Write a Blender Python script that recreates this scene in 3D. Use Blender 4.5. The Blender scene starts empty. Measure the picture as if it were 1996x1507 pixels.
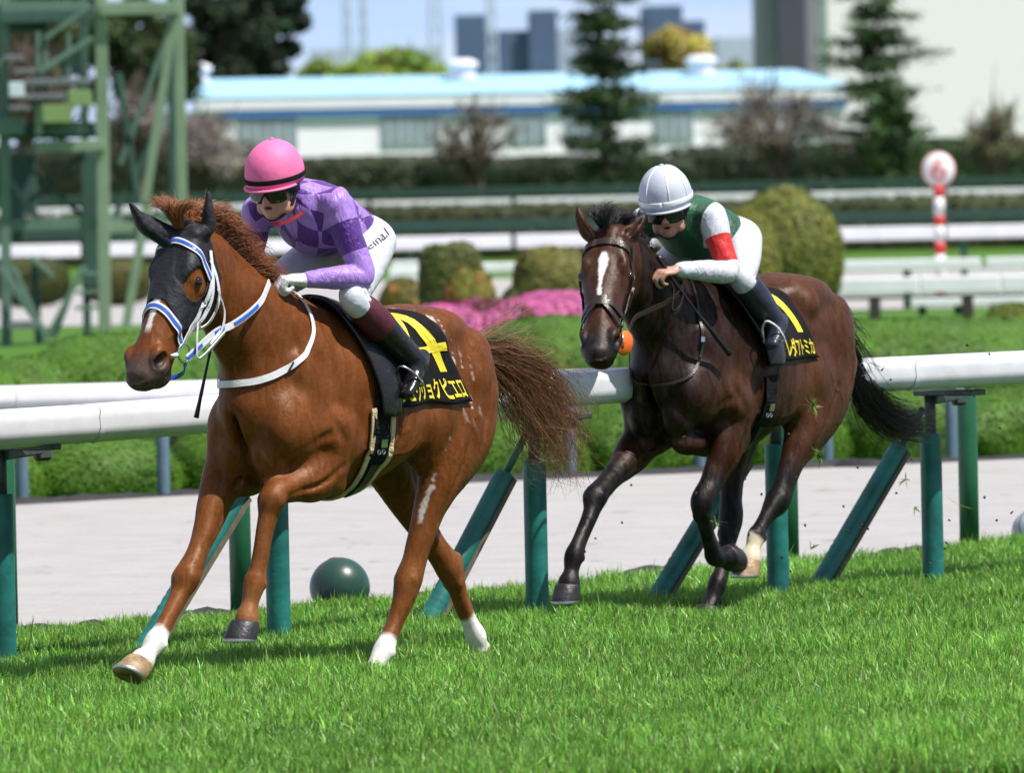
import bpy, bmesh, math, random
import numpy as np
from mathutils import Vector, Matrix

random.seed(7)
rng = np.random.default_rng(11)
sc = bpy.context.scene
col = sc.collection
PI = math.pi
R = math.radians

# ------------------------------------------------------------------ camera
CAM_H = 2.2
cam = bpy.data.cameras.new('camera')
cam.lens = 324.65
cam.sensor_width = 36.0
cam.clip_start = 0.5
cam.clip_end = 9000
cam_ob = bpy.data.objects.new('camera', cam)
col.objects.link(cam_ob)
cam_ob.matrix_world = (Matrix.Translation((0, 0, CAM_H)) @ Matrix.Rotation(R(90) - 0.02353, 4, 'X')
                       @ Matrix.Rotation(R(-1.2), 4, 'Z'))
cam.dof.use_dof = True
cam.dof.focus_distance = 40.6
cam.dof.aperture_fstop = 6.3
sc.camera = cam_ob

# ------------------------------------------------------------------ sky and sun
SUN = Vector((0.42, -0.24, 0.875)).normalized()      # direction towards the sun
world = bpy.data.worlds.new('World')
sc.world = world
world.use_nodes = True
wn = world.node_tree
for n in list(wn.nodes):
    wn.nodes.remove(n)
sky = wn.nodes.new('ShaderNodeTexSky')
sky.sky_type = 'NISHITA'
sky.sun_disc = False
sky.sun_elevation = math.asin(SUN.z)
sky.sun_rotation = math.atan2(SUN.x, SUN.y)
sky.altitude = 20
sky.air_density = 0.45
sky.dust_density = 0.0
sky.ozone_density = 7.0
bg = wn.nodes.new('ShaderNodeBackground')
bg.inputs['Strength'].default_value = 0.105
wo = wn.nodes.new('ShaderNodeOutputWorld')
# thin bands of cloud
tc = wn.nodes.new('ShaderNodeTexCoord')
mp = wn.nodes.new('ShaderNodeMapping')
mp.inputs['Scale'].default_value = (3.0, 3.0, 14.0)
nz = wn.nodes.new('ShaderNodeTexNoise')
nz.inputs['Scale'].default_value = 2.6
nz.inputs['Detail'].default_value = 6
nz.inputs['Roughness'].default_value = 0.55
rp = wn.nodes.new('ShaderNodeValToRGB')
rp.color_ramp.elements[0].position = 0.43
rp.color_ramp.elements[1].position = 0.68
mx = wn.nodes.new('ShaderNodeMix')
mx.data_type = 'RGBA'
wn.links.new(tc.outputs['Generated'], mp.inputs['Vector'])
wn.links.new(mp.outputs['Vector'], nz.inputs['Vector'])
wn.links.new(nz.outputs['Fac'], rp.inputs['Fac'])
wn.links.new(rp.outputs['Color'], mx.inputs['Factor'])
tint = wn.nodes.new('ShaderNodeMix'); tint.data_type = 'RGBA'; tint.blend_type = 'MULTIPLY'; tint.inputs['Factor'].default_value = 1
tint.inputs['B'].default_value = (1.10, 0.95, 1.0, 1)          # colour grade put into the sky so its light tints whites less green
wn.links.new(sky.outputs['Color'], tint.inputs['A'])
wn.links.new(tint.outputs['Result'], mx.inputs['A'])
mx.inputs['B'].default_value = (7.6, 7.8, 8.4, 1)
wn.links.new(mx.outputs['Result'], bg.inputs['Color'])
wn.links.new(bg.outputs['Background'], wo.inputs['Surface'])

sun = bpy.data.lights.new('sun', 'SUN')
sun.energy = 5.0
sun.angle = R(0.55)
sun.color = (1.0, 0.95, 0.90)
sun_ob = bpy.data.objects.new('sun', sun)
col.objects.link(sun_ob)
sun_ob.rotation_euler = SUN.to_track_quat('Z', 'Y').to_euler()

sc.view_settings.view_transform = 'Standard'
sc.view_settings.look = 'None'
sc.view_settings.gamma = 1.0
sc.view_settings.use_curve_mapping = False
sc.view_settings.exposure = 0.33
sc.render.engine = 'CYCLES'
try:
    sc.cycles.use_denoising = True
    sc.cycles.denoiser = 'OPENIMAGEDENOISE'
except Exception:
    pass
sc.cycles.max_bounces = 6
sc.cycles.diffuse_bounces = 3
sc.cycles.glossy_bounces = 3
sc.cycles.transmission_bounces = 4
sc.cycles.transparent_max_bounces = 8
sc.cycles.caustics_reflective = False
sc.cycles.caustics_refractive = False

# ------------------------------------------------------------------ helpers
def tag(o, label=None, cat=None, group=None, kind=None):
    if label: o['label'] = label
    if cat: o['category'] = cat
    if group: o['group'] = group
    if kind: o['kind'] = kind
    return o

def empty(name, loc=(0, 0, 0), rz=0.0):
    o = bpy.data.objects.new(name, None)
    o.empty_display_size = 0.2
    col.objects.link(o)
    o.location = loc
    o.rotation_euler = (0, 0, rz)
    return o

def link(name, me, mat=None, parent=None, loc=None, smooth=None):
    o = bpy.data.objects.new(name, me)
    col.objects.link(o)
    if mat is not None:
        for m in (mat if isinstance(mat, (list, tuple)) else [mat]):
            me.materials.append(m)
    if parent is not None: o.parent = parent
    if loc is not None: o.location = loc
    if smooth is not None:
        me.polygons.foreach_set('use_smooth', np.full(len(me.polygons), bool(smooth)))
    return o

def mesh(name, V, Fc, smooth=False, mi=None):
    """mesh from numpy vertices and a list / array of faces"""
    me = bpy.data.meshes.new(name)
    V = np.asarray(V, dtype=np.float32)
    if isinstance(Fc, np.ndarray):
        n, k = Fc.shape
        me.vertices.add(len(V)); me.vertices.foreach_set('co', V.ravel())
        me.loops.add(n * k); me.loops.foreach_set('vertex_index', Fc.astype(np.int32).ravel())
        me.polygons.add(n)
        me.polygons.foreach_set('loop_start', np.arange(0, n * k, k, dtype=np.int32))
        me.polygons.foreach_set('loop_total', np.full(n, k, dtype=np.int32))
        me.update(calc_edges=True)
    else:
        me.from_pydata([tuple(map(float, v)) for v in V], [], Fc)
        me.update()
    me.validate()
    if mi is not None: me.polygons.foreach_set('material_index', np.asarray(mi, dtype=np.int32))
    me.polygons.foreach_set('use_smooth', np.full(len(me.polygons), bool(smooth)))
    return me

def vcol(me, C, name='Col'):
    a = me.color_attributes.new(name, 'FLOAT_COLOR', 'POINT')
    C = np.asarray(C, dtype=np.float32)
    if C.shape[1] == 3: C = np.concatenate([C, np.ones((len(C), 1), np.float32)], 1)
    a.data.foreach_set('color', C.ravel())

def bm_mesh(bm, name, smooth=False):
    me = bpy.data.meshes.new(name)
    bmesh.ops.recalc_face_normals(bm, faces=bm.faces)
    bm.to_mesh(me); bm.free()
    me.polygons.foreach_set('use_smooth', np.full(len(me.polygons), bool(smooth)))
    return me

def add_box(bm, c, s, rot=None, bevel=0.0, seg=1):
    """box of size s about c, optional mathutils rotation matrix"""
    M = Matrix.Translation(c) @ (rot.to_4x4() if rot is not None else Matrix.Identity(4)) @ Matrix.Diagonal((s[0], s[1], s[2], 1))
    r = bmesh.ops.create_cube(bm, size=1.0, matrix=M)
    if bevel > 0:
        es = list({e for v in r['verts'] for e in v.link_edges})
        bmesh.ops.bevel(bm, geom=es, offset=bevel, segments=seg, affect='EDGES', profile=0.5)

def add_bar(bm, a, b, w, h=None, bevel=0.0):
    """rectangular bar from a to b"""
    a, b = Vector(a), Vector(b); d = b - a
    q = d.to_track_quat('X', 'Z').to_matrix()
    add_box(bm, (a + b) / 2, (d.length, w, h or w), q, bevel)

def tube(path, rad, n=8, cap=True):
    """numpy tube along path; rad scalar or list.  returns V, F(list of quads)"""
    P = np.asarray(path, float); m = len(P)
    r = np.broadcast_to(np.asarray(rad, float), (m,))
    T = np.gradient(P, axis=0); T /= np.linalg.norm(T, axis=1)[:, None] + 1e-12
    up = np.array([0.0, 0.0, 1.0]) if abs(T[0][2]) < 0.9 else np.array([1.0, 0, 0])
    Ns = []; N = np.cross(T[0], up); N /= np.linalg.norm(N)
    for t in T:
        N = N - t * (N @ t); N /= np.linalg.norm(N) + 1e-12; Ns.append(N.copy())
    Ns = np.array(Ns); B = np.cross(T, Ns)
    a = np.linspace(0, 2 * PI, n, endpoint=False)
    V = (P[:, None, :] + r[:, None, None] * (np.cos(a)[None, :, None] * Ns[:, None, :] + np.sin(a)[None, :, None] * B[:, None, :])).reshape(-1, 3)
    i = np.arange(m - 1)[:, None]; j = np.arange(n)[None, :]; j2 = (j + 1) % n
    Fq = np.stack(np.broadcast_arrays(i * n + j, i * n + j2, (i + 1) * n + j2, (i + 1) * n + j), -1).reshape(-1, 4)
    Fq = [tuple(int(x) for x in f) for f in Fq]
    if cap:
        Fq.append(tuple(range(n - 1, -1, -1))); Fq.append(tuple(range((m - 1) * n, m * n)))
    return V, Fq

class MB:
    """collects vertices and faces for ONE mesh"""
    def __init__(s): s.V = []; s.F = []; s.n = 0; s.mi = []
    def add(s, V, F, mi=0):
        s.V.append(np.asarray(V, float)); s.F += [tuple(i + s.n for i in f) for f in F]; s.mi += [mi] * len(F); s.n += len(V); return s
    def tube(s, path, rad, n=8, mi=0): return s.add(*tube(path, rad, n), mi=mi)
    def mesh(s, name, smooth=True): return mesh(name, np.concatenate(s.V), s.F, smooth, s.mi)

def spline(P, n=8):
    """Catmull-Rom through rows of P (any number of columns)"""
    P = np.asarray(P, float); m = len(P)
    Q = np.concatenate([2 * P[:1] - P[1:2], P, 2 * P[-1:] - P[-2:-1]])
    out = []
    for i in range(m - 1):
        p0, p1, p2, p3 = Q[i:i + 4]
        for t in np.linspace(0, 1, n, endpoint=False):
            out.append(0.5 * (2 * p1 + (p2 - p0) * t + (2 * p0 - 5 * p1 + 4 * p2 - p3) * t * t + (3 * p1 - 3 * p2 + p3 - p0) * t ** 3))
    out.append(P[-1])
    return np.array(out)

# ------------------------------------------------------------------ materials
def nodes(name):
    m = bpy.data.materials.new(name); m.use_nodes = True
    nt = m.node_tree
    b = nt.nodes['Principled BSDF']
    return m, nt, b

def N(nt, t, **kw):
    n = nt.nodes.new(t)
    for k, v in kw.items():
        if k in n.inputs: n.inputs[k].default_value = v
        else: setattr(n, k, v)
    return n

def ramp(nt, fac, stops):
    r = nt.nodes.new('ShaderNodeValToRGB')
    e = r.color_ramp.elements
    while len(e) < len(stops): e.new(0.5)
    for k, (p, c) in enumerate(stops):
        e[k].position = p; e[k].color = (*c, 1) if len(c) == 3 else c
    if fac is not None: nt.links.new(fac, r.inputs['Fac'])
    return r

def simple(name, c, rough=0.5, metal=0.0, var=0.12, scale=8.0, bump=0.0, bscale=60.0, spec=0.5, coords='Object', coat=0.0, sheen=0.0):
    """procedural material: base colour with noise variation and fine relief"""
    m, nt, b = nodes(name)
    t = N(nt, 'ShaderNodeTexCoord')
    n = N(nt, 'ShaderNodeTexNoise', Scale=scale, Detail=5.0, Roughness=0.6)
    nt.links.new(t.outputs[coords], n.inputs['Vector'])
    lo = tuple(max(0, x * (1 - var)) for x in c); hi = tuple(min(1, x * (1 + var)) for x in c)
    r = ramp(nt, n.outputs['Fac'], [(0.3, lo), (0.7, hi)])
    nt.links.new(r.outputs['Color'], b.inputs['Base Color'])
    b.inputs['Roughness'].default_value = rough
    b.inputs['Metallic'].default_value = metal
    b.inputs['Specular IOR Level'].default_value = spec
    b.inputs['Coat Weight'].default_value = coat
    b.inputs['Sheen Weight'].default_value = sheen
    if bump > 0:
        n2 = N(nt, 'ShaderNodeTexNoise', Scale=bscale, Detail=4.0)
        nt.links.new(t.outputs[coords], n2.inputs['Vector'])
        bp = N(nt, 'ShaderNodeBump', Strength=bump, Distance=0.01)
        nt.links.new(n2.outputs['Fac'], bp.inputs['Height'])
        nt.links.new(bp.outputs['Normal'], b.inputs['Normal'])
    return m

# ------------------------------------------------------------------ distance-field modelling
class Field:
    """a grid of distances blended from tapered limbs and ellipsoids; turned into one continuous skin"""
    def __init__(s, lo, hi, h):
        s.lo = np.asarray(lo, float); s.h = h
        s.n = np.ceil((np.asarray(hi) - s.lo) / h).astype(int) + 1
        s.D = np.full(s.n, 0.5, np.float32)
        s.ax = [(s.lo[i] + h * np.arange(s.n[i])).astype(np.float32) for i in range(3)]
    def block(s, lo, hi):
        a = np.clip(np.floor((np.asarray(lo) - s.lo) / s.h).astype(int), 0, s.n - 1)
        b = np.clip(np.ceil((np.asarray(hi) - s.lo) / s.h).astype(int) + 1, 1, s.n)
        if np.any(b <= a): return None
        sl = tuple(slice(a[i], b[i]) for i in range(3))
        g = [s.ax[i][sl[i]] for i in range(3)]
        return sl, g[0][:, None, None], g[1][None, :, None], g[2][None, None, :]
    def blend(s, sl, d, k, sub=False):
        D = s.D[sl]
        if sub:
            hh = np.clip(0.5 - 0.5 * (D + d) / k, 0, 1)
            s.D[sl] = D + (-d - D) * hh + k * hh * (1 - hh)
        elif k <= 0: s.D[sl] = np.minimum(D, d)
        else:
            hh = np.clip(0.5 + 0.5 * (d - D) / k, 0, 1)
            s.D[sl] = d + (D - d) * hh - k * hh * (1 - hh)
    def ell(s, c, r, k=0.02, ax=None, sub=False):
        """ellipsoid with centre c, radii r, optional 3x3 axes (rows)"""
        c = np.asarray(c, float); r = np.asarray(r, float)
        m = r.max() + k + 0.02
        bl = s.block(c - m, c + m)
        if bl is None: return s
        sl, X, Y, Z = bl
        x, y, z = X - c[0], Y - c[1], Z - c[2]
        if ax is not None:
            A = np.asarray(ax, float)
            x, y, z = (A[i][0] * x + A[i][1] * y + A[i][2] * z for i in range(3))
        q = (x / r[0]) ** 2 + (y / r[1]) ** 2 + (z / r[2]) ** 2
        g = (x / r[0] ** 2) ** 2 + (y / r[1] ** 2) ** 2 + (z / r[2] ** 2) ** 2
        k0 = np.sqrt(q); d = k0 * (k0 - 1) / np.sqrt(g + 1e-9)
        s.blend(sl, d.astype(np.float32), k, sub)
        return s
    def limb(s, st, k=0.03, n=4, lat=(0, 1, 0), sub=False):
        """st rows: x y z, half width a, radius on the +N side, radius on the -N side (N = tangent x lateral)"""
        S = spline(st, n); P = S[:, :3]
        T = np.gradient(P, axis=0); T /= np.linalg.norm(T, axis=1)[:, None] + 1e-9
        L0 = np.broadcast_to(np.asarray(lat, float), P.shape)
        L = L0 - T * np.sum(L0 * T, 1)[:, None]; L /= np.linalg.norm(L, axis=1)[:, None] + 1e-9
        Nn = np.cross(T, L)
        mr = S[:, 3:6].max(1)
        mar = k + 0.025
        mm = np.maximum(mr, np.maximum(np.append(mr[1:], 0), np.append(0, mr[:-1])))[:, None]
        lo = (P - mm).min(0) - mar - s.h; hi = (P + mm).max(0) + mar + s.h
        bl = s.block(lo, hi)
        if bl is None: return s
        gsl = bl[0]; tmp = np.full(tuple(q.stop - q.start for q in gsl), 0.5, np.float32)
        off = [q.start for q in gsl]
        for i in range(len(P) - 1):
            m = max(mr[i], mr[i + 1]) + mar
            bl = s.block(np.minimum(P[i], P[i + 1]) - m, np.maximum(P[i], P[i + 1]) + m)
            if bl is None: continue
            sl, X, Y, Z = bl
            d = P[i + 1] - P[i]; dd = d @ d + 1e-12
            x, y, z = X - P[i][0], Y - P[i][1], Z - P[i][2]
            t = np.clip((x * d[0] + y * d[1] + z * d[2]) / dd, 0, 1)
            x = x - t * d[0]; y = y - t * d[1]; z = z - t * d[2]
            l = L[i] + L[i + 1]; l /= np.linalg.norm(l); nn = Nn[i] + Nn[i + 1]; nn /= np.linalg.norm(nn)
            tt = d / math.sqrt(dd)
            pl = x * l[0] + y * l[1] + z * l[2]; pn = x * nn[0] + y * nn[1] + z * nn[2]; pt = x * tt[0] + y * tt[1] + z * tt[2]
            a = S[i, 3] + t * (S[i + 1, 3] - S[i, 3])
            bu = S[i, 4] + t * (S[i + 1, 4] - S[i, 4]); bd = S[i, 5] + t * (S[i + 1, 5] - S[i, 5])
            b = np.where(pn > 0, bu, bd); c = np.minimum(a, b)
            ia, ib, ic = 1 / a, 1 / b, 1 / c
            u, v, w = pl * ia, pn * ib, pt * ic
            k0 = np.sqrt(u * u + v * v + w * w)
            g = np.sqrt((u * ia) ** 2 + (v * ib) ** 2 + (w * ic) ** 2) + 1e-5
            dist = (k0 * (k0 - 1) / g).astype(np.float32)
            dist = np.where(k0 < 0.05, -c, dist)
            ts = tuple(slice(q.start - o, q.stop - o) for q, o in zip(sl, off))
            tmp[ts] = np.minimum(tmp[ts], dist)
        s.blend(gsl, tmp, k, sub)
        return s
    def sample(s, P):
        P = np.atleast_2d(P)
        q = (P - s.lo) / s.h
        i = np.clip(np.floor(q).astype(int), 0, s.n - 2); f = np.clip(q - i, 0, 1)
        r = 0
        for dx in (0, 1):
            for dy in (0, 1):
                for dz in (0, 1):
                    w = (f[:, 0] if dx else 1 - f[:, 0]) * (f[:, 1] if dy else 1 - f[:, 1]) * (f[:, 2] if dz else 1 - f[:, 2])
                    r = r + w * s.D[i[:, 0] + dx, i[:, 1] + dy, i[:, 2] + dz]
        return r
    def grad(s, P, e=0.006):
        G = np.stack([s.sample(P + np.eye(3)[i] * e) - s.sample(P - np.eye(3)[i] * e) for i in range(3)], 1)
        return G / (np.linalg.norm(G, axis=1)[:, None] + 1e-9)
    def snap(s, P, off=0.0, it=12):
        """move points onto the skin (plus an offset)"""
        P = np.atleast_2d(np.asarray(P, float)).copy()
        for _ in range(it):
            P -= (np.clip(s.sample(P) - off, -0.05, 0.05) * 0.8)[:, None] * s.grad(P)
        return P
    def cast(s, O, Dr, off=0.0, far=0.6, step=0.006):
        """from outside points O+Dr*far back towards O: first surface hit"""
        O = np.atleast_2d(O); Dr = np.atleast_2d(Dr); Dr = Dr / np.linalg.norm(Dr, axis=1)[:, None]
        t = np.full(len(O), far); done = np.zeros(len(O), bool)
        for _ in range(int(far / step)):
            d = s.sample(O + Dr * t[:, None]) - off
            done |= d < 0
            t = np.where(done, t, t - np.clip(d * 0.7, 0.002, step * 4))
        return O + Dr * t[:, None]
    def skin(s, smooth=2):
        """naive surface nets"""
        D = s.D; ins = D < 0
        c = np.zeros(tuple(np.array(D.shape) - 1), np.int8)
        for dx in (0, 1):
            for dy in (0, 1):
                for dz in (0, 1):
                    c += ins[dx:D.shape[0] - 1 + dx, dy:D.shape[1] - 1 + dy, dz:D.shape[2] - 1 + dz]
        act = (c > 0) & (c < 8)
        I = np.argwhere(act)
        idx = np.full(c.shape, -1, np.int32); idx[act] = np.arange(len(I))
        acc = np.zeros((len(I), 3)); cnt = np.zeros(len(I))
        cor = [(dx, dy, dz) for dx in (0, 1) for dy in (0, 1) for dz in (0, 1)]
        val = {q: D[I[:, 0] + q[0], I[:, 1] + q[1], I[:, 2] + q[2]] for q in cor}
        for q in cor:
            for a in range(3):
                if q[a] == 0:
                    p = list(q); p[a] = 1; p = tuple(p)
                    A, B = val[q], val[p]; cr = (A < 0) != (B < 0)
                    t = np.where(cr, A / np.where(cr, A - B, 1), 0)
                    for b in range(3):
                        acc[:, b] += np.where(cr, q[b] + (t if a == b else 0), 0)
                    cnt += cr
        V = (I + acc / cnt[:, None]) * s.h + s.lo
        F = []
        for a in range(3):
            b, e = (a + 1) % 3, (a + 2) % 3
            s0 = [slice(1, -1)] * 3; s0[a] = slice(0, -1)
            s1 = list(s0); s1[a] = slice(1, None)
            A = ins[tuple(s0)]; B = ins[tuple(s1)]
            for flip, M in ((False, A & ~B), (True, ~A & B)):
                J = np.argwhere(M)
                if not len(J): continue
                J = J + np.array([0 if i == a else 1 for i in range(3)])
                q = []
                for (ob, oe) in ((0, 0), (-1, 0), (-1, -1), (0, -1)):
                    K = J.copy(); K[:, b] += ob; K[:, e] += oe
                    q.append(idx[K[:, 0], K[:, 1], K[:, 2]])
                q = np.stack(q, 1)
                F.append(q[:, ::-1] if flip else q)
        F = np.concatenate(F)
        F = F[(F >= 0).all(1)]
        # light relaxation, keeps the skin smooth
        E = np.concatenate([F[:, [0, 1]], F[:, [1, 2]], F[:, [2, 3]], F[:, [3, 0]]])
        deg = np.bincount(E[:, 0], minlength=len(V)) + np.bincount(E[:, 1], minlength=len(V))
        for _ in range(smooth):
            W = np.stack([np.bincount(E[:, 0], V[E[:, 1], i], len(V)) + np.bincount(E[:, 1], V[E[:, 0], i], len(V)) for i in range(3)], 1)
            V = V * 0.4 + 0.6 * W / np.maximum(deg, 1)[:, None]
        return V, F

def strip(F, pts, width, off=0.004, thick=0.004, n=8, snap=True, lift=None):
    """a strap lying on the skin of field F along control points; returns V, F"""
    P = spline(np.asarray(pts, float), n)
    if snap:
        P = F.snap(P, off)
        P[1:-1] = 0.25 * P[:-2] + 0.5 * P[1:-1] + 0.25 * P[2:]
    T = np.gradient(P, axis=0); T /= np.linalg.norm(T, axis=1)[:, None]
    G = F.grad(P)
    S = np.cross(T, G); S /= np.linalg.norm(S, axis=1)[:, None]
    U = np.cross(S, T)
    w = np.broadcast_to(np.asarray(width, float), (len(P),))[:, None] / 2
    a = [P - S * w, P + S * w, P + S * w + U * thick, P - S * w + U * thick]
    V = np.stack(a, 1).reshape(-1, 3)
    Fq = []
    for i in range(len(P) - 1):
        for j in range(4):
            Fq.append((i * 4 + j, i * 4 + (j + 1) % 4, i * 4 + 4 + (j + 1) % 4, i * 4 + 4 + j))
    m = (len(P) - 1) * 4
    Fq += [(3, 2, 1, 0), (m, m + 1, m + 2, m + 3)]
    return V, Fq

def axes(x, up=(0, 1, 0)):
    """orthonormal rows with the first along x"""
    x = np.asarray(x, float); x = x / np.linalg.norm(x); u = np.asarray(up, float)
    u = u - x * (u @ x); u /= np.linalg.norm(u)
    return [x, u, np.cross(x, u)]


# ------------------------------------------------------------------ coat, hooves, hair, tack
def vnoise(P, f, seed=0, octv=3):
    """cheap smooth pseudo-noise in -1..1 from summed sines"""
    r = np.random.default_rng(seed); o = np.zeros(len(P)); a = 1.0; t = 0
    for k in range(octv):
        for _ in range(5):
            d = r.normal(size=3); d /= np.linalg.norm(d)
            o += a * np.sin(P @ d * f * (2 ** k) * (0.7 + 0.6 * r.random()) + r.random() * 6.28); t += a * 0.7
        a *= 0.6
    return np.clip(o / t * 1.6, -1, 1)

def polydist(P, L):
    """distance of points to polyline and arc parameter 0..1"""
    L = np.asarray(L, float)[:, :3]; seg = np.linalg.norm(np.diff(L, axis=0), axis=1); cum = np.concatenate([[0], np.cumsum(seg)])
    best = np.full(len(P), 1e9); par = np.zeros(len(P))
    for i in range(len(L) - 1):
        d = L[i + 1] - L[i]; t = np.clip((P - L[i]) @ d / (d @ d), 0, 1)
        q = np.linalg.norm(P - L[i] - t[:, None] * d, axis=1)
        m = q < best; best[m] = q[m]; par[m] = (cum[i] + t[m] * seg[i]) / cum[-1]
    return best, par

def sstep(x, a, b):
    t = np.clip((x - a) / (b - a), 0, 1); return t * t * (3 - 2 * t)

def mixc(C, c, w):
    return C * (1 - w[:, None]) + np.asarray(c)[None, :] * w[:, None]

def coat_mat(name, rough, sheen, spec=.34, tint=(1, .8, .6)):
    m, nt, b = nodes(name)
    at = N(nt, 'ShaderNodeAttribute', attribute_name='Col')
    t = N(nt, 'ShaderNodeTexCoord')
    n1 = N(nt, 'ShaderNodeTexNoise', Scale=5.0, Detail=6.0, Roughness=0.6)
    n2 = N(nt, 'ShaderNodeTexNoise', Scale=95.0, Detail=4.0, Roughness=0.65)
    mp = N(nt, 'ShaderNodeMapping'); mp.inputs['Scale'].default_value = (0.35, 1.0, 1.0)
    nt.links.new(t.outputs['Object'], n1.inputs['Vector'])
    nt.links.new(t.outputs['Object'], mp.inputs['Vector']); nt.links.new(mp.outputs['Vector'], n2.inputs['Vector'])
    n4 = N(nt, 'ShaderNodeTexNoise', Scale=22.0, Detail=4.0, Roughness=0.65, Distortion=.8)
    mp4 = N(nt, 'ShaderNodeMapping'); mp4.inputs['Scale'].default_value = (1.0, 1.0, 0.35); mp4.inputs['Rotation'].default_value = (0, .5, 0)
    nt.links.new(t.outputs['Object'], mp4.inputs['Vector']); nt.links.new(mp4.outputs['Vector'], n4.inputs['Vector'])
    ad = N(nt, 'ShaderNodeMath', operation='MULTIPLY_ADD'); ad.inputs[1].default_value = .5; nt.links.new(n4.outputs['Fac'], ad.inputs[0])
    hl = N(nt, 'ShaderNodeMath', operation='MULTIPLY'); hl.inputs[1].default_value = .5; nt.links.new(n1.outputs['Fac'], hl.inputs[0]); nt.links.new(hl.outputs[0], ad.inputs[2])
    r1 = ramp(nt, ad.outputs[0], [(0.32, (.70, .68, .66)), (0.66, (1.24, 1.23, 1.21))])
    r2 = ramp(nt, n2.outputs['Fac'], [(0.3, (.82, .82, .82)), (0.7, (1.14, 1.14, 1.14))])
    mu = N(nt, 'ShaderNodeMix', data_type='RGBA', blend_type='MULTIPLY'); mu.inputs['Factor'].default_value = 1
    mu2 = N(nt, 'ShaderNodeMix', data_type='RGBA', blend_type='MULTIPLY'); mu2.inputs['Factor'].default_value = 1
    nt.links.new(at.outputs['Color'], mu.inputs['A']); nt.links.new(r1.outputs['Color'], mu.inputs['B'])
    nt.links.new(mu.outputs['Result'], mu2.inputs['A']); nt.links.new(r2.outputs['Color'], mu2.inputs['B'])
    nt.links.new(mu2.outputs['Result'], b.inputs['Base Color'])
    rr = ramp(nt, ad.outputs[0], [(0.35, (rough - .09,) * 3), (0.65, (rough + .13,) * 3)])
    nt.links.new(rr.outputs['Color'], b.inputs['Roughness'])
    sv = ramp(nt, n4.outputs['Fac'], [(.35, (spec * .35,) * 3), (.65, (spec * 1.5,) * 3)]); nt.links.new(sv.outputs['Color'], b.inputs['Specular IOR Level']); b.inputs['Specular Tint'].default_value = (*tint, 1)
    b.inputs['Sheen Weight'].default_value = sheen
    b.inputs['Sheen Roughness'].default_value = 0.4
    # skin relief: fine hair, folds and the raised veins
    v = N(nt, 'ShaderNodeTexNoise', Scale=9.0, Detail=4.0, Roughness=0.55, Distortion=1.2)
    nt.links.new(t.outputs['Object'], v.inputs['Vector'])
    rv = ramp(nt, v.outputs['Fac'], [(0.455, (0, 0, 0)), (0.50, (1, 1, 1)), (0.545, (0, 0, 0))])
    b1 = N(nt, 'ShaderNodeBump', Strength=0.06, Distance=0.004)
    b2 = N(nt, 'ShaderNodeBump', Strength=0.15, Distance=0.005)
    b3 = N(nt, 'ShaderNodeBump', Strength=0.20, Distance=0.03)
    nt.links.new(rv.outputs['Color'], b1.inputs['Height'])
    nt.links.new(n2.outputs['Fac'], b2.inputs['Height']); nt.links.new(b1.outputs['Normal'], b2.inputs['Normal'])
    nt.links.new(ad.outputs[0], b3.inputs['Height']); nt.links.new(b2.outputs['Normal'], b3.inputs['Normal'])
    nt.links.new(b3.outputs['Normal'], b.inputs['Normal'])
    return m

def hoof_mesh(c, down, fwd, h, r0, r1):
    """hoof wall: c = coronet centre, down = axis to the ground surface, fwd = toe direction"""
    down = np.asarray(down, float); down /= np.linalg.norm(down)
    fwd = np.asarray(fwd, float); fwd = fwd - down * (fwd @ down); fwd /= np.linalg.norm(fwd); lat = np.cross(down, fwd)
    n = 24; a = np.linspace(0, 2 * PI, n, endpoint=False)
    prof = [(-.02, .82, 0), (0, 1.0, 0), (.10, 1.06, .06), (.5, 1.04 + .5 * (r1 / r0 - 1), .24), (.84, r1 / r0 * 1.01, .42), (.95, r1 / r0 * .99, .46), (1.0, r1 / r0 * .93, .48), (.94, r1 / r0 * .55, .55), (.94, .02, .55)]
    V = []
    for q, k, sh in prof:
        rx = r0 * k; ry = rx * .92
        for t in a:
            back = 0.86 if math.cos(t) < 0 else 1.0
            hh = h * q * (1 - .20 * (1 - math.cos(t)) / 2 * (q > .1))
            V.append(np.asarray(c) + down * hh + fwd * (rx * math.cos(t) * back + sh * h * .55) + lat * ry * math.sin(t))
    F = [(i * n + j, i * n + (j + 1) % n, (i + 1) * n + (j + 1) % n, (i + 1) * n + j) for i in range(len(prof) - 1) for j in range(n)]
    F.append(tuple(range((len(prof) - 1) * n, len(prof) * n)))
    mi = [1 if (k // n) in (4, 5) else 0 for k in range(len(F) - 1)] + [0]
    me = mesh('hoof', np.array(V), F, True, mi)
    bm = bmesh.new(); bm.from_mesh(me); bmesh.ops.recalc_face_normals(bm, faces=bm.faces); bm.to_mesh(me); bm.free()
    return me

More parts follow.
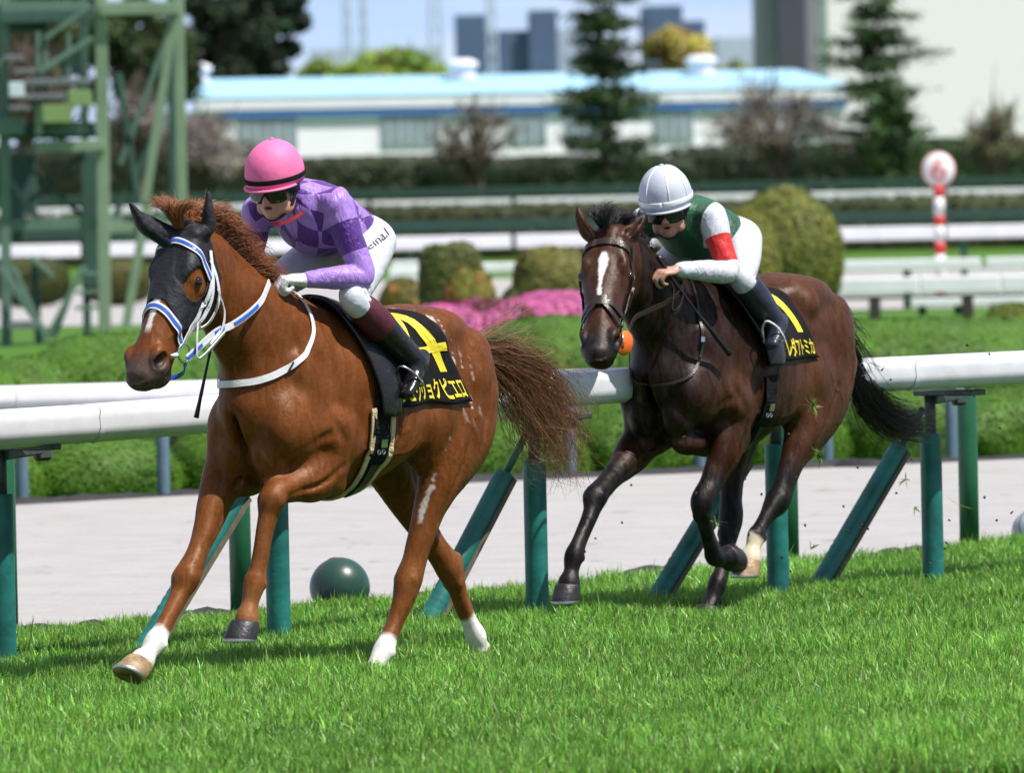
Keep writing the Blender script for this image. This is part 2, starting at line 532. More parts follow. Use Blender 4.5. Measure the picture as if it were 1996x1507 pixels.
def hair(guides, count, rad=0.0018, spread=0.03, jit=0.25, seed=1, seg=14, col0=(.1, .05, .03), col1=(.2, .1, .06), wav=0.012, clumps=18, lenr=(.65, 1.05)):
    """strands interpolated between guide polylines; one mesh with colours"""
    r = np.random.default_rng(seed)
    G = np.array([spline(g, 12)[np.linspace(0, (len(g) - 1) * 12, 40).astype(int)] for g in guides])
    Vs, Fs, Cs = [], [], []; base = 0
    cl = r.random((clumps, 4))
    for k in range(count):
        q = cl[r.integers(clumps)]
        u = np.clip(q[0] + r.normal() * jit * .25, 0, 1) * (len(G) - 1); i = min(int(u), len(G) - 2); f = u - i
        g = G[i] * (1 - f) + G[i + 1] * f
        L = r.uniform(*lenr); t = np.linspace(0, L, seg)
        idx = np.clip(t * 39, 0, 39); i0 = np.minimum(idx.astype(int), 38); ff = (idx - i0)[:, None]
        P = g[i0] * (1 - ff) + g[i0 + 1] * ff
        if L > 1: P[-1] = P[-2] + (P[-2] - P[-3])
        off = (q[1:4] - .5) * spread * 2.2 + r.normal(size=3) * spread * .45
        w = (t / L)[:, None]
        P = P + off * (0.25 + .9 * w ** 1.1) + (r.normal(size=3) * .3) * spread * w ** 2
        ph = r.random(3) * 6.28
        P = P + wav * w * np.sin(t[:, None] * (5 + 5 * r.random()) + ph)
        rr = rad * (0.6 + .8 * r.random()) * (1.0 - 0.75 * (t / L) ** 2)
        V, F = tube(P, rr, 3, False)
        Vs.append(V); Fs.append(np.array(F) + base); base += len(V)
        c = np.asarray(col0) + (np.asarray(col1) - np.asarray(col0)) * np.clip(r.normal(.45, .28), 0, 1)
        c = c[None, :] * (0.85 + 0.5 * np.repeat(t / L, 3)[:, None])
        Cs.append(c)
    me = mesh('hair', np.concatenate(Vs), np.concatenate(Fs), True)
    vcol(me, np.concatenate(Cs))
    return me

def hair_mat(name, rough=0.45):
    m, nt, b = nodes(name)
    at = N(nt, 'ShaderNodeAttribute', attribute_name='Col')
    nt.links.new(at.outputs['Color'], b.inputs['Base Color'])
    b.inputs['Roughness'].default_value = rough
    b.inputs['Specular IOR Level'].default_value = 0.5
    return m

def grid_mesh(name, P, thick=0.004, smooth=True, keep=None):
    """P (m,n,3) sheet with thickness towards its +normal; keep = face mask (m-1,n-1)"""
    m, n, _ = P.shape
    du = np.gradient(P, axis=0); dv = np.gradient(P, axis=1)
    Nn = np.cross(du, dv); Nn /= np.linalg.norm(Nn, axis=2)[:, :, None] + 1e-9
    V = np.concatenate([P.reshape(-1, 3), (P + Nn * thick).reshape(-1, 3)]); o = m * n
    K = np.ones((m - 1, n - 1), bool) if keep is None else keep
    I, J = np.nonzero(K)
    a = I * n + J; b = (I + 1) * n + J; c = (I + 1) * n + J + 1; d = I * n + J + 1
    F = [np.stack([a, d, c, b], 1), np.stack([a + o, b + o, c + o, d + o], 1)]
    # rim
    E = np.concatenate([np.stack([a, b], 1), np.stack([b, c], 1), np.stack([c, d], 1), np.stack([d, a], 1)])
    key = np.sort(E, 1); kk = key[:, 0] * (m * n) + key[:, 1]
    u, inv, cnt = np.unique(kk, return_inverse=True, return_counts=True)
    R_ = E[cnt[inv] == 1]
    F.append(np.stack([R_[:, 0], R_[:, 1], R_[:, 1] + o, R_[:, 0] + o], 1))
    F = np.concatenate(F)
    used = np.unique(F); mp_ = np.full(len(V), -1); mp_[used] = np.arange(len(used))
    return mesh(name, V[used], mp_[F], smooth)

def text_verts(body, maxlen=0.03, shear=0.0, bold=0.0, cuts=3):
    """triangulated outline of a text in its own plane, normalised to 0..1 box; returns V2, F, aspect"""
    cu = bpy.data.curves.new('txt', 'FONT'); cu.body = body; cu.resolution_u = 3; cu.shear = shear; cu.offset = bold
    ob = bpy.data.objects.new('txt', cu); col.objects.link(ob)
    dg = bpy.context.evaluated_depsgraph_get(); dg.update()
    me = bpy.data.meshes.new_from_object(ob.evaluated_get(dg))
    bpy.data.objects.remove(ob); bpy.data.curves.remove(cu)
    bm = bmesh.new(); bm.from_mesh(me); bpy.data.meshes.remove(me)
    bmesh.ops.triangulate(bm, faces=bm.faces)
    w = max(v.co.x for v in bm.verts) - min(v.co.x for v in bm.verts)
    for _ in range(cuts):
        es = [e for e in bm.edges if e.calc_length() > maxlen * w]
        if not es: break
        bmesh.ops.subdivide_edges(bm, edges=es, cuts=1)
        bmesh.ops.triangulate(bm, faces=bm.faces)
    bm.verts.index_update()
    V = np.array([v.co[:2] for v in bm.verts]); F = [tuple(v.index for v in f.verts) for f in bm.faces]
    bm.free()
    lo, hi = V.min(0), V.max(0)
    return (V - lo) / (hi - lo), F, (hi - lo)[0] / (hi - lo)[1]

def join_strips(name, parts, smooth=False):
    mb = MB()
    for V, F in parts: mb.add(V, F)
    me = mb.mesh(name, smooth)
    bm = bmesh.new(); bm.from_mesh(me); bmesh.ops.recalc_face_normals(bm, faces=bm.faces); bm.to_mesh(me); bm.free()
    return me

def ribbon(pts, width, thick=0.004, side=(0, 0, 1), n=8):
    """free strap in the air along pts; side = rough direction of its width"""
    P = spline(np.asarray(pts, float), n)
    T = np.gradient(P, axis=0); T /= np.linalg.norm(T, axis=1)[:, None]
    S = np.broadcast_to(np.asarray(side, float), P.shape); S = S - T * np.sum(S * T, 1)[:, None]; S /= np.linalg.norm(S, axis=1)[:, None]
    U = np.cross(S, T); w = width / 2
    V = np.stack([P - S * w - U * thick / 2, P + S * w - U * thick / 2, P + S * w + U * thick / 2, P - S * w + U * thick / 2], 1).reshape(-1, 3)
    F = [(i * 4 + j, i * 4 + (j + 1) % 4, i * 4 + 4 + (j + 1) % 4, i * 4 + 4 + j) for i in range(len(P) - 1) for j in range(4)]
    m = (len(P) - 1) * 4
    return V, F + [(3, 2, 1, 0), (m, m + 1, m + 2, m + 3)]

def ring(c, ax, r, t, n=20):
    """torus polyline about axis ax"""
    A = axes(ax, (0.3, 0.2, 1)); a = np.linspace(0, 2 * PI, n + 1)
    return tube(np.asarray(c) + r * (np.cos(a)[:, None] * A[1] + np.sin(a)[:, None] * A[2]), t, 6, False)

M = {}
M['black_leather'] = simple('black_leather', (.012, .012, .013), .32, var=.3, bump=.25, bscale=90)
M['black_cloth'] = simple('black_cloth', (.009, .009, .010), .85, var=.35, scale=30, bump=.35, bscale=240, spec=.2)
M['hood_mesh'] = simple('hood_mesh', (.013, .014, .018), .6, var=.35, scale=14, bump=.6, bscale=38, spec=.4)
M['yellow_print'] = simple('yellow_print', (.86, .70, .035), .6, var=.06, bump=.2, bscale=200)
M['white_strap'] = simple('white_strap', (.72, .73, .74), .42, var=.10, scale=25, bump=.2, bscale=120)
M['blue_strap'] = simple('blue_strap', (.035, .12, .55), .42, var=.12, scale=25)
M['brown_leather'] = simple('brown_leather', (.030, .018, .013), .35, var=.3, bump=.2, bscale=120)
M['cream_band'] = simple('cream_band', (.62, .50, .28), .8, var=.1, scale=30, bump=.3, bscale=160)
M['steel'] = simple('steel', (.62, .63, .65), .25, metal=1.0, var=.08)
M['orange_rubber'] = simple('orange_rubber', (.9, .16, .02), .45, var=.06)
M['eye'] = simple('eye', (.012, .007, .005), .06, var=.2, spec=.8)
M['hoof_black'] = simple('hoof_black', (.022, .021, .022), .45, var=.45, scale=22, bump=.4, bscale=60)
M['hoof_horn'] = simple('hoof_horn', (.33, .22, .11), .5, var=.5, scale=16, bump=.4, bscale=60)
M['shoe'] = simple('shoe_alloy', (.55, .55, .56), .35, metal=.9, var=.2)

def cloth_surface(F, ff, fr, fmax, z0=1.30):
    """left/right-symmetric saddle cloth: ff, fr = front and rear edge as functions of v; v 0 spine .. 1 hem"""
    def S(u, v, off, side=1):
        f = ff(v) * (1 - u) + fr(v) * u; ph = v * fmax
        O = np.stack([f, 0 * f, np.full_like(f, z0)], 1); D = np.stack([0 * f, side * np.sin(ph), np.cos(ph)], 1)
        return F.cast(O, D, off)
    return S

# ------------------------------------------------------------------ the place
_pitch = 0.02353; _f = 18000.0
def at(px, py, Y):
    """world point at depth Y that the photograph shows at pixel (px, py) of 1996 x 1507"""
    c, s = math.cos(R(1.2)), math.sin(R(1.2)); u, v = px - 998, py - 753.5
    a, b = (u * c - v * s) / _f, (u * s + v * c) / _f
    y = math.cos(_pitch) - b * math.sin(_pitch); z = -math.sin(_pitch) - b * math.cos(_pitch)
    return np.array((a / y * Y, Y, CAM_H + z / y * Y))

def leaf_cloud(pts, nrm, size, colors, rs, aspect=.6, flat=.5):
    """quads (leaves) at pts facing roughly nrm; returns V, F, C"""
    n = len(pts); r = np.random.default_rng(rs)
    d = nrm * flat + r.normal(size=(n, 3)) * (1 - flat * .78); d /= np.linalg.norm(d, axis=1)[:, None] + 1e-9
    a = np.cross(d, r.normal(size=(n, 3))); a /= np.linalg.norm(a, axis=1)[:, None] + 1e-9
    b = np.cross(d, a); s = (size * (.6 + .8 * r.random(n)))[:, None]
    V = np.stack([pts - a * s, pts - b * s * aspect, pts + a * s, pts + b * s * aspect], 1).reshape(-1, 3)
    F = np.arange(4 * n).reshape(n, 4)
    return V, F, np.repeat(colors, 4, axis=0)

def leaf_mat(name, rough=.55, trans=.25):
    m, nt, b = nodes(name)
    at_ = N(nt, 'ShaderNodeAttribute', attribute_name='Col')
    nt.links.new(at_.outputs['Color'], b.inputs['Base Color'])
    b.inputs['Roughness'].default_value = rough; b.inputs['Specular IOR Level'].default_value = .3
    tr = N(nt, 'ShaderNodeBsdfTranslucent'); mxs = N(nt, 'ShaderNodeMixShader'); mxs.inputs[0].default_value = trans
    out = nt.nodes['Material Output']
    nt.links.new(at_.outputs['Color'], tr.inputs['Color'])
    nt.links.new(b.outputs[0], mxs.inputs[1]); nt.links.new(tr.outputs[0], mxs.inputs[2]); nt.links.new(mxs.outputs[0], out.inputs['Surface'])
    return m
LEAF = leaf_mat('leaves')
CLIP = leaf_mat('clipped_leaves', .6, .07)

def palette(n, base, var, rs, lo=.6, hi=1.4):
    r = np.random.default_rng(rs)
    k = r.uniform(lo, hi, n)[:, None]
    return np.clip(np.asarray(base)[None, :] * k * (1 + r.normal(size=(n, 3)) * var), 0.002, 1)

def shrub_mesh(rad, n, base, rs, size=.03, lump=.08, box=2.0, bottom=-.15, tipcol=None, tipw=0.0):
    """clipped shrub: leaves on a lumpy rounded body (superellipsoid exponent box)"""
    r = np.random.default_rng(rs)
    n = int(n * .45); d = r.normal(size=(n * 2, 3)); d /= np.linalg.norm(d, axis=1)[:, None]; d = d[d[:, 2] > bottom][:n]
    k = (np.abs(d) ** box).sum(1) ** (-1 / box)
    P = d * k[:, None] * np.asarray(rad)
    P *= (1 + lump * vnoise(P / np.max(rad), 7, rs, 2) - .10 * r.random(len(P)) ** 2)[:, None]
    C = palette(len(P), base, .07, rs + 1, .8, 1.2)
    C *= (1 + .16 * vnoise(P / np.max(rad), 9, rs + 2, 2))[:, None]
    if tipcol is not None:
        w = (vnoise(P / np.max(rad), 5, rs + 4, 2) * .5 + .5 + r.normal(size=len(P)) * .15) > (1 - tipw)
        C[w] = palette(int(w.sum()), tipcol, .12, rs + 5)
    V, F, Cc = leaf_cloud(P, d, np.full(len(P), size), C, rs + 3, .7, .95)
    # the dense clipped body under the outer leaves
    bm = bmesh.new(); bmesh.ops.create_icosphere(bm, subdivisions=5 if max(rad) > 1.5 else 4, radius=1)
    iv = np.array([v.co[:] for v in bm.verts]); iF = [[v.index for v in f.verts] for f in bm.faces]; bm.free()
    k = (np.abs(iv) ** box).sum(1) ** (-1 / box); iv = iv * k[:, None] * np.asarray(rad)
    un = iv / np.max(rad)
    iv *= (.955 + lump * vnoise(un, 7, rs, 2))[:, None]; iv += np.random.default_rng(rs + 8).normal(size=iv.shape) * min(.012, size * .5)
    iF = np.array(iF)
    iv[:, 2] = np.maximum(iv[:, 2], -rad[2] * (.5 if bottom > -1 else 1))
    icol = palette(len(iv), np.asarray(base) * .85, .06, rs + 9, .75, 1.25) * (1 + .16 * vnoise(un, 9, rs + 2, 2))[:, None]
    if tipcol is not None:
        w = (vnoise(un, 5, rs + 4, 2) * .5 + .5) > (1 - tipw); icol[w] = palette(int(w.sum()), tipcol, .12, rs + 10)
    V = np.concatenate([V, iv]); Cc = np.concatenate([Cc, icol])
    tri = iF[:, :3] + len(V) - len(iv)
    Fl = [tuple(map(int, q)) for q in F] + [tuple(map(int, q)) for q in tri]
    me = mesh('foliage', V, Fl, True); vcol(me, np.clip(Cc, .002, 1))
    return me

def place(name, me, mat, loc, rz=0, scale=(1, 1, 1), label=None, cat=None, group=None):
    o = link(name, me, None, None, loc)
    if not me.materials: me.materials.append(mat)
    o.rotation_euler = (0, 0, rz); o.scale = scale
    if label: tag(o, label, cat, group)
    return o

# ---- ground, turf and sand
def ground_mat():
    m, nt, b = nodes('far_grass')
    t = N(nt, 'ShaderNodeTexCoord')
    n = N(nt, 'ShaderNodeTexNoise', Scale=.35, Detail=8.0, Roughness=.65)
    nt.links.new(t.outputs['Object'], n.inputs['Vector'])
    r = ramp(nt, n.outputs['Fac'], [(.3, (.045, .12, .012)), (.7, (.085, .20, .022))])
    nt.links.new(r.outputs['Color'], b.inputs['Base Color']); b.inputs['Roughness'].default_value = .8; b.inputs['Specular IOR Level'].default_value = .15
    return m
def turf_soil_mat():
    m, nt, b = nodes('turf_soil')
    t = N(nt, 'ShaderNodeTexCoord')
    n = N(nt, 'ShaderNodeTexNoise', Scale=9.0, Detail=6.0)
    nt.links.new(t.outputs['Object'], n.inputs['Vector'])
    r = ramp(nt, n.outputs['Fac'], [(.3, (.022, .05, .008)), (.7, (.05, .10, .014))])
    nt.links.new(r.outputs['Color'], b.inputs['Base Color']); b.inputs['Roughness'].default_value = .9
    return m
def sand_mat():
    m, nt, b = nodes('pale_sand')
    t = N(nt, 'ShaderNodeTexCoord')
    n1 = N(nt, 'ShaderNodeTexNoise', Scale=1.6, Detail=8.0, Roughness=.6)
    n2 = N(nt, 'ShaderNodeTexNoise', Scale=45.0, Detail=5.0, Roughness=.7)
    n3 = N(nt, 'ShaderNodeTexVoronoi', Scale=2.3)
    for n in (n1, n2, n3): nt.links.new(t.outputs['Object'], n.inputs['Vector'])
    r1 = ramp(nt, n1.outputs['Fac'], [(.3, (.355, .347, .340)), (.7, (.42, .411, .403))])
    r2 = ramp(nt, n2.outputs['Fac'], [(.3, (.88, .88, .88)), (.7, (1.08, 1.08, 1.08))])
    mu = N(nt, 'ShaderNodeMix', data_type='RGBA', blend_type='MULTIPLY'); mu.inputs['Factor'].default_value = 1
    nt.links.new(r1.outputs['Color'], mu.inputs['A']); nt.links.new(r2.outputs['Color'], mu.inputs['B'])
    nt.links.new(mu.outputs['Result'], b.inputs['Base Color']); b.inputs['Roughness'].default_value = .95; b.inputs['Specular IOR Level'].default_value = .1
    bp = N(nt, 'ShaderNodeBump', Strength=.6, Distance=.04); nt.links.new(n1.outputs['Fac'], bp.inputs['Height'])
    bp2 = N(nt, 'ShaderNodeBump', Strength=.5, Distance=.01); nt.links.new(n2.outputs['Fac'], bp2.inputs['Height']); nt.links.new(bp.outputs['Normal'], bp2.inputs['Normal'])
    nt.links.new(bp2.outputs['Normal'], b.inputs['Normal'])
    return m
def sand_marks(m):
    nt = m.node_tree; b = nt.nodes['Principled BSDF']; src = b.inputs['Base Color'].links[0].from_socket
    t = N(nt, 'ShaderNodeTexCoord'); mp = N(nt, 'ShaderNodeMapping'); mp.inputs['Scale'].default_value = (1.6, .55, 1)
    n = N(nt, 'ShaderNodeTexNoise', Scale=2.2, Detail=3.0, Roughness=.55); nt.links.new(t.outputs['Object'], mp.inputs['Vector']); nt.links.new(mp.outputs['Vector'], n.inputs['Vector'])
    r = ramp(nt, n.outputs['Fac'], [(.64, (1, 1, 1)), (.70, (.80, .78, .76))])
    mu = N(nt, 'ShaderNodeMix', data_type='RGBA', blend_type='MULTIPLY'); mu.inputs['Factor'].default_value = 1
    nt.links.new(src, mu.inputs['A']); nt.links.new(r.outputs['Color'], mu.inputs['B']); nt.links.new(mu.outputs['Result'], b.inputs['Base Color'])
    return m
SAND = sand_marks(sand_mat()); FARG = ground_mat()
tag(link('ground', mesh('ground', [(-3000, -200, -.03), (3000, -200, -.03), (3000, 6000, -.03), (-3000, 6000, -.03)], [(0, 1, 2, 3)]), FARG), kind='structure')
near_l = [(-14.0, 25.9), (-2.41, 44.05), (-1.28, 45.45), (-.2, 47.1), (1.08, 49.05), (2.86, 51.9), (12, 66.4), (30, 95)]
far_l = [(-24.0, 47.6), (-3.48, 62.6), (-2.49, 63.7), (-1.09, 64.7), (.73, 66.0), (2.45, 67.0), (3.77, 68.0), (14, 75.6), (40, 95)]
tv = [(-60, -10)] + [(-60, 20)] + near_l + [(60, 95), (60, -10)]
tag(link('turf_course', mesh('turf_course', [(x, y, 0) for x, y in tv], [tuple(range(len(tv)))]), turf_soil_mat()), kind='structure')
def strip_sheet(a, b, z):
    a, b = np.array(a), np.array(b); n = 60
    def res(p):
        c = np.concatenate([[0], np.cumsum(np.linalg.norm(np.diff(p, axis=0), axis=1))]); t = np.linspace(0, c[-1], n)
        return np.stack([np.interp(t, c, p[:, 0]), np.interp(t, c, p[:, 1])], 1)
    a, b = res(a), res(b)
    V = []; F = []
    rows = 14
    for i in range(n):
        for j in range(rows):
            t = j / (rows - 1); p = a[i] * (1 - t) + b[i] * t
            V.append((p[0], p[1], z))
    for i in range(n - 1):
        for j in range(rows - 1): F.append((i * rows + j, (i + 1) * rows + j, (i + 1) * rows + j + 1, i * rows + j + 1))
    return mesh('sand', V, F, True)
tag(link('sand_track', strip_sheet(near_l, far_l, -.012), SAND), kind='structure')
# clods and hollows in the sand, far sand track and infield grass
fs = [(-200, 139), (200, 139), (200, 188), (-200, 188)]
tag(link('far_sand_track', mesh('far_sand', [(x, y, -.02) for x, y in fs], [(0, 1, 2, 3)]), SAND), kind='structure')

# dark rubber edging where the sand meets the turf
M['edging'] = simple('edging', (.022, .021, .022), .6, var=.4, scale=12, bump=.4)
def edging(line, off, h, w, name, rs, amp):
    P = spline(np.array(line), 40); d = np.gradient(P, axis=0); d /= np.linalg.norm(d, axis=1)[:, None]; nn = np.stack([-d[:, 1], d[:, 0]], 1)
    P = P + nn * off; r = np.random.default_rng(rs)
    k = np.convolve(r.random(len(P) + 12), np.ones(7) / 7, 'same')[6:-6]
    hh = h * (1 - amp + 2 * amp * (k - .35)); V = []
    for p, q, z in zip(P, nn, hh):
        V += [(p[0] - q[0] * w, p[1] - q[1] * w, -.02), (p[0] - q[0] * w * .5, p[1] - q[1] * w * .5, z * .8), (p[0], p[1], z), (p[0] + q[0] * w * .5, p[1] + q[1] * w * .5, z * .8), (p[0] + q[0] * w, p[1] + q[1] * w, -.02)]
    F = [(i * 5 + j, i * 5 + j + 1, i * 5 + 6 + j, i * 5 + 5 + j) for i in range(len(P) - 1) for j in range(4)]
    return tag(link(name, mesh(name, V, F, True), M['edging']), kind='structure')
edging(near_l[1:6], .20, .10, .16, 'sand_edging', 3, .9)
edging([(-9, 58.6)] + far_l[1:8], .18, .055, .12, 'sand_edging', 4, .9)

# ---- near running rail
M['rail_white'] = simple('rail_white', (.76, .76, .79), .36, var=.10, scale=5, bump=.08, bscale=12)
M['pad_green'] = simple('pad_green', (.012, .145, .124), .42, var=.38, scale=7, bump=.3, bscale=24)
M['post_green'] = simple('post_green', (.012, .105, .045), .42, var=.2, scale=6, bump=.1)
M['bracket_grey'] = simple('bracket_grey', (.085, .095, .10), .5, metal=.4, var=.4, scale=20)
M['khaki'] = simple('khaki', (.13, .11, .07), .7, var=.3, scale=20)
M['steel_grey'] = simple('steel_grey', (.25, .27, .28), .42, metal=.6, var=.2)
FD = np.array((.5876, .8092)); FP = np.array((-.8092, .5876))        # along the rail, away from the track
F0 = np.array((-2.29, 41.17))
rail = empty('running_rail', (F0[0], F0[1], 0))
tag(rail, 'thick white running rail on green padded posts and braces beside the turf', 'rail')
def L3(xy, z): return (xy[0] - F0[0], xy[1] - F0[1], z)
prof = [(-.125, .13), (-.13, .17), (-.115, .188), (-.07, .195), (.0, .197), (.07, .195), (.115, .188), (.13, .17), (.13, .09), (.115, .035), (.07, .005), (0, 0), (-.07, .005), (-.115, .035), (-.13, .085)]
rail_c = F0 - FP * .22
for a, b in ((-9.0, .30), (.304, 6.9), (6.904, 14.0)):
    V = []; pts = np.linspace(a, b, 9)
    for s_ in pts:
        c = rail_c + FD * s_
        za = float(np.interp(s_, [-9, 0, 1.3, 4.3, 6.6, 14], [-.06, -.03, -.014, .018, .0, -.02])) - .008
        for (q, z) in prof: V.append(L3(c + FP * q, 1.048 + za + z * .88))
    n = len(prof); F = [(i * n + j, i * n + (j + 1) % n, (i + 1) * n + (j + 1) % n, (i + 1) * n + j) for i in range(8) for j in range(n)]
    me = mesh('rail_section', V, F, True)
    bm = bmesh.new(); bm.from_mesh(me); bmesh.ops.recalc_face_normals(bm, faces=bm.faces); bm.to_mesh(me); bm.free()
    link('rail_section', me, M['rail_white'], rail)
for s_ in (.302, 6.902):      # joint sleeves
    V = []
    for e in (-.018, .018):
        c = rail_c + FD * (s_ + e)
        for (q, z) in prof: V.append(L3(c + FP * q * 1.03, 1.048 + (-.035 if s_ < 3 else -.01) + z * .88 * 1.03 - .003))
    link('rail_joint', mesh('rail_joint', V, [(j, (j + 1) % n, n + (j + 1) % n, n + j) for j in range(n)], True), M['rail_white'], rail)
def pad_mesh(a, b, r, ridges=True, rs=0):
    a, b = np.asarray(a, float), np.asarray(b, float); L = np.linalg.norm(b - a); m = 60
    t = np.concatenate([[0], np.linspace(0.004, .996, m), [1.0, 1.0]])
    rad = np.full(len(t), r); rad[0] = r * .9; rad[-2] = r * .93; rad[-1] = .001
    if ridges: rad[1:-2] += .0026 * np.sin(t[1:-2] * L * 2 * PI / .028) * (t[1:-2] < .42)
    P = a + (b - a) * t[:, None]; P[-1] = b + (b - a) / L * .002
    T = (b - a) / L; A = axes(T, (0.2, 1, 0.1)); an_ = np.linspace(0, 2 * PI, 20, endpoint=False)
    V = (P[:, None, :] + rad[:, None, None] * (np.cos(an_)[None, :, None] * A[1] + np.sin(an_)[None, :, None] * A[2])).reshape(-1, 3)
    F = [(i * 20 + j, i * 20 + (j + 1) % 20, (i + 1) * 20 + (j + 1) % 20, (i + 1) * 20 + j) for i in range(len(t) - 1) for j in range(20)]
    me = mesh('pad', V, F, True)
    bm = bmesh.new(); bm.from_mesh(me); bmesh.ops.recalc_face_normals(bm, faces=bm.faces); bm.to_mesh(me); bm.free()
    return me
posts = [(-2.29, 41.17), (-1.10, 42.62), (.10, 44.42), (1.31, 46.12), (2.14, 47.32), (3.6, 49.3)]
feet = [(-3.0, 40.2), (-1.75, 41.92), (-.47, 43.95), (.63, 45.62), (1.48, 46.80), (2.95, 48.4)]
for i, (p, f) in enumerate(zip(posts, feet)):
    p, f = np.array(p), np.array(f)
    po = link('padded_post', pad_mesh(L3(p, -.05), L3(p, .80), .056, False, i), M['pad_green'], rail)
    V, Fq = tube([L3(p, .78), L3(p, .90), L3(p, 1.0)], .030, 10); link('post_core', mesh('post_core', V, Fq, True), M['bracket_grey'], po)
    # brace
    top = p + (f - p) * .06; a = np.array(L3(f, -.04)); b = np.array(L3(top, .93)); e = a + (b - a) * .80
    bo = link('padded_brace', pad_mesh(a, e, .052, True, i + 9), M['pad_green'], rail)
    V, Fq = tube([e - (b - a) * .02, b], .018, 8); link('brace_rod', mesh('brace_rod', V, Fq, True), M['post_green'], bo)
    bm = bmesh.new(); sd_ = np.array((.045, -.028, -.025)); add_bar(bm, a + sd_, e + sd_, .016, .022); link('brace_strip', bm_mesh(bm, 'brace_strip'), M['khaki'], bo)
    # bracket under the rail
    bm = bmesh.new(); c = p - FP * .12
    add_box(bm, L3(c, 1.01), (.36, .14, .030), Matrix.Rotation(math.atan2(FP[1], FP[0]), 3, 'Z'), .006)
    add_bar(bm, L3(p - FP * .02, .975), L3(p + FD * .40 + FP * .10, .985), .045, .05, .008)
    add_box(bm, L3(p + FD * .44 + FP * .11, .975), (.09, .05, .09), Matrix.Rotation(.7, 3, 'Z'), .015)
    link('bracket', bm_mesh(bm, 'bracket'), M['bracket_grey'], rail)
# second line of green posts at the sand
for i, (x, y, h) in enumerate(((-2.44, 44.15, .93), (-1.36, 45.6, .93), (1.47, 49.6, .93), (2.52, 51.2, .93))):
    V, Fq = tube([(0, 0, -.05), (0, 0, h * .5), (0, 0, h - .02), (0, 0, h)], [.055, .055, .055, .048], 18)
    o = empty('green_post', (x, y, 0)); link('post_tube', mesh('post_tube', V, Fq, True), M['post_green'], o)
    V, Fq = tube([(0, 0, h), (0, 0, h + .05), (0, 0, h + .06)], [.022, .022, .012], 12); link('post_cap', mesh('post_cap', V, Fq, True), M['bracket_grey'], o)
    tag(o, ['plain green steel post at the far left edge of the sand', 'plain green steel post seen between the forelegs of the chestnut horse', 'plain green steel post behind the hind legs of the dark bay', 'plain green steel post to the right of the last padded post'][i], 'post', 'green posts at the sand')
# two green domes on the ground
M['dome_green'] = simple('dome_green', (.022, .065, .05), .35, var=.15, scale=6)
M['dome_pale'] = simple('dome_pale', (.30, .36, .38), .4, var=.15, scale=6)
for (x, y, r_, m_, lb) in ((-.885, 46.3, .152, 'dome_green', 'dark green plastic ball on the turf edge below the chestnut horse'), (2.93, 52.3, .115, 'dome_pale', 'pale grey plastic ball cut off by the right picture edge')):
    o = empty('marker_ball', (x, y, 0))
    bm = bmesh.new(); bmesh.ops.create_uvsphere(bm, u_segments=40, v_segments=24, radius=r_, matrix=Matrix.Translation((0, 0, r_ * .78))); link('shell', bm_mesh(bm, 'shell', True), M[m_], o)
    a = np.linspace(-.2, PI + .2, 30); ax_ = axes((.75, -.62, .2), (0, 0, 1))
    link('seam', join_strips('seam', [tube(np.array((0, 0, r_ * .78)) + r_ * 1.002 * (np.cos(a)[:, None] * ax_[1] + np.sin(a)[:, None] * ax_[2]), .003, 5)], True), M['edging'], o)
    tag(o, lb, 'ball', 'balls at the turf edge')

# ---- far running rail with curved blue posts
M['post_blue'] = simple('post_blue', (.10, .17, .22), .5, var=.2, scale=5)
fr = empty('far_running_rail', (-3.37, 63.25, 0))
tag(fr, 'white rail on curved blue grey posts across the sand track', 'rail')
A0 = np.array((-3.37, 63.25)); AD = np.array((6.64, 4.87)); AL = np.linalg.norm(AD); AD = AD / AL; AP = np.array((-AD[1], AD[0]))
for a, b in ((-9, -.1), (-.096, 5.0), (5.004, 10.0), (10.004, 22)):
    V = []
    for s_ in (a, b):
        for (q, z) in prof:
            c = AD * s_ + AP * (q * .8); V.append((c[0], c[1], .632 - .0075 * s_ + z * .80))
    F = [(j, (j + 1) % n, n + (j + 1) % n, n + j) for j in range(n)]
    me = mesh('rail_section', V, F, True)
    bm = bmesh.new(); bm.from_mesh(me); bmesh.ops.recalc_face_normals(bm, faces=bm.faces); bm.to_mesh(me); bm.free()
    link('rail_section', me, M['rail_white'], fr)
pm = None
for k in range(-5, 14):
    c = AD * (k * 1.17)
    if pm is None:
        V, Fq = tube(spline(np.array([(0, 0, -.05), (0, 0, .30), (.004, .003, .44), (.03, .02, .55), (.085, .06, .64), (.12, .085, .68)]), 6), .045, 14); pm = mesh('curved_post', V, Fq, True); pm.materials.append(M['post_blue'])
    link('curved_post', pm, None, fr, (c[0], c[1], 0))

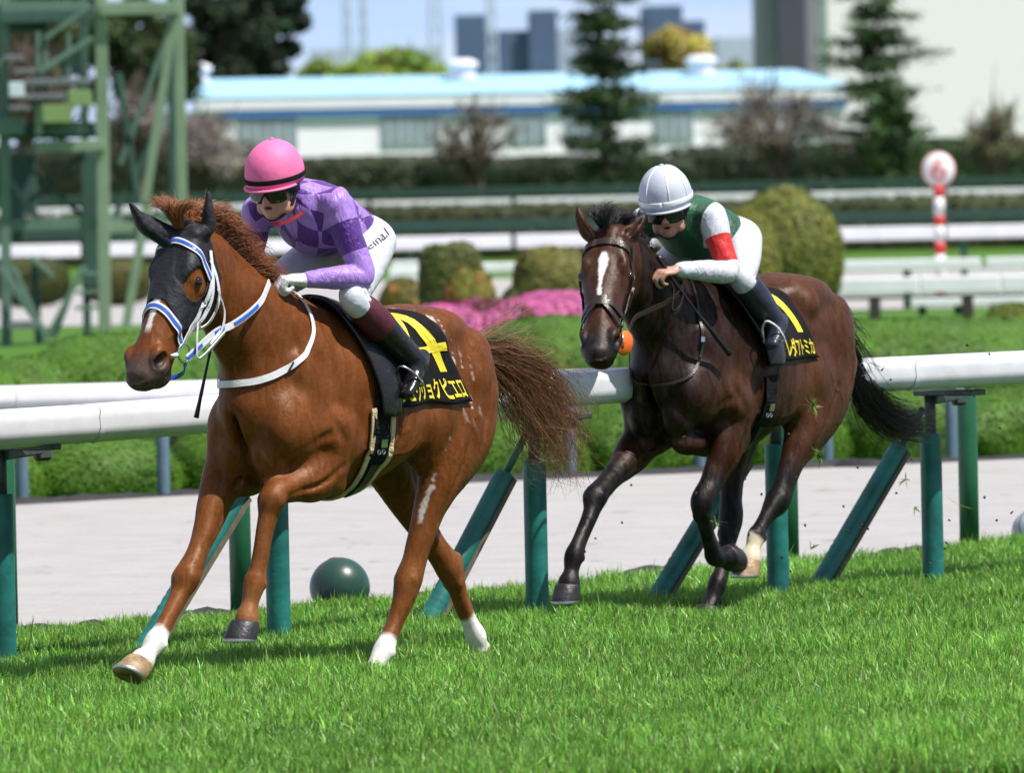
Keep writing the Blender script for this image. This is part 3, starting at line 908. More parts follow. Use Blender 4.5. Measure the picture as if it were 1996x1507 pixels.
# ---- clipped shrubs behind the far rail
G1 = (.050, .120, .009); G2 = (.070, .165, .011)
lowm = [shrub_mesh((.64, .52, .43), 13000, G2, 40 + k, .0125, .05, 2.2) for k in range(3)]
rr = np.random.default_rng(5)
for k in range(-2, 9):
    s_ = k * 1.22 + rr.uniform(-.15, .15); c = A0 + AD * s_ + AP * 1.0
    place('clipped_shrub', lowm[k % 3], CLIP, (c[0], c[1], .06 + rr.uniform(-.03, .05)), rr.uniform(-.2, .2) + math.atan2(AD[1], AD[0]), (1.0 + rr.uniform(-.2, .15), .9, rr.uniform(.75, 1.10)), 'low rounded bright green shrub in the row right behind the far rail', 'shrub', 'rounded shrubs behind the far rail')
lowm2 = [shrub_mesh((.8, .6, .58), 9000, (.045, .075, .014), 50 + k, .014, .06, 2.2) for k in range(2)]
for k in range(-2, 9):
    s_ = k * 1.1 + rr.uniform(-.15, .15); c = A0 + AD * s_ + AP * 2.6
    place('clipped_shrub', lowm2[k % 2], CLIP, (c[0], c[1], .05), rr.uniform(0, 6), (1.1, 1.1, rr.uniform(.95, 1.15)), 'darker rounded shrub in the second row behind the far rail', 'shrub', 'darker shrubs behind the far rail')
# long clipped hedges
def hedge(x0, x1, ytop, Y, depth, base, rs, label, size=.03, name='clipped_hedge', n=9000, box=4, tipcol=None, tipw=0, ybot=None, cat='hedge'):
    a, b = at(x0, ytop, Y), at(x1, ytop, Y); w = (b[0] - a[0]) / 2; h = (a[2] + b[2]) / 2
    zb = 0 if ybot is None else at((x0 + x1) / 2, ybot, Y)[2]
    me = shrub_mesh((w, depth, (h - zb)), n, base, rs, size, .035, box, -.05, tipcol, tipw)
    return place(name, me, CLIP, ((a[0] + b[0]) / 2, Y + depth, max(zb, 0)), 0, (1, 1, 1), label, cat)
hedge(15, 430, 655, 80, 1.6, G2, 60, 'long clipped bright green hedge behind the head of the chestnut horse', .018, n=20000, box=3.2)
hedge(-160, 160, 702, 74, 1.2, G2, 61, 'rounded clipped hedge end at the left picture edge above the rail', .018, n=12000, box=2.6)
hedge(900, 1420, 622, 84, 1.6, G2, 62, 'long clipped bright green hedge between the two horses', .018, n=24000)
hedge(1430, 2150, 628, 84, 1.7, G2, 63, 'long clipped bright green hedge right of the dark bay horse', .018, n=28000)
hedge(430, 905, 640, 88, 1.5, G1, 64, 'clipped hedge mostly hidden behind the chestnut horse', .02, n=9000)
hedge(1905, 2060, 592, 100, 1.0, (.10, .14, .015), 65, 'small olive shrub standing on the hedge at the right edge', .04, 'shrub', 4000, 2.2, cat='shrub')
# azaleas
PK = (.56, .13, .32)
for k, (x0, x1, yt, Y) in enumerate(((800, 940, 598, 93), (870, 1060, 586, 94), (985, 1190, 574, 95), (1110, 1330, 570, 96))):
    hedge(x0, x1, yt, Y, .9, PK, 70 + k, ['small pink azalea mound just above the rump of the chestnut', 'darker pink azalea mound beside the rump of the chestnut', 'large pink azalea mound left of the head of the dark bay', 'pink azalea mound behind the head of the dark bay'][k], .022, 'azalea_bush', 12000, 5.5, (.10, .03, .03), (.15, .45, .05, .08)[k], cat='azalea')
# shaped bushes in the infield
OL = (.075, .095, .012)
def bush(x, ytop, w, Y, base, rs, label, box=2.2, tipcol=None, tipw=0, n=14000, zs=1.0, size=.032):
    c = at(x, ytop, Y); r_ = w / 2 * Y / 18000; h = c[2] / 2
    o = empty('round_bush', (c[0], Y, 0))
    link('foliage', shrub_mesh((r_, r_, h), n, base, rs, size, .04, box, -1.1, tipcol, tipw), CLIP, o, (0, 0, h))
    V, Fq = tube([(0, 0, 0), (0, 0, h * .8)], [.09, .05], 8); link('stem', mesh('stem', V, Fq, True), M['bark'], o)
    return tag(o, label, 'bush')
M['bark'] = simple('bark', (.10, .075, .055), .85, var=.4, scale=14, bump=.6)
bush(1528, 362, 222, 120, (.15, .17, .03), 80, 'big ball shaped olive bush behind the dark bay rider', 2.15, n=24000)
bush(1455, 400, 130, 118, (.17, .18, .03), 81, 'smaller yellowish bush half hidden in front of the ball shaped bush', 2.1)
bush(878, 474, 122, 112, (.095, .11, .025), 82, 'dark upright clipped bush above the rump of the chestnut', 4.5)
bush(915, 522, 110, 108, (.17, .17, .025), 83, 'yellow green bush in front of the dark clipped bush', 2.3, (.35, .12, .03), .25)
bush(1075, 478, 165, 114, (.15, .145, .03), 84, 'wide brownish olive bush left of the head of the dark bay', 2.6)
bush(1000, 560, 70, 106, (.05, .07, .014), 85, 'small dark bush above the pink azaleas', 2.2, n=3500)
bush(785, 540, 100, 116, (.11, .10, .016), 86, 'yellowish bush beside the thigh of the purple rider', 2.2, (.4, .2, .04), .2)
bush(60, 500, 150, 160, (.05, .065, .012), 87, 'dark olive bush behind the foot of the steel tower', 3, n=5000)
bush(230, 505, 130, 160, (.075, .08, .012), 88, 'olive bush behind the slanting leg of the tower', 3, n=5000)

# ------------------------------------------------------------------ behind the course
def px(w, Y): return w * Y / 18000.0

# low white rails across the infield
M['rail_far'] = simple('rail_far', (.90, .90, .93), .5, var=.08, scale=2)
M['band_green'] = simple('band_green', (.014, .055, .036), .6, var=.2, scale=3)
def far_rail(xs, ytop, th, Y, post_dx, label, name='white_rail', greenband=None, postm='post_green', joint=280, ext=60):
    x0, x1 = xs; a, b = at(x0, ytop, Y), at(x1, ytop, Y); z = (a[2] + b[2]) / 2; h = px(th, Y)
    o = empty(name, (0, Y, 0))
    step = px(joint, Y); X = a[0]; k = 0
    while X < b[0] - 1e-6:
        e = min(X + step, b[0]); bm = bmesh.new()
        add_box(bm, ((X + e) / 2, 0, z - h / 2), (e - X - px(9, Y), .16, h), None, .02, 2)
        link('rail_section', bm_mesh(bm, 'rail_section'), M['rail_far'], o)
        X = e; k += 1
    X = a[0] + px(post_dx * .4, Y); pm_ = None
    while X < b[0]:
        if pm_ is None:
            V, Fq = tube([(0, 0, 0), (0, 0, z - h * .5)], .06, 8); pm_ = mesh('post', V, Fq, True); pm_.materials.append(M[postm])
        link('post', pm_, None, o, (X, .12, 0)); X += px(post_dx, Y)
    if greenband:
        zz = at(998, greenband[0], Y)[2]; hh = px(greenband[1], Y); bm = bmesh.new()
        add_box(bm, ((a[0] + b[0]) / 2, .35, zz - hh / 2), (b[0] - a[0], .10, hh), None, .01); link('green_band', bm_mesh(bm, 'green_band'), M['band_green'], o)
    return tag(o, label, 'rail')
far_rail((-120, 2120), 387, 25, 250, 380, 'farthest white rail running in front of the tall dark hedge', greenband=(364, 16))
far_rail((-120, 2120), 457, 26, 170, 270, 'white rail passing behind the round furlong marker pole', greenband=(427, 22))
far_rail((1636, 2110), 503, 22, 138, 330, 'white rail that hides the foot of the furlong marker')
far_rail((925, 1015), 512, 20, 138, 60, 'short white rail piece left of the brown olive bush', ext=0)
far_rail((758, 828), 508, 20, 138, 50, 'short white rail piece right of the purple rider')
M['wood_dark'] = simple('wood_dark', (.045, .035, .032), .7, var=.3, scale=10, bump=.3)
wb = empty('white_barrier', (0, 126, 0))
a_, b_ = at(1632, 538, 126), at(2110, 538, 126); zt = (a_[2] + b_[2]) / 2
for k in range(3):
    w_ = (b_[0] - a_[0]) / 3; bm = bmesh.new(); add_box(bm, (a_[0] + w_ * (k + .5), 0, zt - .11), (w_ - .02, .14, .22), None, .02, 2); link('barrier_board', bm_mesh(bm, 'barrier_board'), M['rail_far'], wb)
bm = bmesh.new(); add_box(bm, ((a_[0] + b_[0]) / 2, .02, zt - .27), (b_[0] - a_[0], .08, .05), None, .01); link('lower_beam', bm_mesh(bm, 'lower_beam'), M['steel_grey'], wb)
for x in (1525, 1705, 1886, 2060):
    bm = bmesh.new(); c = at(x, 580, 126); add_box(bm, (c[0], .03, zt / 2 - .13), (.155, .155, zt - .26), None, .012); link('wooden_post', bm_mesh(bm, 'wooden_post'), M['wood_dark'], wb)
tag(wb, 'broad white barrier on dark wooden posts right of the ball bush', 'barrier')
far_rail((1770, 2110), 578, 16, 131, 70, 'thin low white rail under the broad barrier at right')
# white board behind the purple rider
bm = bmesh.new(); c = at(795, 560, 133); add_box(bm, (c[0], 133, c[2]), (px(75, 133), .06, px(75, 133)), None, .02); o = link('white_board', bm_mesh(bm, 'white_board'), M['rail_far']); tag(o, 'plain white board standing right of the purple rider above the saddle', 'board')

# ---- furlong marker
M['sign_red'] = simple('sign_red', (.62, .03, .03), .5, var=.1); M['sign_white'] = simple('sign_white', (.80, .78, .77), .5, var=.05); M['sign_pink'] = simple('sign_pink', (.74, .20, .19), .5, var=.1)
Y = 150; c = at(1829, 330, Y); fm = empty('furlong_marker', (c[0], Y, 0))
st = [(362, 384, 'sign_red'), (384, 420, 'sign_white'), (420, 440, 'sign_red'), (440, 472, 'sign_white'), (472, 496, 'sign_red'), (496, 560, 'sign_white'), (560, 600, 'sign_red')]
zs = [at(1829, q[0], Y)[2] for q in st] + [0]
for k in range(len(st)):
    if zs[k] <= 0.02: break
    V, Fq = tube([(0, 0, max(zs[k + 1], 0)), (0, 0, zs[k])], px(10, Y), 16); link('pole_stripe', mesh('pole_stripe', V, Fq, True), M[st[k][2]], fm)
bm = bmesh.new(); bmesh.ops.create_uvsphere(bm, u_segments=36, v_segments=20, radius=1, matrix=Matrix.Translation((0, 0, c[2])) @ Matrix.Diagonal((px(32, Y), .10, px(34, Y), 1))); disc = link('disc', bm_mesh(bm, 'disc', True), M['sign_white'], fm)
V2, Fc, asp = text_verts('6', .3, 0, .0, 1); hh = px(42, Y); ww = hh * .68
P_ = np.stack([(V2[:, 0] - .5) * ww, -.10 * np.sqrt(np.clip(1 - ((V2[:, 0] - .5) * ww / px(32, Y)) ** 2 - ((V2[:, 1] - .5) * hh / px(34, Y)) ** 2, 0, 1)) - .006, c[2] + (V2[:, 1] - .5) * hh], 1)
link('number', mesh('number', P_, Fc, False), M['sign_red'], disc)
a = np.linspace(0, 2 * PI, 40); link('rim', join_strips('rim', [tube(np.stack([px(31, Y) * np.cos(a), 0 * a - .01, c[2] + px(33, Y) * np.sin(a)], 1), .018, 6, False)], True), M['sign_pink'], disc)
tag(fm, 'round white furlong marker with a red 6 on a red and white pole', 'sign')

# ---- steel tower
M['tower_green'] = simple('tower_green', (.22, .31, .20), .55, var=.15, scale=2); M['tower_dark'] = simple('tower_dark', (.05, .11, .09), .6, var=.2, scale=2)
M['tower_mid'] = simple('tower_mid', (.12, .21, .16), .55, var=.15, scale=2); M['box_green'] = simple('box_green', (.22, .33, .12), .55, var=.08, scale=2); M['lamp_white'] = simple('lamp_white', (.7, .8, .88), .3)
Y = 124; tw = empty('steel_tower', (at(195, 600, Y)[0], Y, 0)); tx = at(195, 600, Y)[0]
def tb(name, p, q, w, m, dy=0.0, h=None):
    a, b = at(*p, Y), at(*q, Y); bm = bmesh.new()
    add_bar(bm, (a[0] - tx, dy, a[2]), (b[0] - tx, dy, b[2]), px(w, Y), px(h or w, Y), .008); return link(name, bm_mesh(bm, name), M[m], tw)
def tq(name, x0, x1, y0, y1, m, dy=0.0, d=.3):
    a, b = at(x0, y0, Y), at(x1, y1, Y); bm = bmesh.new()
    add_box(bm, ((a[0] + b[0]) / 2 - tx, dy, (a[2] + b[2]) / 2), (abs(b[0] - a[0]), d, abs(a[2] - b[2])), None, .008); return link(name, bm_mesh(bm, name), M[m], tw)
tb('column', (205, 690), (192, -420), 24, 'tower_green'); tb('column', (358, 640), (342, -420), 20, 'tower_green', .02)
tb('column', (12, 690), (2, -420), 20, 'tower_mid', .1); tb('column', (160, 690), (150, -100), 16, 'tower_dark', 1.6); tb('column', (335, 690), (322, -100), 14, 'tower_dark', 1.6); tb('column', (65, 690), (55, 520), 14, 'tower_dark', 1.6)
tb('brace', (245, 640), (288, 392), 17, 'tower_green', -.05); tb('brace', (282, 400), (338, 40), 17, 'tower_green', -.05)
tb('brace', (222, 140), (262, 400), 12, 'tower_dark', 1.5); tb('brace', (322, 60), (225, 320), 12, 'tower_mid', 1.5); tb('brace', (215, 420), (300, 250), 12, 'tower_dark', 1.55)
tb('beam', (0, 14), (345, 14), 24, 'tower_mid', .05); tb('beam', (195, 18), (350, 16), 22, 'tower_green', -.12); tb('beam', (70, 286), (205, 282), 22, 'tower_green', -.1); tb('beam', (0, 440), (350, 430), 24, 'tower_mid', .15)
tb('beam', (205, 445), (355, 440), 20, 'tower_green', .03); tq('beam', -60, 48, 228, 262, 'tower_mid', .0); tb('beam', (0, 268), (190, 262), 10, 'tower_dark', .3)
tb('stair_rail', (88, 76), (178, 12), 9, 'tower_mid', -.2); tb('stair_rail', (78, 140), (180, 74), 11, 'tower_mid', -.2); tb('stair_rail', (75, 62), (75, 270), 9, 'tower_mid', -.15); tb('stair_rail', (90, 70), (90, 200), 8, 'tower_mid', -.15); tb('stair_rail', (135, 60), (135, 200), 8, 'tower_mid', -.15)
for k, (x0, x1, y) in enumerate(((10, 46, 108), (30, 70, 134), (48, 180, 155), (48, 130, 184), (20, 60, 206))):
    tq('stair_tread', x0, x1, y, y + 8, 'steel_grey', -.1, .5)
tq('equipment_box', 84, 142, 205, 238, 'box_green', -.2); tq('equipment_box', 134, 180, 176, 206, 'box_green', -.2); tq('cross_panel', 70, 84, 205, 262, 'tower_green', -.1); tq('cross_panel', 120, 160, 90, 145, 'tower_mid', .3)
tq('lamp', 20, 50, 160, 188, 'lamp_white', -.3, .1)
tb('stair_side', (0, 520), (90, 650), 14, 'tower_mid', -.1); tb('stair_side', (28, 520), (92, 660), 10, 'tower_mid', -.4); tb('stair_side', (92, 660), (165, 520), 11, 'tower_mid', -.1); tb('stair_side', (60, 500), (105, 540), 9, 'tower_mid', -.1); tb('stair_side', (105, 660), (150, 540), 9, 'tower_mid', .1)
for y in (535, 570, 600): tb('stair_side', (148, y), (205, y - 2), 8, 'tower_mid', -.05)
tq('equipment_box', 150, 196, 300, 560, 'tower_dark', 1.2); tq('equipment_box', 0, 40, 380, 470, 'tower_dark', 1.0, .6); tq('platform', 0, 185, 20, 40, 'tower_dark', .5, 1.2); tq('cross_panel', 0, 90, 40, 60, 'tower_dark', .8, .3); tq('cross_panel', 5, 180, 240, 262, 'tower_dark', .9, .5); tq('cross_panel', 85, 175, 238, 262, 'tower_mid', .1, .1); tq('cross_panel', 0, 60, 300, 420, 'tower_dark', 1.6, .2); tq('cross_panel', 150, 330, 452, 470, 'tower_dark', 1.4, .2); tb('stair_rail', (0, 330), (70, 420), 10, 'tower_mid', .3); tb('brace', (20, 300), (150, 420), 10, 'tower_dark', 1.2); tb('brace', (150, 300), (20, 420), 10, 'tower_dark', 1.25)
tq('platform', 20, 75, 625, 640, 'steel_grey', -.3, .6)
tag(tw, 'green steel lattice tower with stairs at the left picture edge', 'tower')

# ---- the long low building
M['wall_white'] = simple('wall_white', (.90, .89, .94), .7, var=.04, scale=.6); M['roof_blue'] = simple('roof_blue', (.34, .60, .76), .55, var=.06, scale=.5); M['fascia'] = simple('fascia', (.80, .80, .86), .6, var=.05, scale=.5); M['trim_blue'] = simple('trim_blue', (.07, .20, .58), .5, var=.08)
M['pane'] = simple('pane', (.22, .28, .31), .15, var=.25, scale=1.5); M['frame_pale'] = simple('frame_pale', (.55, .60, .62), .5)
Y = 345; c0 = at(395, 320, Y); bl = empty('long_building', (c0[0], Y, 0)); ox = c0[0]
def bb(name, x0, x1, y0, y1, m, dy=0, d=.2, par=None, mid_=900):
    a, b = at(x0, 0, Y)[0], at(x1, 0, Y)[0]; z0, z1 = at(mid_, y0, Y)[2], at(mid_, y1, Y)[2]; bm = bmesh.new()
    add_box(bm, ((a + b) / 2 - ox, dy, (z0 + z1) / 2), (abs(b - a), d, abs(z0 - z1)), None, .01); return link(name, bm_mesh(bm, name), M[m], par or bl)
zb = 0
bm = bmesh.new(); a, b = at(430, 0, Y)[0] - ox, at(1660, 0, Y)[0] - ox; zt = at(900, 205, Y)[2]
add_box(bm, ((a + b) / 2, 4, zt / 2), (b - a, 8, zt), None, .02); link('wall', bm_mesh(bm, 'wall'), M['wall_white'], bl)
bb('trim', 425, 1662, 204, 219, 'trim_blue', -.10, .22); bb('fascia', 375, 1665, 177, 205, 'fascia', -.12, .3)
r0, r1 = at(900, 178, Y)[2], at(900, 141, Y)[2]; a, b = at(372, 0, Y)[0] - ox, at(1668, 0, Y)[0] - ox
rf = link('roof', mesh('roof', [(a, -.3, r0), (b, -.3, r0), (b - .6, 4, r1), (a + .6, 4, r1), (a, 9, r0), (b, 9, r0), (a, -.3, r0 - .1), (b, -.3, r0 - .1), (a, 9, r0 - .1), (b, 9, r0 - .1)], [(0, 1, 2, 3), (3, 2, 5, 4), (0, 3, 4), (1, 5, 2), (6, 7, 1, 0), (4, 5, 9, 8), (8, 9, 7, 6), (0, 4, 8, 6), (1, 7, 9, 5)]), M['roof_blue'], bl)
for x in (420, 942, 1420):
    V = []; cx = at(x, 0, Y)[0] - ox; z0 = r1 - .35; mb = MB()
    mb.tube([(cx, 2.6, z0), (cx, 2.6, z0 + .55)], [.55, .42], 20); mb.tube([(cx, 2.6, z0 + .55), (cx, 2.6, z0 + .62), (cx, 2.6, z0 + .80), (cx, 2.6, z0 + .93)], [.40, .58, .58, .30], 20)
    link('roof_vent', mb.mesh('roof_vent'), M['wall_white'], rf)
for (x0, x1) in ((455, 572), (733, 850), (985, 1060), (1095, 1180), (1272, 1352), (1545, 1620)):
    w = bb('window', x0, x1, 222, 283, 'frame_pale', -.02, .10)
    k = max(3, int((x1 - x0) / 19)); wd = (x1 - x0) / k
    for j in range(k): bb('pane', x0 + j * wd + 3, x0 + (j + 1) * wd - 2, 225, 280, 'pane', -.06, .08, w)
bl.rotation_euler = (0, 0, R(20)); bl.scale = (1.065, 1, 1)
tag(bl, 'long low white building with light blue roof and roof vents', 'building')
# ---- big pale hall and grey block at right
M['hall_wall'] = simple('hall_wall', (.88, .86, .85), .8, var=.02, scale=.3); M['block_grey'] = simple('block_grey', (.30, .31, .34), .7, var=.06, scale=.4); M['block_dark'] = simple('block_dark', (.085, .09, .12), .5, var=.1, scale=.4); M['city_blue'] = simple('city_blue', (.10, .15, .27), .6, var=.12, scale=.2); M['city_pale'] = simple('city_pale', (.52, .60, .74), .7, var=.08, scale=.2)
def block(name, parts, Y, label, d=12, cat='building'):
    x = (at(parts[0][0], 0, Y)[0] + at(parts[0][1], 0, Y)[0]) / 2; o = empty(name, (x, Y, 0))
    for k, (x0, x1, yt, m, dy, nm) in enumerate(parts):
        a, b = at(x0, 0, Y)[0] - x, at(x1, 0, Y)[0] - x; z = at((x0 + x1) / 2, yt, Y)[2]; bm = bmesh.new(); add_box(bm, ((a + b) / 2, d / 2 + dy, z / 2), (b - a, d, z), None, .03); link(nm, bm_mesh(bm, nm), M[m], o)
    return tag(o, label, cat)
h_ = block('exhibition_hall', [(1600, 2350, -300, 'hall_wall', 0, 'wall')], 440, 'huge plain pale wall of a hall at the right edge', 1.5); h_.rotation_euler = (0, 0, R(12))
block('office_tower', [(1515, 1570, -500, 'block_dark', -.6, 'glass_front'), (1480, 1516, -520, 'block_grey', 0, 'side_wall'), (1569, 1602, -520, 'block_grey', 0, 'side_wall')], 480, 'tall grey tower with a dark glass strip right of centre', 14)
block('office_block', [(885, 945, 28, 'city_blue', 0, 'wall'), (944, 1030, 58, 'city_blue', 2, 'wall'), (1029, 1085, 18, 'city_blue', 1, 'wall')], 900, 'blue grey office block far behind the building roof', 30)
block('office_block', [(1085, 1165, 55, 'city_pale', 0, 'wall')], 950, 'pale low block to the right of the blue grey office block', 30)
block('office_block', [(1255, 1330, 10, 'city_blue', 0, 'wall'), (1330, 1375, 38, 'city_blue', 4, 'side_wall')], 900, 'dark distant block between the conifer and the yellow trees', 30)
block('office_block', [(600, 860, 92, 'city_pale', 0, 'wall')], 1100, 'pale distant blocks above the light green trees', 30)
block('office_block', [(1395, 1480, 70, 'city_pale', 0, 'wall')], 1100, 'small pale distant block left of the grey tower', 30)
# lattice masts
def mast(x, yt, w, Y, label, m='city_pale'):
    c = at(x, yt, Y); o = empty('lattice_mast', (c[0], Y, 0)); hw = px(w, Y) / 2; h = c[2]; top = h * 1.25
    for sx, sy in ((-1, -1), (1, -1), (-1, 1), (1, 1)):
        bm = bmesh.new(); add_bar(bm, (sx * hw, sy * hw, 0), (sx * hw * .45, sy * hw * .45, top), px(4, Y), px(4, Y)); link('leg', bm_mesh(bm, 'leg'), M[m], o)
    k = 14
    for j in range(k):
        z0, z1 = top * j / k, top * (j + 1) / k; q = lambda z: hw * (1 - .55 * z / top)
        bm = bmesh.new(); add_bar(bm, (-q(z0), -q(z0), z0), (q(z1), -q(z1), z1), px(2.5, Y)); add_bar(bm, (q(z0), -q(z0), z0), (-q(z1), -q(z1), z1), px(2.5, Y)); link('lattice', bm_mesh(bm, 'lattice'), M[m], o)
    return tag(o, label, 'mast')
mast(676, 0, 18, 800, 'slim grey mast above the light green trees'); mast(708, 0, 14, 820, 'slimmer grey mast just right of the first'); mast(848, 0, 34, 760, 'wide lattice mast left of the blue grey block'); mast(957, 0, 24, 600, 'pale lattice mast in front of the blue grey block')

# ---- tall dark hedge and trees
DG = (.018, .040, .010)
def tall_hedge(x0, x1, yt, Y, base, rs, label, n=9000):
    a, b = at(x0 - 45, yt, Y), at(x1 + 45, yt, Y); h = (a[2] + b[2]) / 2
    me = shrub_mesh(((b[0] - a[0]) / 2, 1.6, h), n, base, rs, .09, .012, 14, -.03); return place('tall_hedge', me, LEAF, ((a[0] + b[0]) / 2, Y + 1.6, 0), 0, (1, 1, 1), label, 'hedge')
tall_hedge(-100, 480, 280, 300, (.028, .038, .014), 101, 'tall dark hedge behind the steel tower'); tall_hedge(480, 860, 306, 300, (.040, .055, .020), 102, 'tall grey green hedge below the building windows'); tall_hedge(860, 1330, 303, 299, DG, 103, 'tall dark green hedge below the conifer'); tall_hedge(1330, 1780, 282, 300, (.020, .034, .012), 104, 'tall dark hedge behind the dark bay rider'); tall_hedge(1770, 2120, 268, 298, (.022, .052, .012), 105, 'tall green hedge behind the furlong marker')
tall_hedge(-100, 2120, 398, 230, (.050, .062, .016), 106, 'low olive hedge between the two farthest white rails', 16000)

def tree(name, label, x, ytop, Y, w, base, rs, kind='conifer', n=7000, leaf=.13, ybase=None, sparse=1.0, cat='tree'):
    r = np.random.default_rng(rs); c = at(x, ytop, Y); h = c[2]; hw = px(w, Y) / 2
    o = empty(name, (c[0], Y, 0)); mb = MB(); P = []; D = []; Cw = []
    mb.tube(spline(np.array([(0, 0, -.2), (.05, 0, h * .3), (-.05, .05, h * .65), (0, 0, h * .96)]), 5), np.interp(np.linspace(0, 1, 16), [0, 1], [max(.16, h * .022), .03]), 8)
    if kind == 'conifer':
        tiers = np.sort(np.concatenate([np.linspace(.16, .97, max(7, int(h / .8))), r.uniform(.2, .9, 5)])); nb = 6; m = len(tiers) * nb
        for ti, t0 in enumerate(tiers):
            wide = (1.08 - .55 * t0) * r.uniform(.6, 1.2); a0 = r.uniform(0, 6.28)
            for kb in range(nb):
                t = t0 + r.uniform(-.03, .03); z = h * t; L = hw * wide * r.uniform(.35, 1.3); a = a0 + kb * 6.28 / nb + r.uniform(-.3, .3)
                e = np.array((math.cos(a) * L, math.sin(a) * L, z + L * r.uniform(-.05, .20)))
                mb.tube([(0, 0, z - .05), e * np.array((.55, .55, 1)) - np.array((0, 0, .02)), e], [.05, .03, .012], 5)
                q = int(n / m); tt = r.random(q) ** .6; pt = np.array((0, 0, z)) * (1 - tt)[:, None] + e * tt[:, None]
                pt = pt + r.normal(size=(q, 3)) * np.array((.17, .17, .075)) * (1 + .25 * L); P.append(pt); Cw.append(np.full(q, r.uniform(.6, 1.5)))
    else:
        m = 26 if kind == 'broad' else 34
        for k in range(m):
            d = r.normal(size=3); d /= np.linalg.norm(d); d[2] = abs(d[2]) * .9 - .15
            rad = r.uniform(.35, 1.0) ** .6; z0 = h * r.uniform(.18, .5); cc = np.array((d[0] * hw * rad, d[1] * hw * rad, h * .58 + d[2] * h * .40 * rad))
            mid_ = np.array((cc[0] * .45, cc[1] * .45, z0 + (cc[2] - z0) * .6)); mb.tube(spline(np.array([(0, 0, z0), mid_, cc]), 4), np.linspace(.09, .02, 9), 5)
            if kind == 'bare':
                for _ in range(9):
                    e = cc + r.normal(size=3) * np.array((hw * .28, hw * .28, h * .10)); mb.tube([cc * .8 + mid_ * .2, (cc + e) / 2 + r.normal(size=3) * .06, e], [.025, .016, .008], 4)
            q = int(n / m); s_ = hw * (.34 if kind == 'broad' else .40)
            dd = r.normal(size=(q, 3)); dd /= np.linalg.norm(dd, axis=1)[:, None]
            pt = cc + dd * s_ * (r.random(q) ** .45)[:, None] * np.array((1, 1, .75)); P.append(pt); Cw.append(np.full(q, r.uniform(.6, 1.4)))
    link('trunk', mb.mesh('trunk'), M['bark'], o)
    P = np.concatenate(P); Cw = np.concatenate(Cw); nr = P - np.array((0, 0, h * .5)); nr /= np.linalg.norm(nr, axis=1)[:, None] + 1e-6
    V, F, C = leaf_cloud(P, nr, np.full(len(P), leaf), palette(len(P), base, .12, rs + 1) * Cw[:, None], rs + 2, .55, .3)
    me = mesh('crown', V, F, False); vcol(me, np.clip(C, .002, 1)); link('crown', me, LEAF, o)
    return tag(o, label, cat)
tree('conifer_tree', 'tall dark conifer in front of the middle of the long building', 1172, -28, 288, 240, (.060, .105, .042), 110, n=16000, leaf=.075)
tree('conifer_tree', 'tall dark conifer in front of the pale hall', 1705, -40, 292, 250, (.060, .115, .038), 111, n=16000, leaf=.075)
tree('conifer_tree', 'short bushy green conifer right under the tall one by the hall', 1735, 180, 285, 150, (.05, .10, .03), 112, n=4000)
tree('leafy_tree', 'dark broad tree behind the top of the steel tower', 430, -120, 400, 230, (.032, .055, .028), 113, 'broad', 9000, .2)
tree('leafy_tree', 'dark tall tree at the left end of the building roof', 530, -150, 405, 150, (.030, .058, .032), 114, 'broad', 9000, .2)
tree('leafy_tree', 'dark green tree seen between the tower columns', 265, -70, 330, 230, (.05, .085, .025), 115, 'broad', 7000, .18)
tree('leafy_tree', 'olive green tree behind the stairs of the tower', 110, -110, 332, 300, (.06, .085, .022), 116, 'broad', 7000, .18)
tree('leafy_tree', 'light green tree mass left of the two slim masts', 640, 84, 520, 170, (.28, .37, .08), 117, 'broad', 5000, .28)
tree('leafy_tree', 'light green rounded tree right of the two slim masts', 800, 60, 500, 300, (.29, .40, .075), 118, 'broad', 9000, .28)
tree('leafy_tree', 'brownish bare tree between the slim masts', 712, 90, 480, 90, (.32, .27, .22), 119, 'broad', 3000, .2)
tree('leafy_tree', 'yellowish spring tree behind the right roof vent', 1310, 30, 500, 210, (.50, .42, .12), 120, 'broad', 6000, .28)
tree('leafy_tree', 'olive tree at the right end of the building roof', 1440, 95, 520, 110, (.34, .38, .12), 121, 'broad', 4000, .28)
tree('cherry_tree', 'bare pinkish brown cherry tree in front of the right end of the building', 1510, 118, 290, 260, (.36, .31, .27), 122, 'bare', 2400, .06)
tree('cherry_tree', 'thin bare cherry tree in front of the building windows', 925, 165, 292, 170, (.36, .32, .27), 123, 'bare', 800, .055)
tree('cherry_tree', 'pale cherry tree right of the steel tower', 385, 190, 288, 180, (.34, .29, .27), 124, 'bare', 3600, .07)
tree('cherry_tree', 'pale cherry tree behind the slanting tower leg', 265, 130, 286, 150, (.27, .22, .20), 125, 'bare', 3000, .07)
tree('cherry_tree', 'budding young tree in front of the pale hall at right', 1935, 168, 270, 110, (.32, .32, .17), 126, 'bare', 1300, .06)
tree('cherry_tree', 'reddish brown tree behind the upper stairs of the tower', 50, 20, 320, 170, (.15, .11, .09), 127, 'bare', 4000, .08)

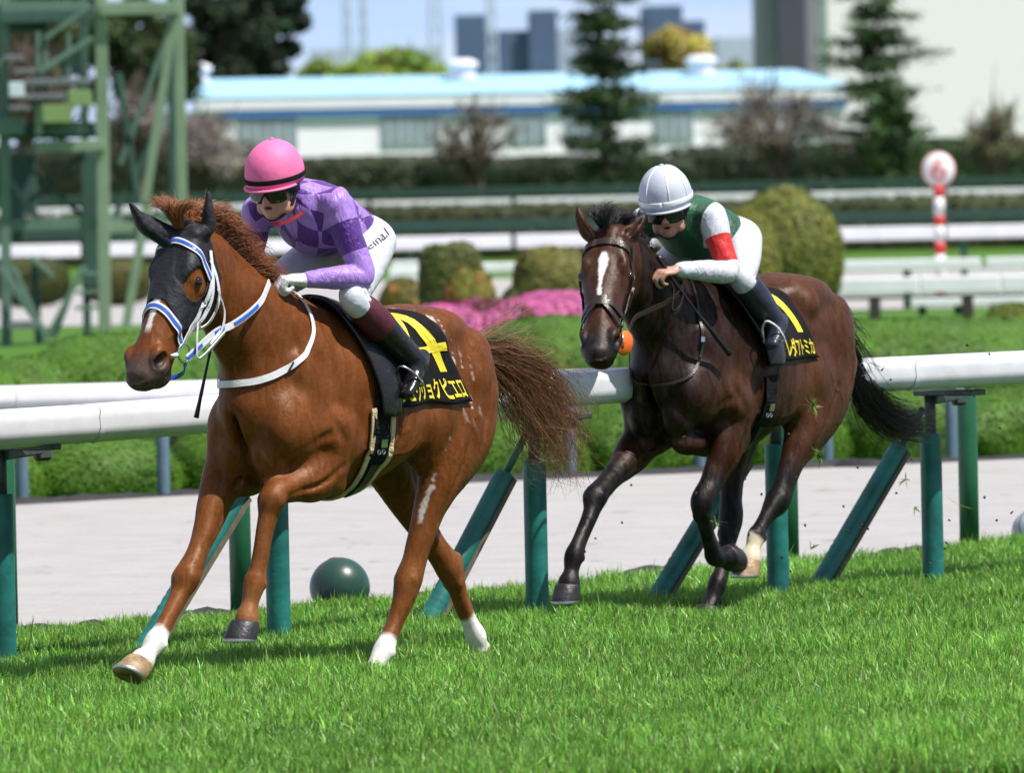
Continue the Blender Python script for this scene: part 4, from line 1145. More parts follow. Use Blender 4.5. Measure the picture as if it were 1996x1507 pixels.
# ------------------------------------------------------------------ turf blades
def turf():
    r = np.random.default_rng(21)
    n = 450000
    # more blades per square metre nearer the camera
    y = 32.6 + (52.5 - 32.6) * r.random(n) ** 1.15
    x = (r.random(n) * 2 - 1) * (y * .0605 + .35)
    nl = np.array([(-14.0, 25.9), (-2.41, 44.05), (-1.28, 45.45), (-.2, 47.1), (1.08, 49.05), (2.86, 51.9), (12, 66.4)])
    lim = np.interp(x, nl[:, 0], nl[:, 1])
    k = y < lim - .02 + .10 * np.sin(x * 23) * np.sin(x * 7.3 + 1)
    x, y = x[k], y[k]; n = len(x)
    P2 = np.stack([x, y, 0 * x], 1)
    pt = vnoise(P2, 2.2, 31, 3); p2 = vnoise(P2, 9, 32, 2)
    # clumping
    x = x + .02 * vnoise(P2, 60, 33, 1); y = y + .02 * vnoise(P2, 55, 34, 1)
    h = (.055 + .055 * r.random(n)) * (1 + .22 * pt + .25 * p2); tall = r.random(n) < .03; h[tall] *= 1.35
    for (hx, hy) in ((-.64, 40.43), (-.17, 41.53), (.93, 45.11), (-1.62, 39.45)):      # grass pressed down by the hooves
        dy_ = y - hy; q = np.hypot((x - hx), np.where(dy_ < 0, dy_ * .32, dy_)); h *= 1 - .60 * np.exp(-(q / .19) ** 4)
    a = r.random(n) * 6.28; lean = np.abs(r.normal(0, .38, n)) + .08; ld = a + r.normal(0, .5, n) + .8 * p2
    w = .0028 + .0028 * r.random(n)
    wx, wy = np.cos(a + 1.57) * w, np.sin(a + 1.57) * w
    dx, dy = np.cos(ld) * lean * h, np.sin(ld) * lean * h
    b = np.stack([x, y, np.zeros(n)], 1)
    V = np.empty((n, 5, 3), np.float32)
    W = np.stack([wx, wy, 0 * wx], 1); D1 = np.stack([dx * .35, dy * .35, h * .55], 1); D2 = np.stack([dx, dy, h * np.clip(1 - .28 * lean, .4, 1)], 1)
    V[:, 0] = b - W; V[:, 1] = b + W; V[:, 2] = b + D1 - W * .85; V[:, 3] = b + D1 + W * .85; V[:, 4] = b + D2
    i = np.arange(n)[:, None] * 5
    F = np.concatenate([i + np.array([[0, 1, 3]]), i + np.array([[0, 3, 2]]), i + np.array([[2, 3, 4]])])
    me = mesh('turf_grass', V.reshape(-1, 3), F, True)
    base = np.array((.212, .432, .066))
    C = base[None, :] * (r.uniform(.5, 1.45, n) * (1 + .18 * pt + .10 * p2))[:, None] * (1 + r.normal(size=(n, 3)) * np.array((.14, .06, .12)))
    dead = r.random(n) < .02; C[dead] = np.array((.26, .25, .10)) * r.uniform(.7, 1.2, dead.sum())[:, None]
    pale = r.random(n) < .08; C[pale] = C[pale] * 1.25 + np.array((.02, .02, .012))
    C = np.repeat(np.clip(C, .003, 1), 5, axis=0).reshape(n, 5, 3)
    vcol(me, C.reshape(-1, 3))
    m = leaf_mat('turf_blades', .42, .34); m.node_tree.nodes['Principled BSDF'].inputs['Specular IOR Level'].default_value = .45
    o = link('turf_grass', me, m); tag(o, 'dense bright green turf grass in the foreground', 'grass', kind='stuff')
turf()

# ------------------------------------------------------------------ horses
# local frame of a horse: x forward, y to its left, z up, origin on the ground under the barrel
def leg_rows(pts, rad):
    """pts (x,y,z) rows and rad (lateral, front, back) rows"""
    return [tuple(p) + tuple(r) for p, r in zip(pts, rad)]

class Head:
    """head frame: t down the face, q out of the face, l to the left"""
    def __init__(s, poll, nose, lat=(0, 1, 0)):
        s.p = np.asarray(poll, float); d = np.asarray(nose, float) - s.p
        s.T = d / np.linalg.norm(d); l = np.asarray(lat, float); l = l - s.T * (l @ s.T); s.L = l / np.linalg.norm(l)
        s.N = np.cross(s.T, s.L); s.len = np.linalg.norm(d)
    def __call__(s, t, q, l): return s.p + s.T * t + s.N * q + s.L * l
    def ax(s): return [s.T, s.N, s.L]

def horse_field(C):
    F = Field((-1.30, -0.46, -0.06), (1.75, 0.48, 2.2), 0.0082)
    dx = C['dx']; dz = C.get('dz', 0)
    cr = C.get('croup', 0)
    # barrel:   x      z     half width, up, down
    tor = [(-.90, 1.24 + cr * .7, .13, .10, .13), (-.78, 1.28 + cr, .19, .17, .20), (-.60, 1.32 + cr, .25, .24, .26), (-.42, 1.32 + cr, .268, .295, .32), (-.22, 1.28 + cr * .5, .262, .305, .37),
           (-.02, 1.245, .285, .31, .42), (.16, 1.225, .292, .355, .445), (.32, 1.225, .262, .405, .44), (.46, 1.22, .225, .40, .415), (.60, 1.21, .19, .30, .34), (.71, 1.19, .135, .19, .22)]
    F.limb([(x + dx, 0, z + dz, a, u, d) for x, z, a, u, d in tor], 0.02, 4)
    # neck
    F.limb(C['neck'], 0.075, 4, lat=C.get('necklat', (0, 1, 0)))
    # head
    H = C['head']
    hd = [(0.0, .068, .060, .10), (.08, .090, .080, .14), (.16, .110, .092, .185), (.24, .116, .098, .21), (.32, .100, .095, .19), (.41, .085, .088, .145), (.50, .080, .083, .118), (.58, .086, .082, .112), (.645, .088, .077, .102), (.695, .068, .054, .070)]
    F.limb([tuple(H(t, -u, 0)) + (a, u, d) for t, a, u, d in hd], 0.03, 4, lat=H.L)
    for s_ in (-1, 1):
        ax = H.ax()
        F.ell(H(.225, -.185, s_ * .066), (.14, .115, .044), .025, ax)        # cheek
        F.ell(H(.185, -.040, s_ * .088), (.055, .032, .028), .025, ax)        # brow
        F.ell(H(.225, -.078, s_ * .100), (.036, .032, .028), .015, ax)       # eye mound
        F.ell(H(.37, -.085, s_ * .078), (.12, .015, .014), .014, ax)         # facial crest
        F.ell(H(.615, -.052, s_ * .072), (.062, .050, .032), .016, ax)       # nostril wing
        F.ell(H(.11, -.045, s_ * .065), (.065, .035, .034), .025, ax)
    F.ell(H(.645, -.168, 0), (.056, .036, .060), .018, H.ax())                # chin and lower lip
    F.ell(H(.46, -.045, 0), (.18, .045, .036), .02, H.ax())                  # nasal bone
    for s_ in (-1, 1):
        F.ell(H(.630, -.048, s_ * .098), (.046, .031, .034), .008, axes(H.T * .9 + H.N * .45, H.N), sub=True)   # nostril
        F.ell(H(.665, -.132, s_ * .074), (.07, .006, .034), .008, H.ax(), sub=True)     # mouth line
        F.ell(H(.45, -.03, s_ * .086), (.07, .022, .014), .02, H.ax(), sub=True)       # hollow beside the nasal bone
        F.ell(H(.33, -.16, s_ * .115), (.07, .05, .012), .02, H.ax(), sub=True)
        F.ell(H(.228, -.082, s_ * .132), (.024, .017, .016), .008, H.ax(), sub=True)   # eye socket
        F.ell(H(.205, -.050, s_ * .135), (.03, .008, .012), .01, H.ax(), sub=True)     # crease over the eye
    for e in C['ears']:
        F.limb(e['st'], 0.012, 4, lat=e['lat'])
        if e.get('cup'): F.limb(e['cup'], 0.01, 4, lat=e['lat'], sub=True)
    # legs
    for lg in C['legs']:
        F.limb(lg['st'], lg.get('k', 0.022), 5)
        for e in lg.get('mus', []):
            F.ell(*e)
    # muscles
    for m in C['mus']:
        F.ell(m[0], m[1], m[2], m[3] if len(m) > 3 else None)
    for m in C.get('sub', []):
        F.ell(m[0], m[1], m[2], m[3] if len(m) > 3 else None, sub=True)
    # tendon grooves down the cannon bones, grooves between the muscles of forearm and gaskin
    for lg in C['legs']:
        st = np.array(lg['st']); hind = lg['name'][1] == 'H'
        i0, i1 = (7, 10) if hind else (6, 9)
        T = np.gradient(st[:, :3], axis=0); T /= np.linalg.norm(T, axis=1)[:, None]; Nn = np.cross(T, np.array((0, 1, 0.0)))
        for s_ in (-1, 1):
            rows = [tuple(st[i, :3] + np.array((0, s_ * (st[i, 3] + .003), 0)) - Nn[i] * st[i, 5] * .30) + (.008, .006, .006) for i in range(i0, i1)]
            F.limb(rows, .012, 4, sub=True)
            rows = [tuple(st[i, :3] + np.array((0, s_ * (st[i, 3] + .005), 0)) - Nn[i] * st[i, 5] * (.05 + .1 * (i - 1))) + (.010, .008, .008) for i in range(1, 5)]
            F.limb(rows, .02, 4, sub=True)
            j = 6 if hind else 5
            F.ell(st[j, :3] + np.array((0, s_ * st[j, 3] * .75, 0)) + Nn[j] * .012, (.022, .016, .026), .012)
            j = 10 if hind else 9
            F.ell(st[j, :3] + np.array((0, s_ * st[j, 3] * .70, 0)) - Nn[j] * .022, (.020, .016, .020), .010)
    # raised veins
    r = np.random.default_rng(C.get('seed', 1))
    for q in C['veins']:
        P = F.snap(spline(np.array(q), 8), .000); P = P + r.normal(size=P.shape) * .004; P = F.snap(P, -.0015)
        P[1:-1] = (P[:-2] + P[1:-1] * 2 + P[2:]) / 4
        F.limb([tuple(x) + (.0052,) * 3 for x in P[::3]], .007, 2)
    return F

def common_veins(dx, H):
    o = []
    for s in (-1, 1):
        o += [[(.64 + dx, s * .22, 1.16), (.58 + dx, s * .26, 1.09), (.55 + dx, s * .26, 1.0)],
              [(.24 + dx, s * .27, .99), (.10 + dx, s * .29, .95), (-.04 + dx, s * .28, .97), (-.16 + dx, s * .26, 1.02)],
              [(.08 + dx, s * .29, .96), (.02 + dx, s * .29, 1.04), (-.06 + dx, s * .29, 1.08)],
              [(-.42 + dx, s * .28, 1.22), (-.48 + dx, s * .28, 1.10), (-.46 + dx, s * .27, 1.0), (-.42 + dx, s * .26, .92)],
              [(-.48 + dx, s * .28, 1.10), (-.56 + dx, s * .27, 1.04), (-.58 + dx, s * .24, .96)],
              [H(.31, -.10, s * .10), H(.38, -.12, s * .09), H(.45, -.09, s * .08), H(.52, -.07, s * .075)],
              [H(.38, -.12, s * .09), H(.44, -.15, s * .085), H(.52, -.13, s * .08)],
              [H(.24, -.12, s * .11), H(.29, -.14, s * .11), H(.31, -.10, s * .10)]]
    return o

def common_muscles(dx, dz=0, cr=0):
    M = []; S = []
    def m(x, y, z, r, k, ax=None): M.append(((x + dx, y, z + dz), r, k, ax))
    def c(x, y, z, r, k, ax=None): S.append(((x + dx, y, z + dz), r, k, ax))
    for s in (-1, 1):
        m(.50, s * .176, 1.20, (.25, .075, .09), .04, axes((.45, 0, .9)))        # shoulder blade
        m(.37, s * .226, 1.06, (.17, .068, .115), .022, axes((.85, 0, .5)))       # triceps
        m(.60, s * .150, 1.10, (.17, .105, .16), .06)                          # point of shoulder
        m(.69, s * .09, 1.00, (.09, .085, .13), .018)                           # breast
        m(.62, s * .10, .86, (.12, .07, .06), .03)                               # lower breast
        m(-.42, s * .13, 1.50 + cr, (.24, .12, .095), .05)                       # loin and croup
        m(-.33, s * .222, 1.45 + cr, (.06, .045, .06), .045)                     # point of hip
        m(-.62, s * .172, 1.28 + cr, (.17, .125, .23), .025, axes((.95, 0, .3)))                      # haunch
        m(-.78, s * .12, 1.24 + cr, (.105, .095, .17), .04, axes((.95, 0, -.3)))  # hamstring
        m(-.36, s * .200, 1.13 + cr * .5, (.13, .10, .20), .025, axes((.8, 0, .5)))  # quadriceps
        m(-.02, s * .22, 1.14, (.26, .075, .22), .05)                            # ribs
        c(-.19, s * .335, 1.24, (.075, .05, .13), .05)                           # flank hollow
        c(.27, s * .318, 1.12, (.03, .03, .20), .035, axes((1, 0, .25)))         # behind the shoulder
        c(.53, s * .302, 1.24, (.02, .035, .24), .03, axes((.87, 0, -.5)))       # along the blade
        c(.565, s * .280, 1.03, (.10, .03, .016), .03, axes((.9, 0, -.4)))      # under the point of shoulder
        c(-.70, s * .274, 1.22 + cr, (.016, .035, .20), .03, axes((.96, 0, .25)))   # haunch furrow
        c(-.83, s * .207, 1.18 + cr, (.014, .03, .20), .025, axes((.98, 0, .2)))
        for j, xx in enumerate((-.10, -.02, .06, .14)):
            c(xx, s * .313, 1.06, (.010, .022, .15), .022, axes((1, 0, .35)))    # faint ribs
    c(.81, 0, 1.02, (.10, .022, .15), .03)                                       # breast furrow
    return M, S

# radii down a leg (lateral, front, back)
def fore_r(k=1.0):
    return dict(top=(.085 * k, .115 * k, .12 * k), fore=(.062 * k, .07 * k, .078 * k), low=(.047 * k, .050 * k, .050 * k), knee=(.060 * k, .062 * k, .056 * k),
                below=(.042 * k, .042 * k, .044 * k), can=(.036 * k, .036 * k, .041 * k), fet=(.047 * k, .047 * k, .050 * k), pas=(.038 * k, .038 * k, .036 * k), cor=(.054 * k, .054 * k, .05 * k), hoof=(.055 * k, .055 * k, .05 * k))

def make_h1():
    r = fore_r(1.0)
    hd = Head((1.165, 0, 1.985), (1.49, 0, 1.42))
    C = dict(dx=0.0, head=hd)
    C['neck'] = [(.36, 0, 1.34, .19, .27, .30), (.55, 0, 1.44, .165, .275, .27), (.72, 0, 1.56, .130, .235, .23), (.87, 0, 1.69, .108, .19, .19), (.99, 0, 1.81, .094, .155, .155), (1.08, 0, 1.89, .082, .11, .13)]
    RF = [((.56, -.16, 1.10), r['top']), ((.69, -.155, .93), (.085, .10, .105)), ((.80, -.145, .76), (.066, .075, .085)), ((.915, -.13, .60), r['low']), ((.99, -.125, .505), (.055, .057, .052)), ((1.025, -.125, .46), r['knee']), ((1.075, -.122, .40), r['below']),
          ((1.15, -.12, .315), r['can']), ((1.225, -.117, .24), (.038, .038, .044)), ((1.262, -.115, .205), r['fet']), ((1.315, -.115, .150), r['pas']), ((1.352, -.115, .125), r['cor']), ((1.40, -.115, .095), (.05, .05, .04))]
    LF = [((.34, .19, 1.10), (.085, .12, .13)), ((.40, .185, .93), (.085, .125, .10)), ((.52, .17, .872), (.075, .09, .09)), ((.64, .155, .845), (.058, .062, .07)), ((.715, .148, .825), (.058, .06, .05)), ((.755, .145, .785), (.060, .062, .05)), ((.782, .142, .725), r['below']),
          ((.82, .138, .61), r['can']), ((.855, .134, .49), (.038, .038, .044)), ((.872, .13, .44), r['fet']), ((.905, .13, .355), r['pas']), ((.932, .13, .285), r['cor']), ((.942, .13, .255), (.05, .05, .05))]
    LH = [((-.62, .16, 1.25), (.12, .22, .25)), ((-.54, .175, 1.09), (.115, .20, .27)), ((-.455, .183, .94), (.098, .15, .205)), ((-.385, .18, .81), (.078, .10, .13)), ((-.330, .162, .66), (.058, .072, .080)), ((-.265, .148, .50), (.050, .058, .066)), ((-.215, .142, .395), (.058, .062, .074)), ((-.185, .138, .315), (.048, .050, .058)),
          ((-.140, .134, .235), (.038, .039, .042)), ((-.085, .131, .155), (.037, .038, .042)), ((-.045, .13, .10), r['fet']), ((.01, .13, .04), r['pas']), ((.05, .13, -.01), (.05, .05, .05))]
    RH = [((-.60, -.16, 1.20), (.12, .20, .20)), ((-.52, -.17, .98), (.10, .18, .16)), ((-.58, -.17, .82), (.085, .12, .12)), ((-.69, -.16, .66), (.062, .08, .08)), ((-.81, -.15, .525), (.052, .062, .062)), ((-.905, -.142, .425), (.055, .068, .064)), ((-.945, -.138, .355), (.046, .05, .052)),
          ((-.985, -.135, .27), (.038, .039, .042)), ((-1.045, -.131, .16), (.037, .038, .042)), ((-1.085, -.13, .10), r['fet']), ((-1.11, -.13, .045), r['pas']), ((-1.125, -.13, -.01), (.05, .05, .05))]
    C['legs'] = [dict(name=n, st=leg_rows([p for p, _ in L], [q for _, q in L]), mus=m) for n, L, m in (
        ('RF', RF, [((.72, -.165, .86), (.12, .06, .08), .03, axes((.5, 0, -.86))), ((1.035, -.125, .455), (.05, .05, .045), .012)]),
        ('LF', LF, [((.50, .185, .86), (.12, .065, .085), .03, axes((1, 0, -.2))), ((.375, .19, .845), (.07, .05, .06), .03), ((.755, .145, .80), (.045, .058, .05), .012)]),
        ('LH', LH, [((-.32, .17, .99), (.10, .085, .12), .04), ((-.255, .14, .405), (.035, .035, .06), .02), ((-.40, .18, .84), (.07, .07, .14), .03)]),
        ('RH', RH, [((-.44, -.16, 1.0), (.12, .085, .13), .04), ((-.955, -.14, .44), (.035, .035, .05), .02)]))]
    # ears, wrapped by the hood later
    C['ears'] = [dict(st=[tuple(hd(.02, -.05, .05)) + (.045, .035, .035), (1.09, .085, 1.98, .038, .028, .028), (1.10, .10, 2.05, .024, .018, .018), (1.105, .105, 2.125, .004, .004, .004)], lat=(.6, .8, 0)),
                 dict(st=[tuple(hd(.02, -.05, -.05)) + (.045, .035, .035), (1.28, -.085, 1.975, .038, .028, .028), (1.33, -.10, 2.03, .024, .018, .018), (1.375, -.105, 2.085, .004, .004, .004)], lat=(.6, .8, 0))]
    M, S = common_muscles(0.0)
    C['mus'] = M; C['sub'] = S
    C['veins'] = common_veins(C['dx'], hd)
    return C

def make_h2():
    r = fore_r(1.0)
    hd = Head((1.0, 0.0, 1.91), (1.36, .15, 1.375), lat=(-.38, .92, 0))
    dx = -.17; cr = .05
    C = dict(dx=dx, head=hd, croup=cr)
    C['neck'] = [(.20, 0, 1.32, .185, .28, .29), (.40, 0, 1.43, .160, .26, .26), (.57, 0, 1.54, .128, .215, .225), (.72, 0, 1.65, .108, .175, .19), (.84, 0, 1.755, .096, .145, .16), (.93, .0, 1.83, .085, .11, .13)]
    RF = [((.40, -.16, 1.05), r['top']), ((.48, -.155, .86), (.085, .105, .10)), ((.62, -.15, .775), (.07, .078, .08)), ((.77, -.14, .705), (.052, .056, .056)), ((.89, -.132, .65), (.055, .056, .052)), ((.945, -.13, .615), r['knee']), ((.99, -.125, .56), r['below']),
          ((1.055, -.12, .485), r['can']), ((1.13, -.12, .40), (.037, .038, .044)), ((1.17, -.12, .345), r['fet']), ((1.195, -.12, .272), r['pas']), ((1.222, -.12, .215), r['cor']), ((1.235, -.12, .16), (.05, .05, .05))]
    LF = [((.14, .18, 1.08), (.085, .12, .13)), ((.19, .18, .90), (.085, .115, .11)), ((.25, .17, .785), (.07, .08, .09)), ((.335, .152, .665), (.055, .058, .06)), ((.40, .142, .575), r['knee']), ((.395, .138, .51), r['below']),
          ((.35, .132, .42), r['can']), ((.295, .125, .345), (.038, .038, .044)), ((.262, .12, .305), r['fet']), ((.20, .12, .285), r['pas']), ((.15, .12, .295), r['cor']), ((.10, .12, .31), (.048, .048, .048))]
    RH = [((-.70, -.16, 1.25), (.12, .22, .20)), ((-.58, -.17, 1.03), (.105, .20, .17)), ((-.47, -.165, .84), (.085, .13, .12)), ((-.39, -.155, .68), (.062, .08, .08)), ((-.355, -.145, .555), (.052, .062, .066)), ((-.335, -.14, .465), (.058, .064, .074)), ((-.305, -.135, .38), (.048, .05, .056)),
          ((-.262, -.128, .30), (.038, .039, .042)), ((-.215, -.122, .21), (.037, .038, .042)), ((-.165, -.12, .145), r['fet']), ((-.115, -.12, .075), r['pas']), ((-.075, -.12, .02), (.05, .05, .05))]
    LH = [((-.80, .16, 1.28), (.12, .22, .24)), ((-.68, .175, 1.11), (.115, .21, .26)), ((-.565, .185, .96), (.098, .15, .20)), ((-.48, .185, .85), (.08, .10, .125)), ((-.405, .178, .745), (.06, .072, .08)), ((-.335, .168, .63), (.050, .058, .066)), ((-.285, .16, .555), (.058, .062, .074)), ((-.235, .155, .515), (.048, .05, .056)),
          ((-.185, .15, .47), (.038, .039, .042)), ((-.14, .142, .42), (.038, .038, .042)), ((-.108, .14, .385), r['fet']), ((-.07, .14, .325), r['pas']), ((-.042, .14, .28), r['cor']), ((-.02, .14, .235), (.05, .05, .05))]
    C['legs'] = [dict(name=n, st=leg_rows([p for p, _ in L], [q for _, q in L]), mus=m) for n, L, m in (
        ('RF', RF, [((.54, -.165, .83), (.13, .06, .08), .03, axes((.85, 0, -.5))), ((.955, -.13, .61), (.05, .05, .045), .012)]),
        ('LF', LF, [((.24, .185, .83), (.12, .065, .08), .03, axes((.5, 0, -.85))), ((.12, .19, .87), (.07, .05, .06), .03), ((.41, .142, .58), (.045, .05, .05), .012)]),
        ('LH', LH, [((-.46, .175, 1.0), (.11, .085, .12), .04), ((-.335, .16, .585), (.035, .035, .06), .02), ((-.50, .185, .88), (.07, .07, .13), .03)]),
        ('RH', RH, [((-.46, -.16, .98), (.12, .085, .13), .04), ((-.385, -.14, .495), (.035, .035, .06), .02)]))]
    el = np.array((-.35, .94, 0)); bl = hd(.02, -.05, .055); br = hd(.02, -.05, -.055)
    C['ears'] = [dict(st=[tuple(bl) + (.045, .034, .034), (.885, .075, 1.895, .046, .034, .034), (.845, .09, 1.94, .036, .026, .026), (.815, .10, 1.975, .008, .008, .008)], lat=(.5, .85, .2), cup=[(.94, .085, 1.885, .026, .02, .02), (.895, .10, 1.935, .024, .016, .016), (.85, .11, 1.965, .008, .008, .008)]),
                 dict(st=[tuple(br) + (.045, .034, .034), (1.055, -.075, 1.885, .046, .034, .034), (1.09, -.09, 1.95, .036, .026, .026), (1.10, -.10, 2.01, .008, .008, .008)], lat=(.7, .7, 0), cup=[(1.10, -.05, 1.87, .026, .02, .02), (1.13, -.07, 1.93, .024, .016, .016), (1.125, -.085, 1.985, .008, .008, .008)])]
    M, S = common_muscles(dx, 0, cr)
    C['mus'] = M; C['sub'] = S
    C['veins'] = common_veins(C['dx'], hd)
    return C

def horse_body(F, C, name, root, colour, mat):
    V, Q = F.skin(1)
    V = V + F.grad(V) * (.0012 * vnoise(V, 42, 3, 2) + .0022 * vnoise(V * np.array((.7, 1, 1.2)), 20, 4, 2))[:, None]
    me = mesh('body', V, Q, True)
    vcol(me, colour(V))
    return link('body', me, mat, root)

def nostril_dark(C, V, H, c=(.012, .006, .006)):
    for s_ in (-1, 1):
        q = V - H(.634, -.048, s_ * .076)
        C = mixc(C, c, sstep(.040 - np.linalg.norm(q / np.array((1, 1, 1)), axis=1), 0, .010) * (np.abs((V - H.p) @ H.L) < .088))
    return C

def add_eyes(H, root):
    for s_ in (-1, 1):
        c = H(.228, -.082, s_ * .113)
        bm = bmesh.new(); bmesh.ops.create_uvsphere(bm, u_segments=16, v_segments=10, radius=.025, matrix=Matrix.Translation(c))
        link('eye', bm_mesh(bm, 'eye', True), M['eye'], root)

def leg_colour(C):
    return {l['name']: np.array([r[:3] for r in l['st']]) for l in C['legs']}

# ---- the chestnut
C1 = make_h1()
F1 = horse_field(C1)
ROOT1 = dict(loc=(-.72, 40.55, 0), rz=R(180 + 54))
CL1 = (lambda v: .20 - .0 * v, lambda v: -.19 - .33 * np.clip(v, 0, 1) ** 1.15)
EDGE1 = cloth_surface(F1, *CL1, R(113))(np.full(16, 1.015), np.linspace(.2, 1.0, 16), 0.0)
def colour1(V):
    n1 = vnoise(V, 9, 3); n2 = vnoise(V, 45, 4)
    base = np.array((.152, .0455, .0098))
    C = np.broadcast_to(base, V.shape).copy() * (1 + .12 * n1[:, None])
    C = mixc(C, (.195, .066, .0165), sstep(1.0 - V[:, 2], .0, .6) * .7)
    legs = leg_colour(C1); H = C1['head']
    for nm, white in (('RF', .815), ('LH', .855), ('RH', .84)):
        d, t = polydist(V, legs[nm])
        C = mixc(C, (.74, .72, .68), sstep(t + .012 * n2, white - .012, white + .012) * (d < .12))
    d, t = polydist(V, legs['LF'])
    C = mixc(C, (.24, .10, .035), sstep(t, .80, .93) * (d < .10) * .7)
    q = V - H.p; tt = q @ H.T; nn = q @ H.N; ll = q @ H.L
    C = mixc(C, (.078, .058, .054), sstep(tt + .012 * n1, .58, .67) * (np.abs(ll) < .14) * (V[:, 0] > 1.2) * (V[:, 2] > 1.2) * .9)
    C = mixc(C, (.72, .70, .68), sstep(.016 + .007 * n2 - np.abs(ll - .004), -.004, .004) * sstep(tt, .2, .24) * sstep(.53 - tt, 0, .05) * (nn > -.06) * (V[:, 0] > 1.1) * (V[:, 2] > 1.2))
    C = nostril_dark(C, V, H)
    # lather on the stifle and behind the saddle cloth
    d, t = polydist(V, [(-.40, .25, 1.10), (-.36, .25, .98), (-.315, .225, .86), (-.285, .20, .74), (-.265, .18, .66)])
    C = mixc(C, (.62, .58, .54), sstep(.012 + .024 * n2 + .014 * n1 - d, 0, .012) * .75)
    d, t = polydist(V, EDGE1)
    C = mixc(C, (.66, .62, .58), sstep(.012 + .014 * n2 - d, 0, .010) * .8)
    q = vnoise(V, 95, 41, 2)
    C = mixc(C, (.66, .62, .58), sstep(q, .62, .72) * np.exp(-(d / .07) ** 2) * (V[:, 1] > 0) * .8)
    return C
coat1 = coat_mat('chestnut_coat', .46, .0, .33, (1, .78, .58))
hs1 = empty('racehorse', ROOT1['loc'], ROOT1['rz'])
tag(hs1, 'chestnut racehorse in a black hood galloping in front, white bridle and pasterns', 'horse')
horse_body(F1, C1, 'body', hs1, colour1, coat1)
add_eyes(C1['head'], hs1)
for c, dn, fw, mt, rr in (((1.365, -.115, .118), (.50, 0, -.55), (1, 0, .55), 'hoof_horn', (.064, .080)), ((.938, .13, .275), (.22, 0, -1), (1, 0, .2), 'hoof_black', (.066, .078)),
                          ((.03, .13, .03), (.35, 0, -1), (1, 0, .3), 'hoof_horn', (.058, .072)), ((-1.115, -.13, .03), (-.05, 0, -1), (1, 0, -.1), 'hoof_horn', (.058, .072))):
    link('hoof', hoof_mesh(c, dn, fw, .108, *rr), [M[mt], M['shoe']], hs1)
hm = hair_mat('horse_hair')
mane_g = []
for k, t in enumerate(np.linspace(0, 1, 6)):
    b = np.array([(1.12, 1.985), (1.05, 2.005), (.97, 1.965), (.89, 1.89), (.80, 1.80), (.70, 1.735), (.60, 1.70), (.50, 1.67)][k])
    up = [.06, .075, .08, .075, .06, .045, .04, .03][k]; bk = [-.05, -.09, -.12, -.13, -.14, -.13, -.11, -.09][k]; lf = [.0, .02, .03, .035, .04, .04, .04, .03][k]
    mane_g.append([(b[0], 0, b[1] - .02), (b[0] + bk * .3, lf * .3, b[1] + up * .55), (b[0] + bk * .75, lf * .8, b[1] + up * .8), (b[0] + bk * 1.15, lf * 1.25, b[1] + up * .45), (b[0] + bk * 1.4, lf * 1.6, b[1] - .03)])
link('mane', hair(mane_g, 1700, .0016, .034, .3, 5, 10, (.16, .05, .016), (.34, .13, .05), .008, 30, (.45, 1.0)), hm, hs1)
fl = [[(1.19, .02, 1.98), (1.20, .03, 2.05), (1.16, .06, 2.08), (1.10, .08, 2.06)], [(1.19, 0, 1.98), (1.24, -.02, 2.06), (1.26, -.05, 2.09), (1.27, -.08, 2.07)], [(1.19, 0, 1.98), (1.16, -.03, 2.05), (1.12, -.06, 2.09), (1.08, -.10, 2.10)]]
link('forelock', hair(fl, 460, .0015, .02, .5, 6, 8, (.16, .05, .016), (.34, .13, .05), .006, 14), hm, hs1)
tg = [[(-.90, 0, 1.43), (-1.04, .0, 1.47), (-1.18, .0, 1.53), (-1.27, 0, 1.60)],
      [(-.91, 0, 1.42), (-1.10, 0, 1.42), (-1.30, 0, 1.38), (-1.46, 0, 1.38), (-1.56, 0, 1.44)],
      [(-.92, 0, 1.41), (-1.12, 0, 1.39), (-1.36, 0, 1.34), (-1.54, 0, 1.25), (-1.64, 0, 1.14), (-1.60, 0, 1.02)],
      [(-.92, 0, 1.40), (-1.12, 0, 1.36), (-1.34, 0, 1.27), (-1.50, 0, 1.14), (-1.56, 0, 1.0), (-1.62, 0, .86)],
      [(-.92, 0, 1.39), (-1.10, 0, 1.33), (-1.28, 0, 1.21), (-1.42, 0, 1.06), (-1.52, 0, .94), (-1.64, 0, .86)],
      [(-.92, 0, 1.37), (-1.05, 0, 1.29), (-1.17, 0, 1.16), (-1.30, 0, 1.02), (-1.40, 0, .93), (-1.50, 0, .90)]]
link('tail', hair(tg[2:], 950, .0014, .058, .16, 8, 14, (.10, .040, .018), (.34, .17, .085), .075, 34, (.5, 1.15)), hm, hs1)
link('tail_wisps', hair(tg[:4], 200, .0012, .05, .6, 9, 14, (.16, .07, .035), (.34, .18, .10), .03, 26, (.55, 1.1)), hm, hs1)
bm = bmesh.new(); bmesh.ops.create_uvsphere(bm, u_segments=14, v_segments=8, radius=1, matrix=Matrix.Translation((-.94, 0, 1.385)) @ Matrix.Rotation(R(-8), 4, 'Y') @ Matrix.Diagonal((.13, .04, .045, 1)))
dk = bm_mesh(bm, 'dock', True); vcol(dk, np.tile((.20, .06, .02), (len(dk.vertices), 1))); link('dock', dk, hm, hs1)

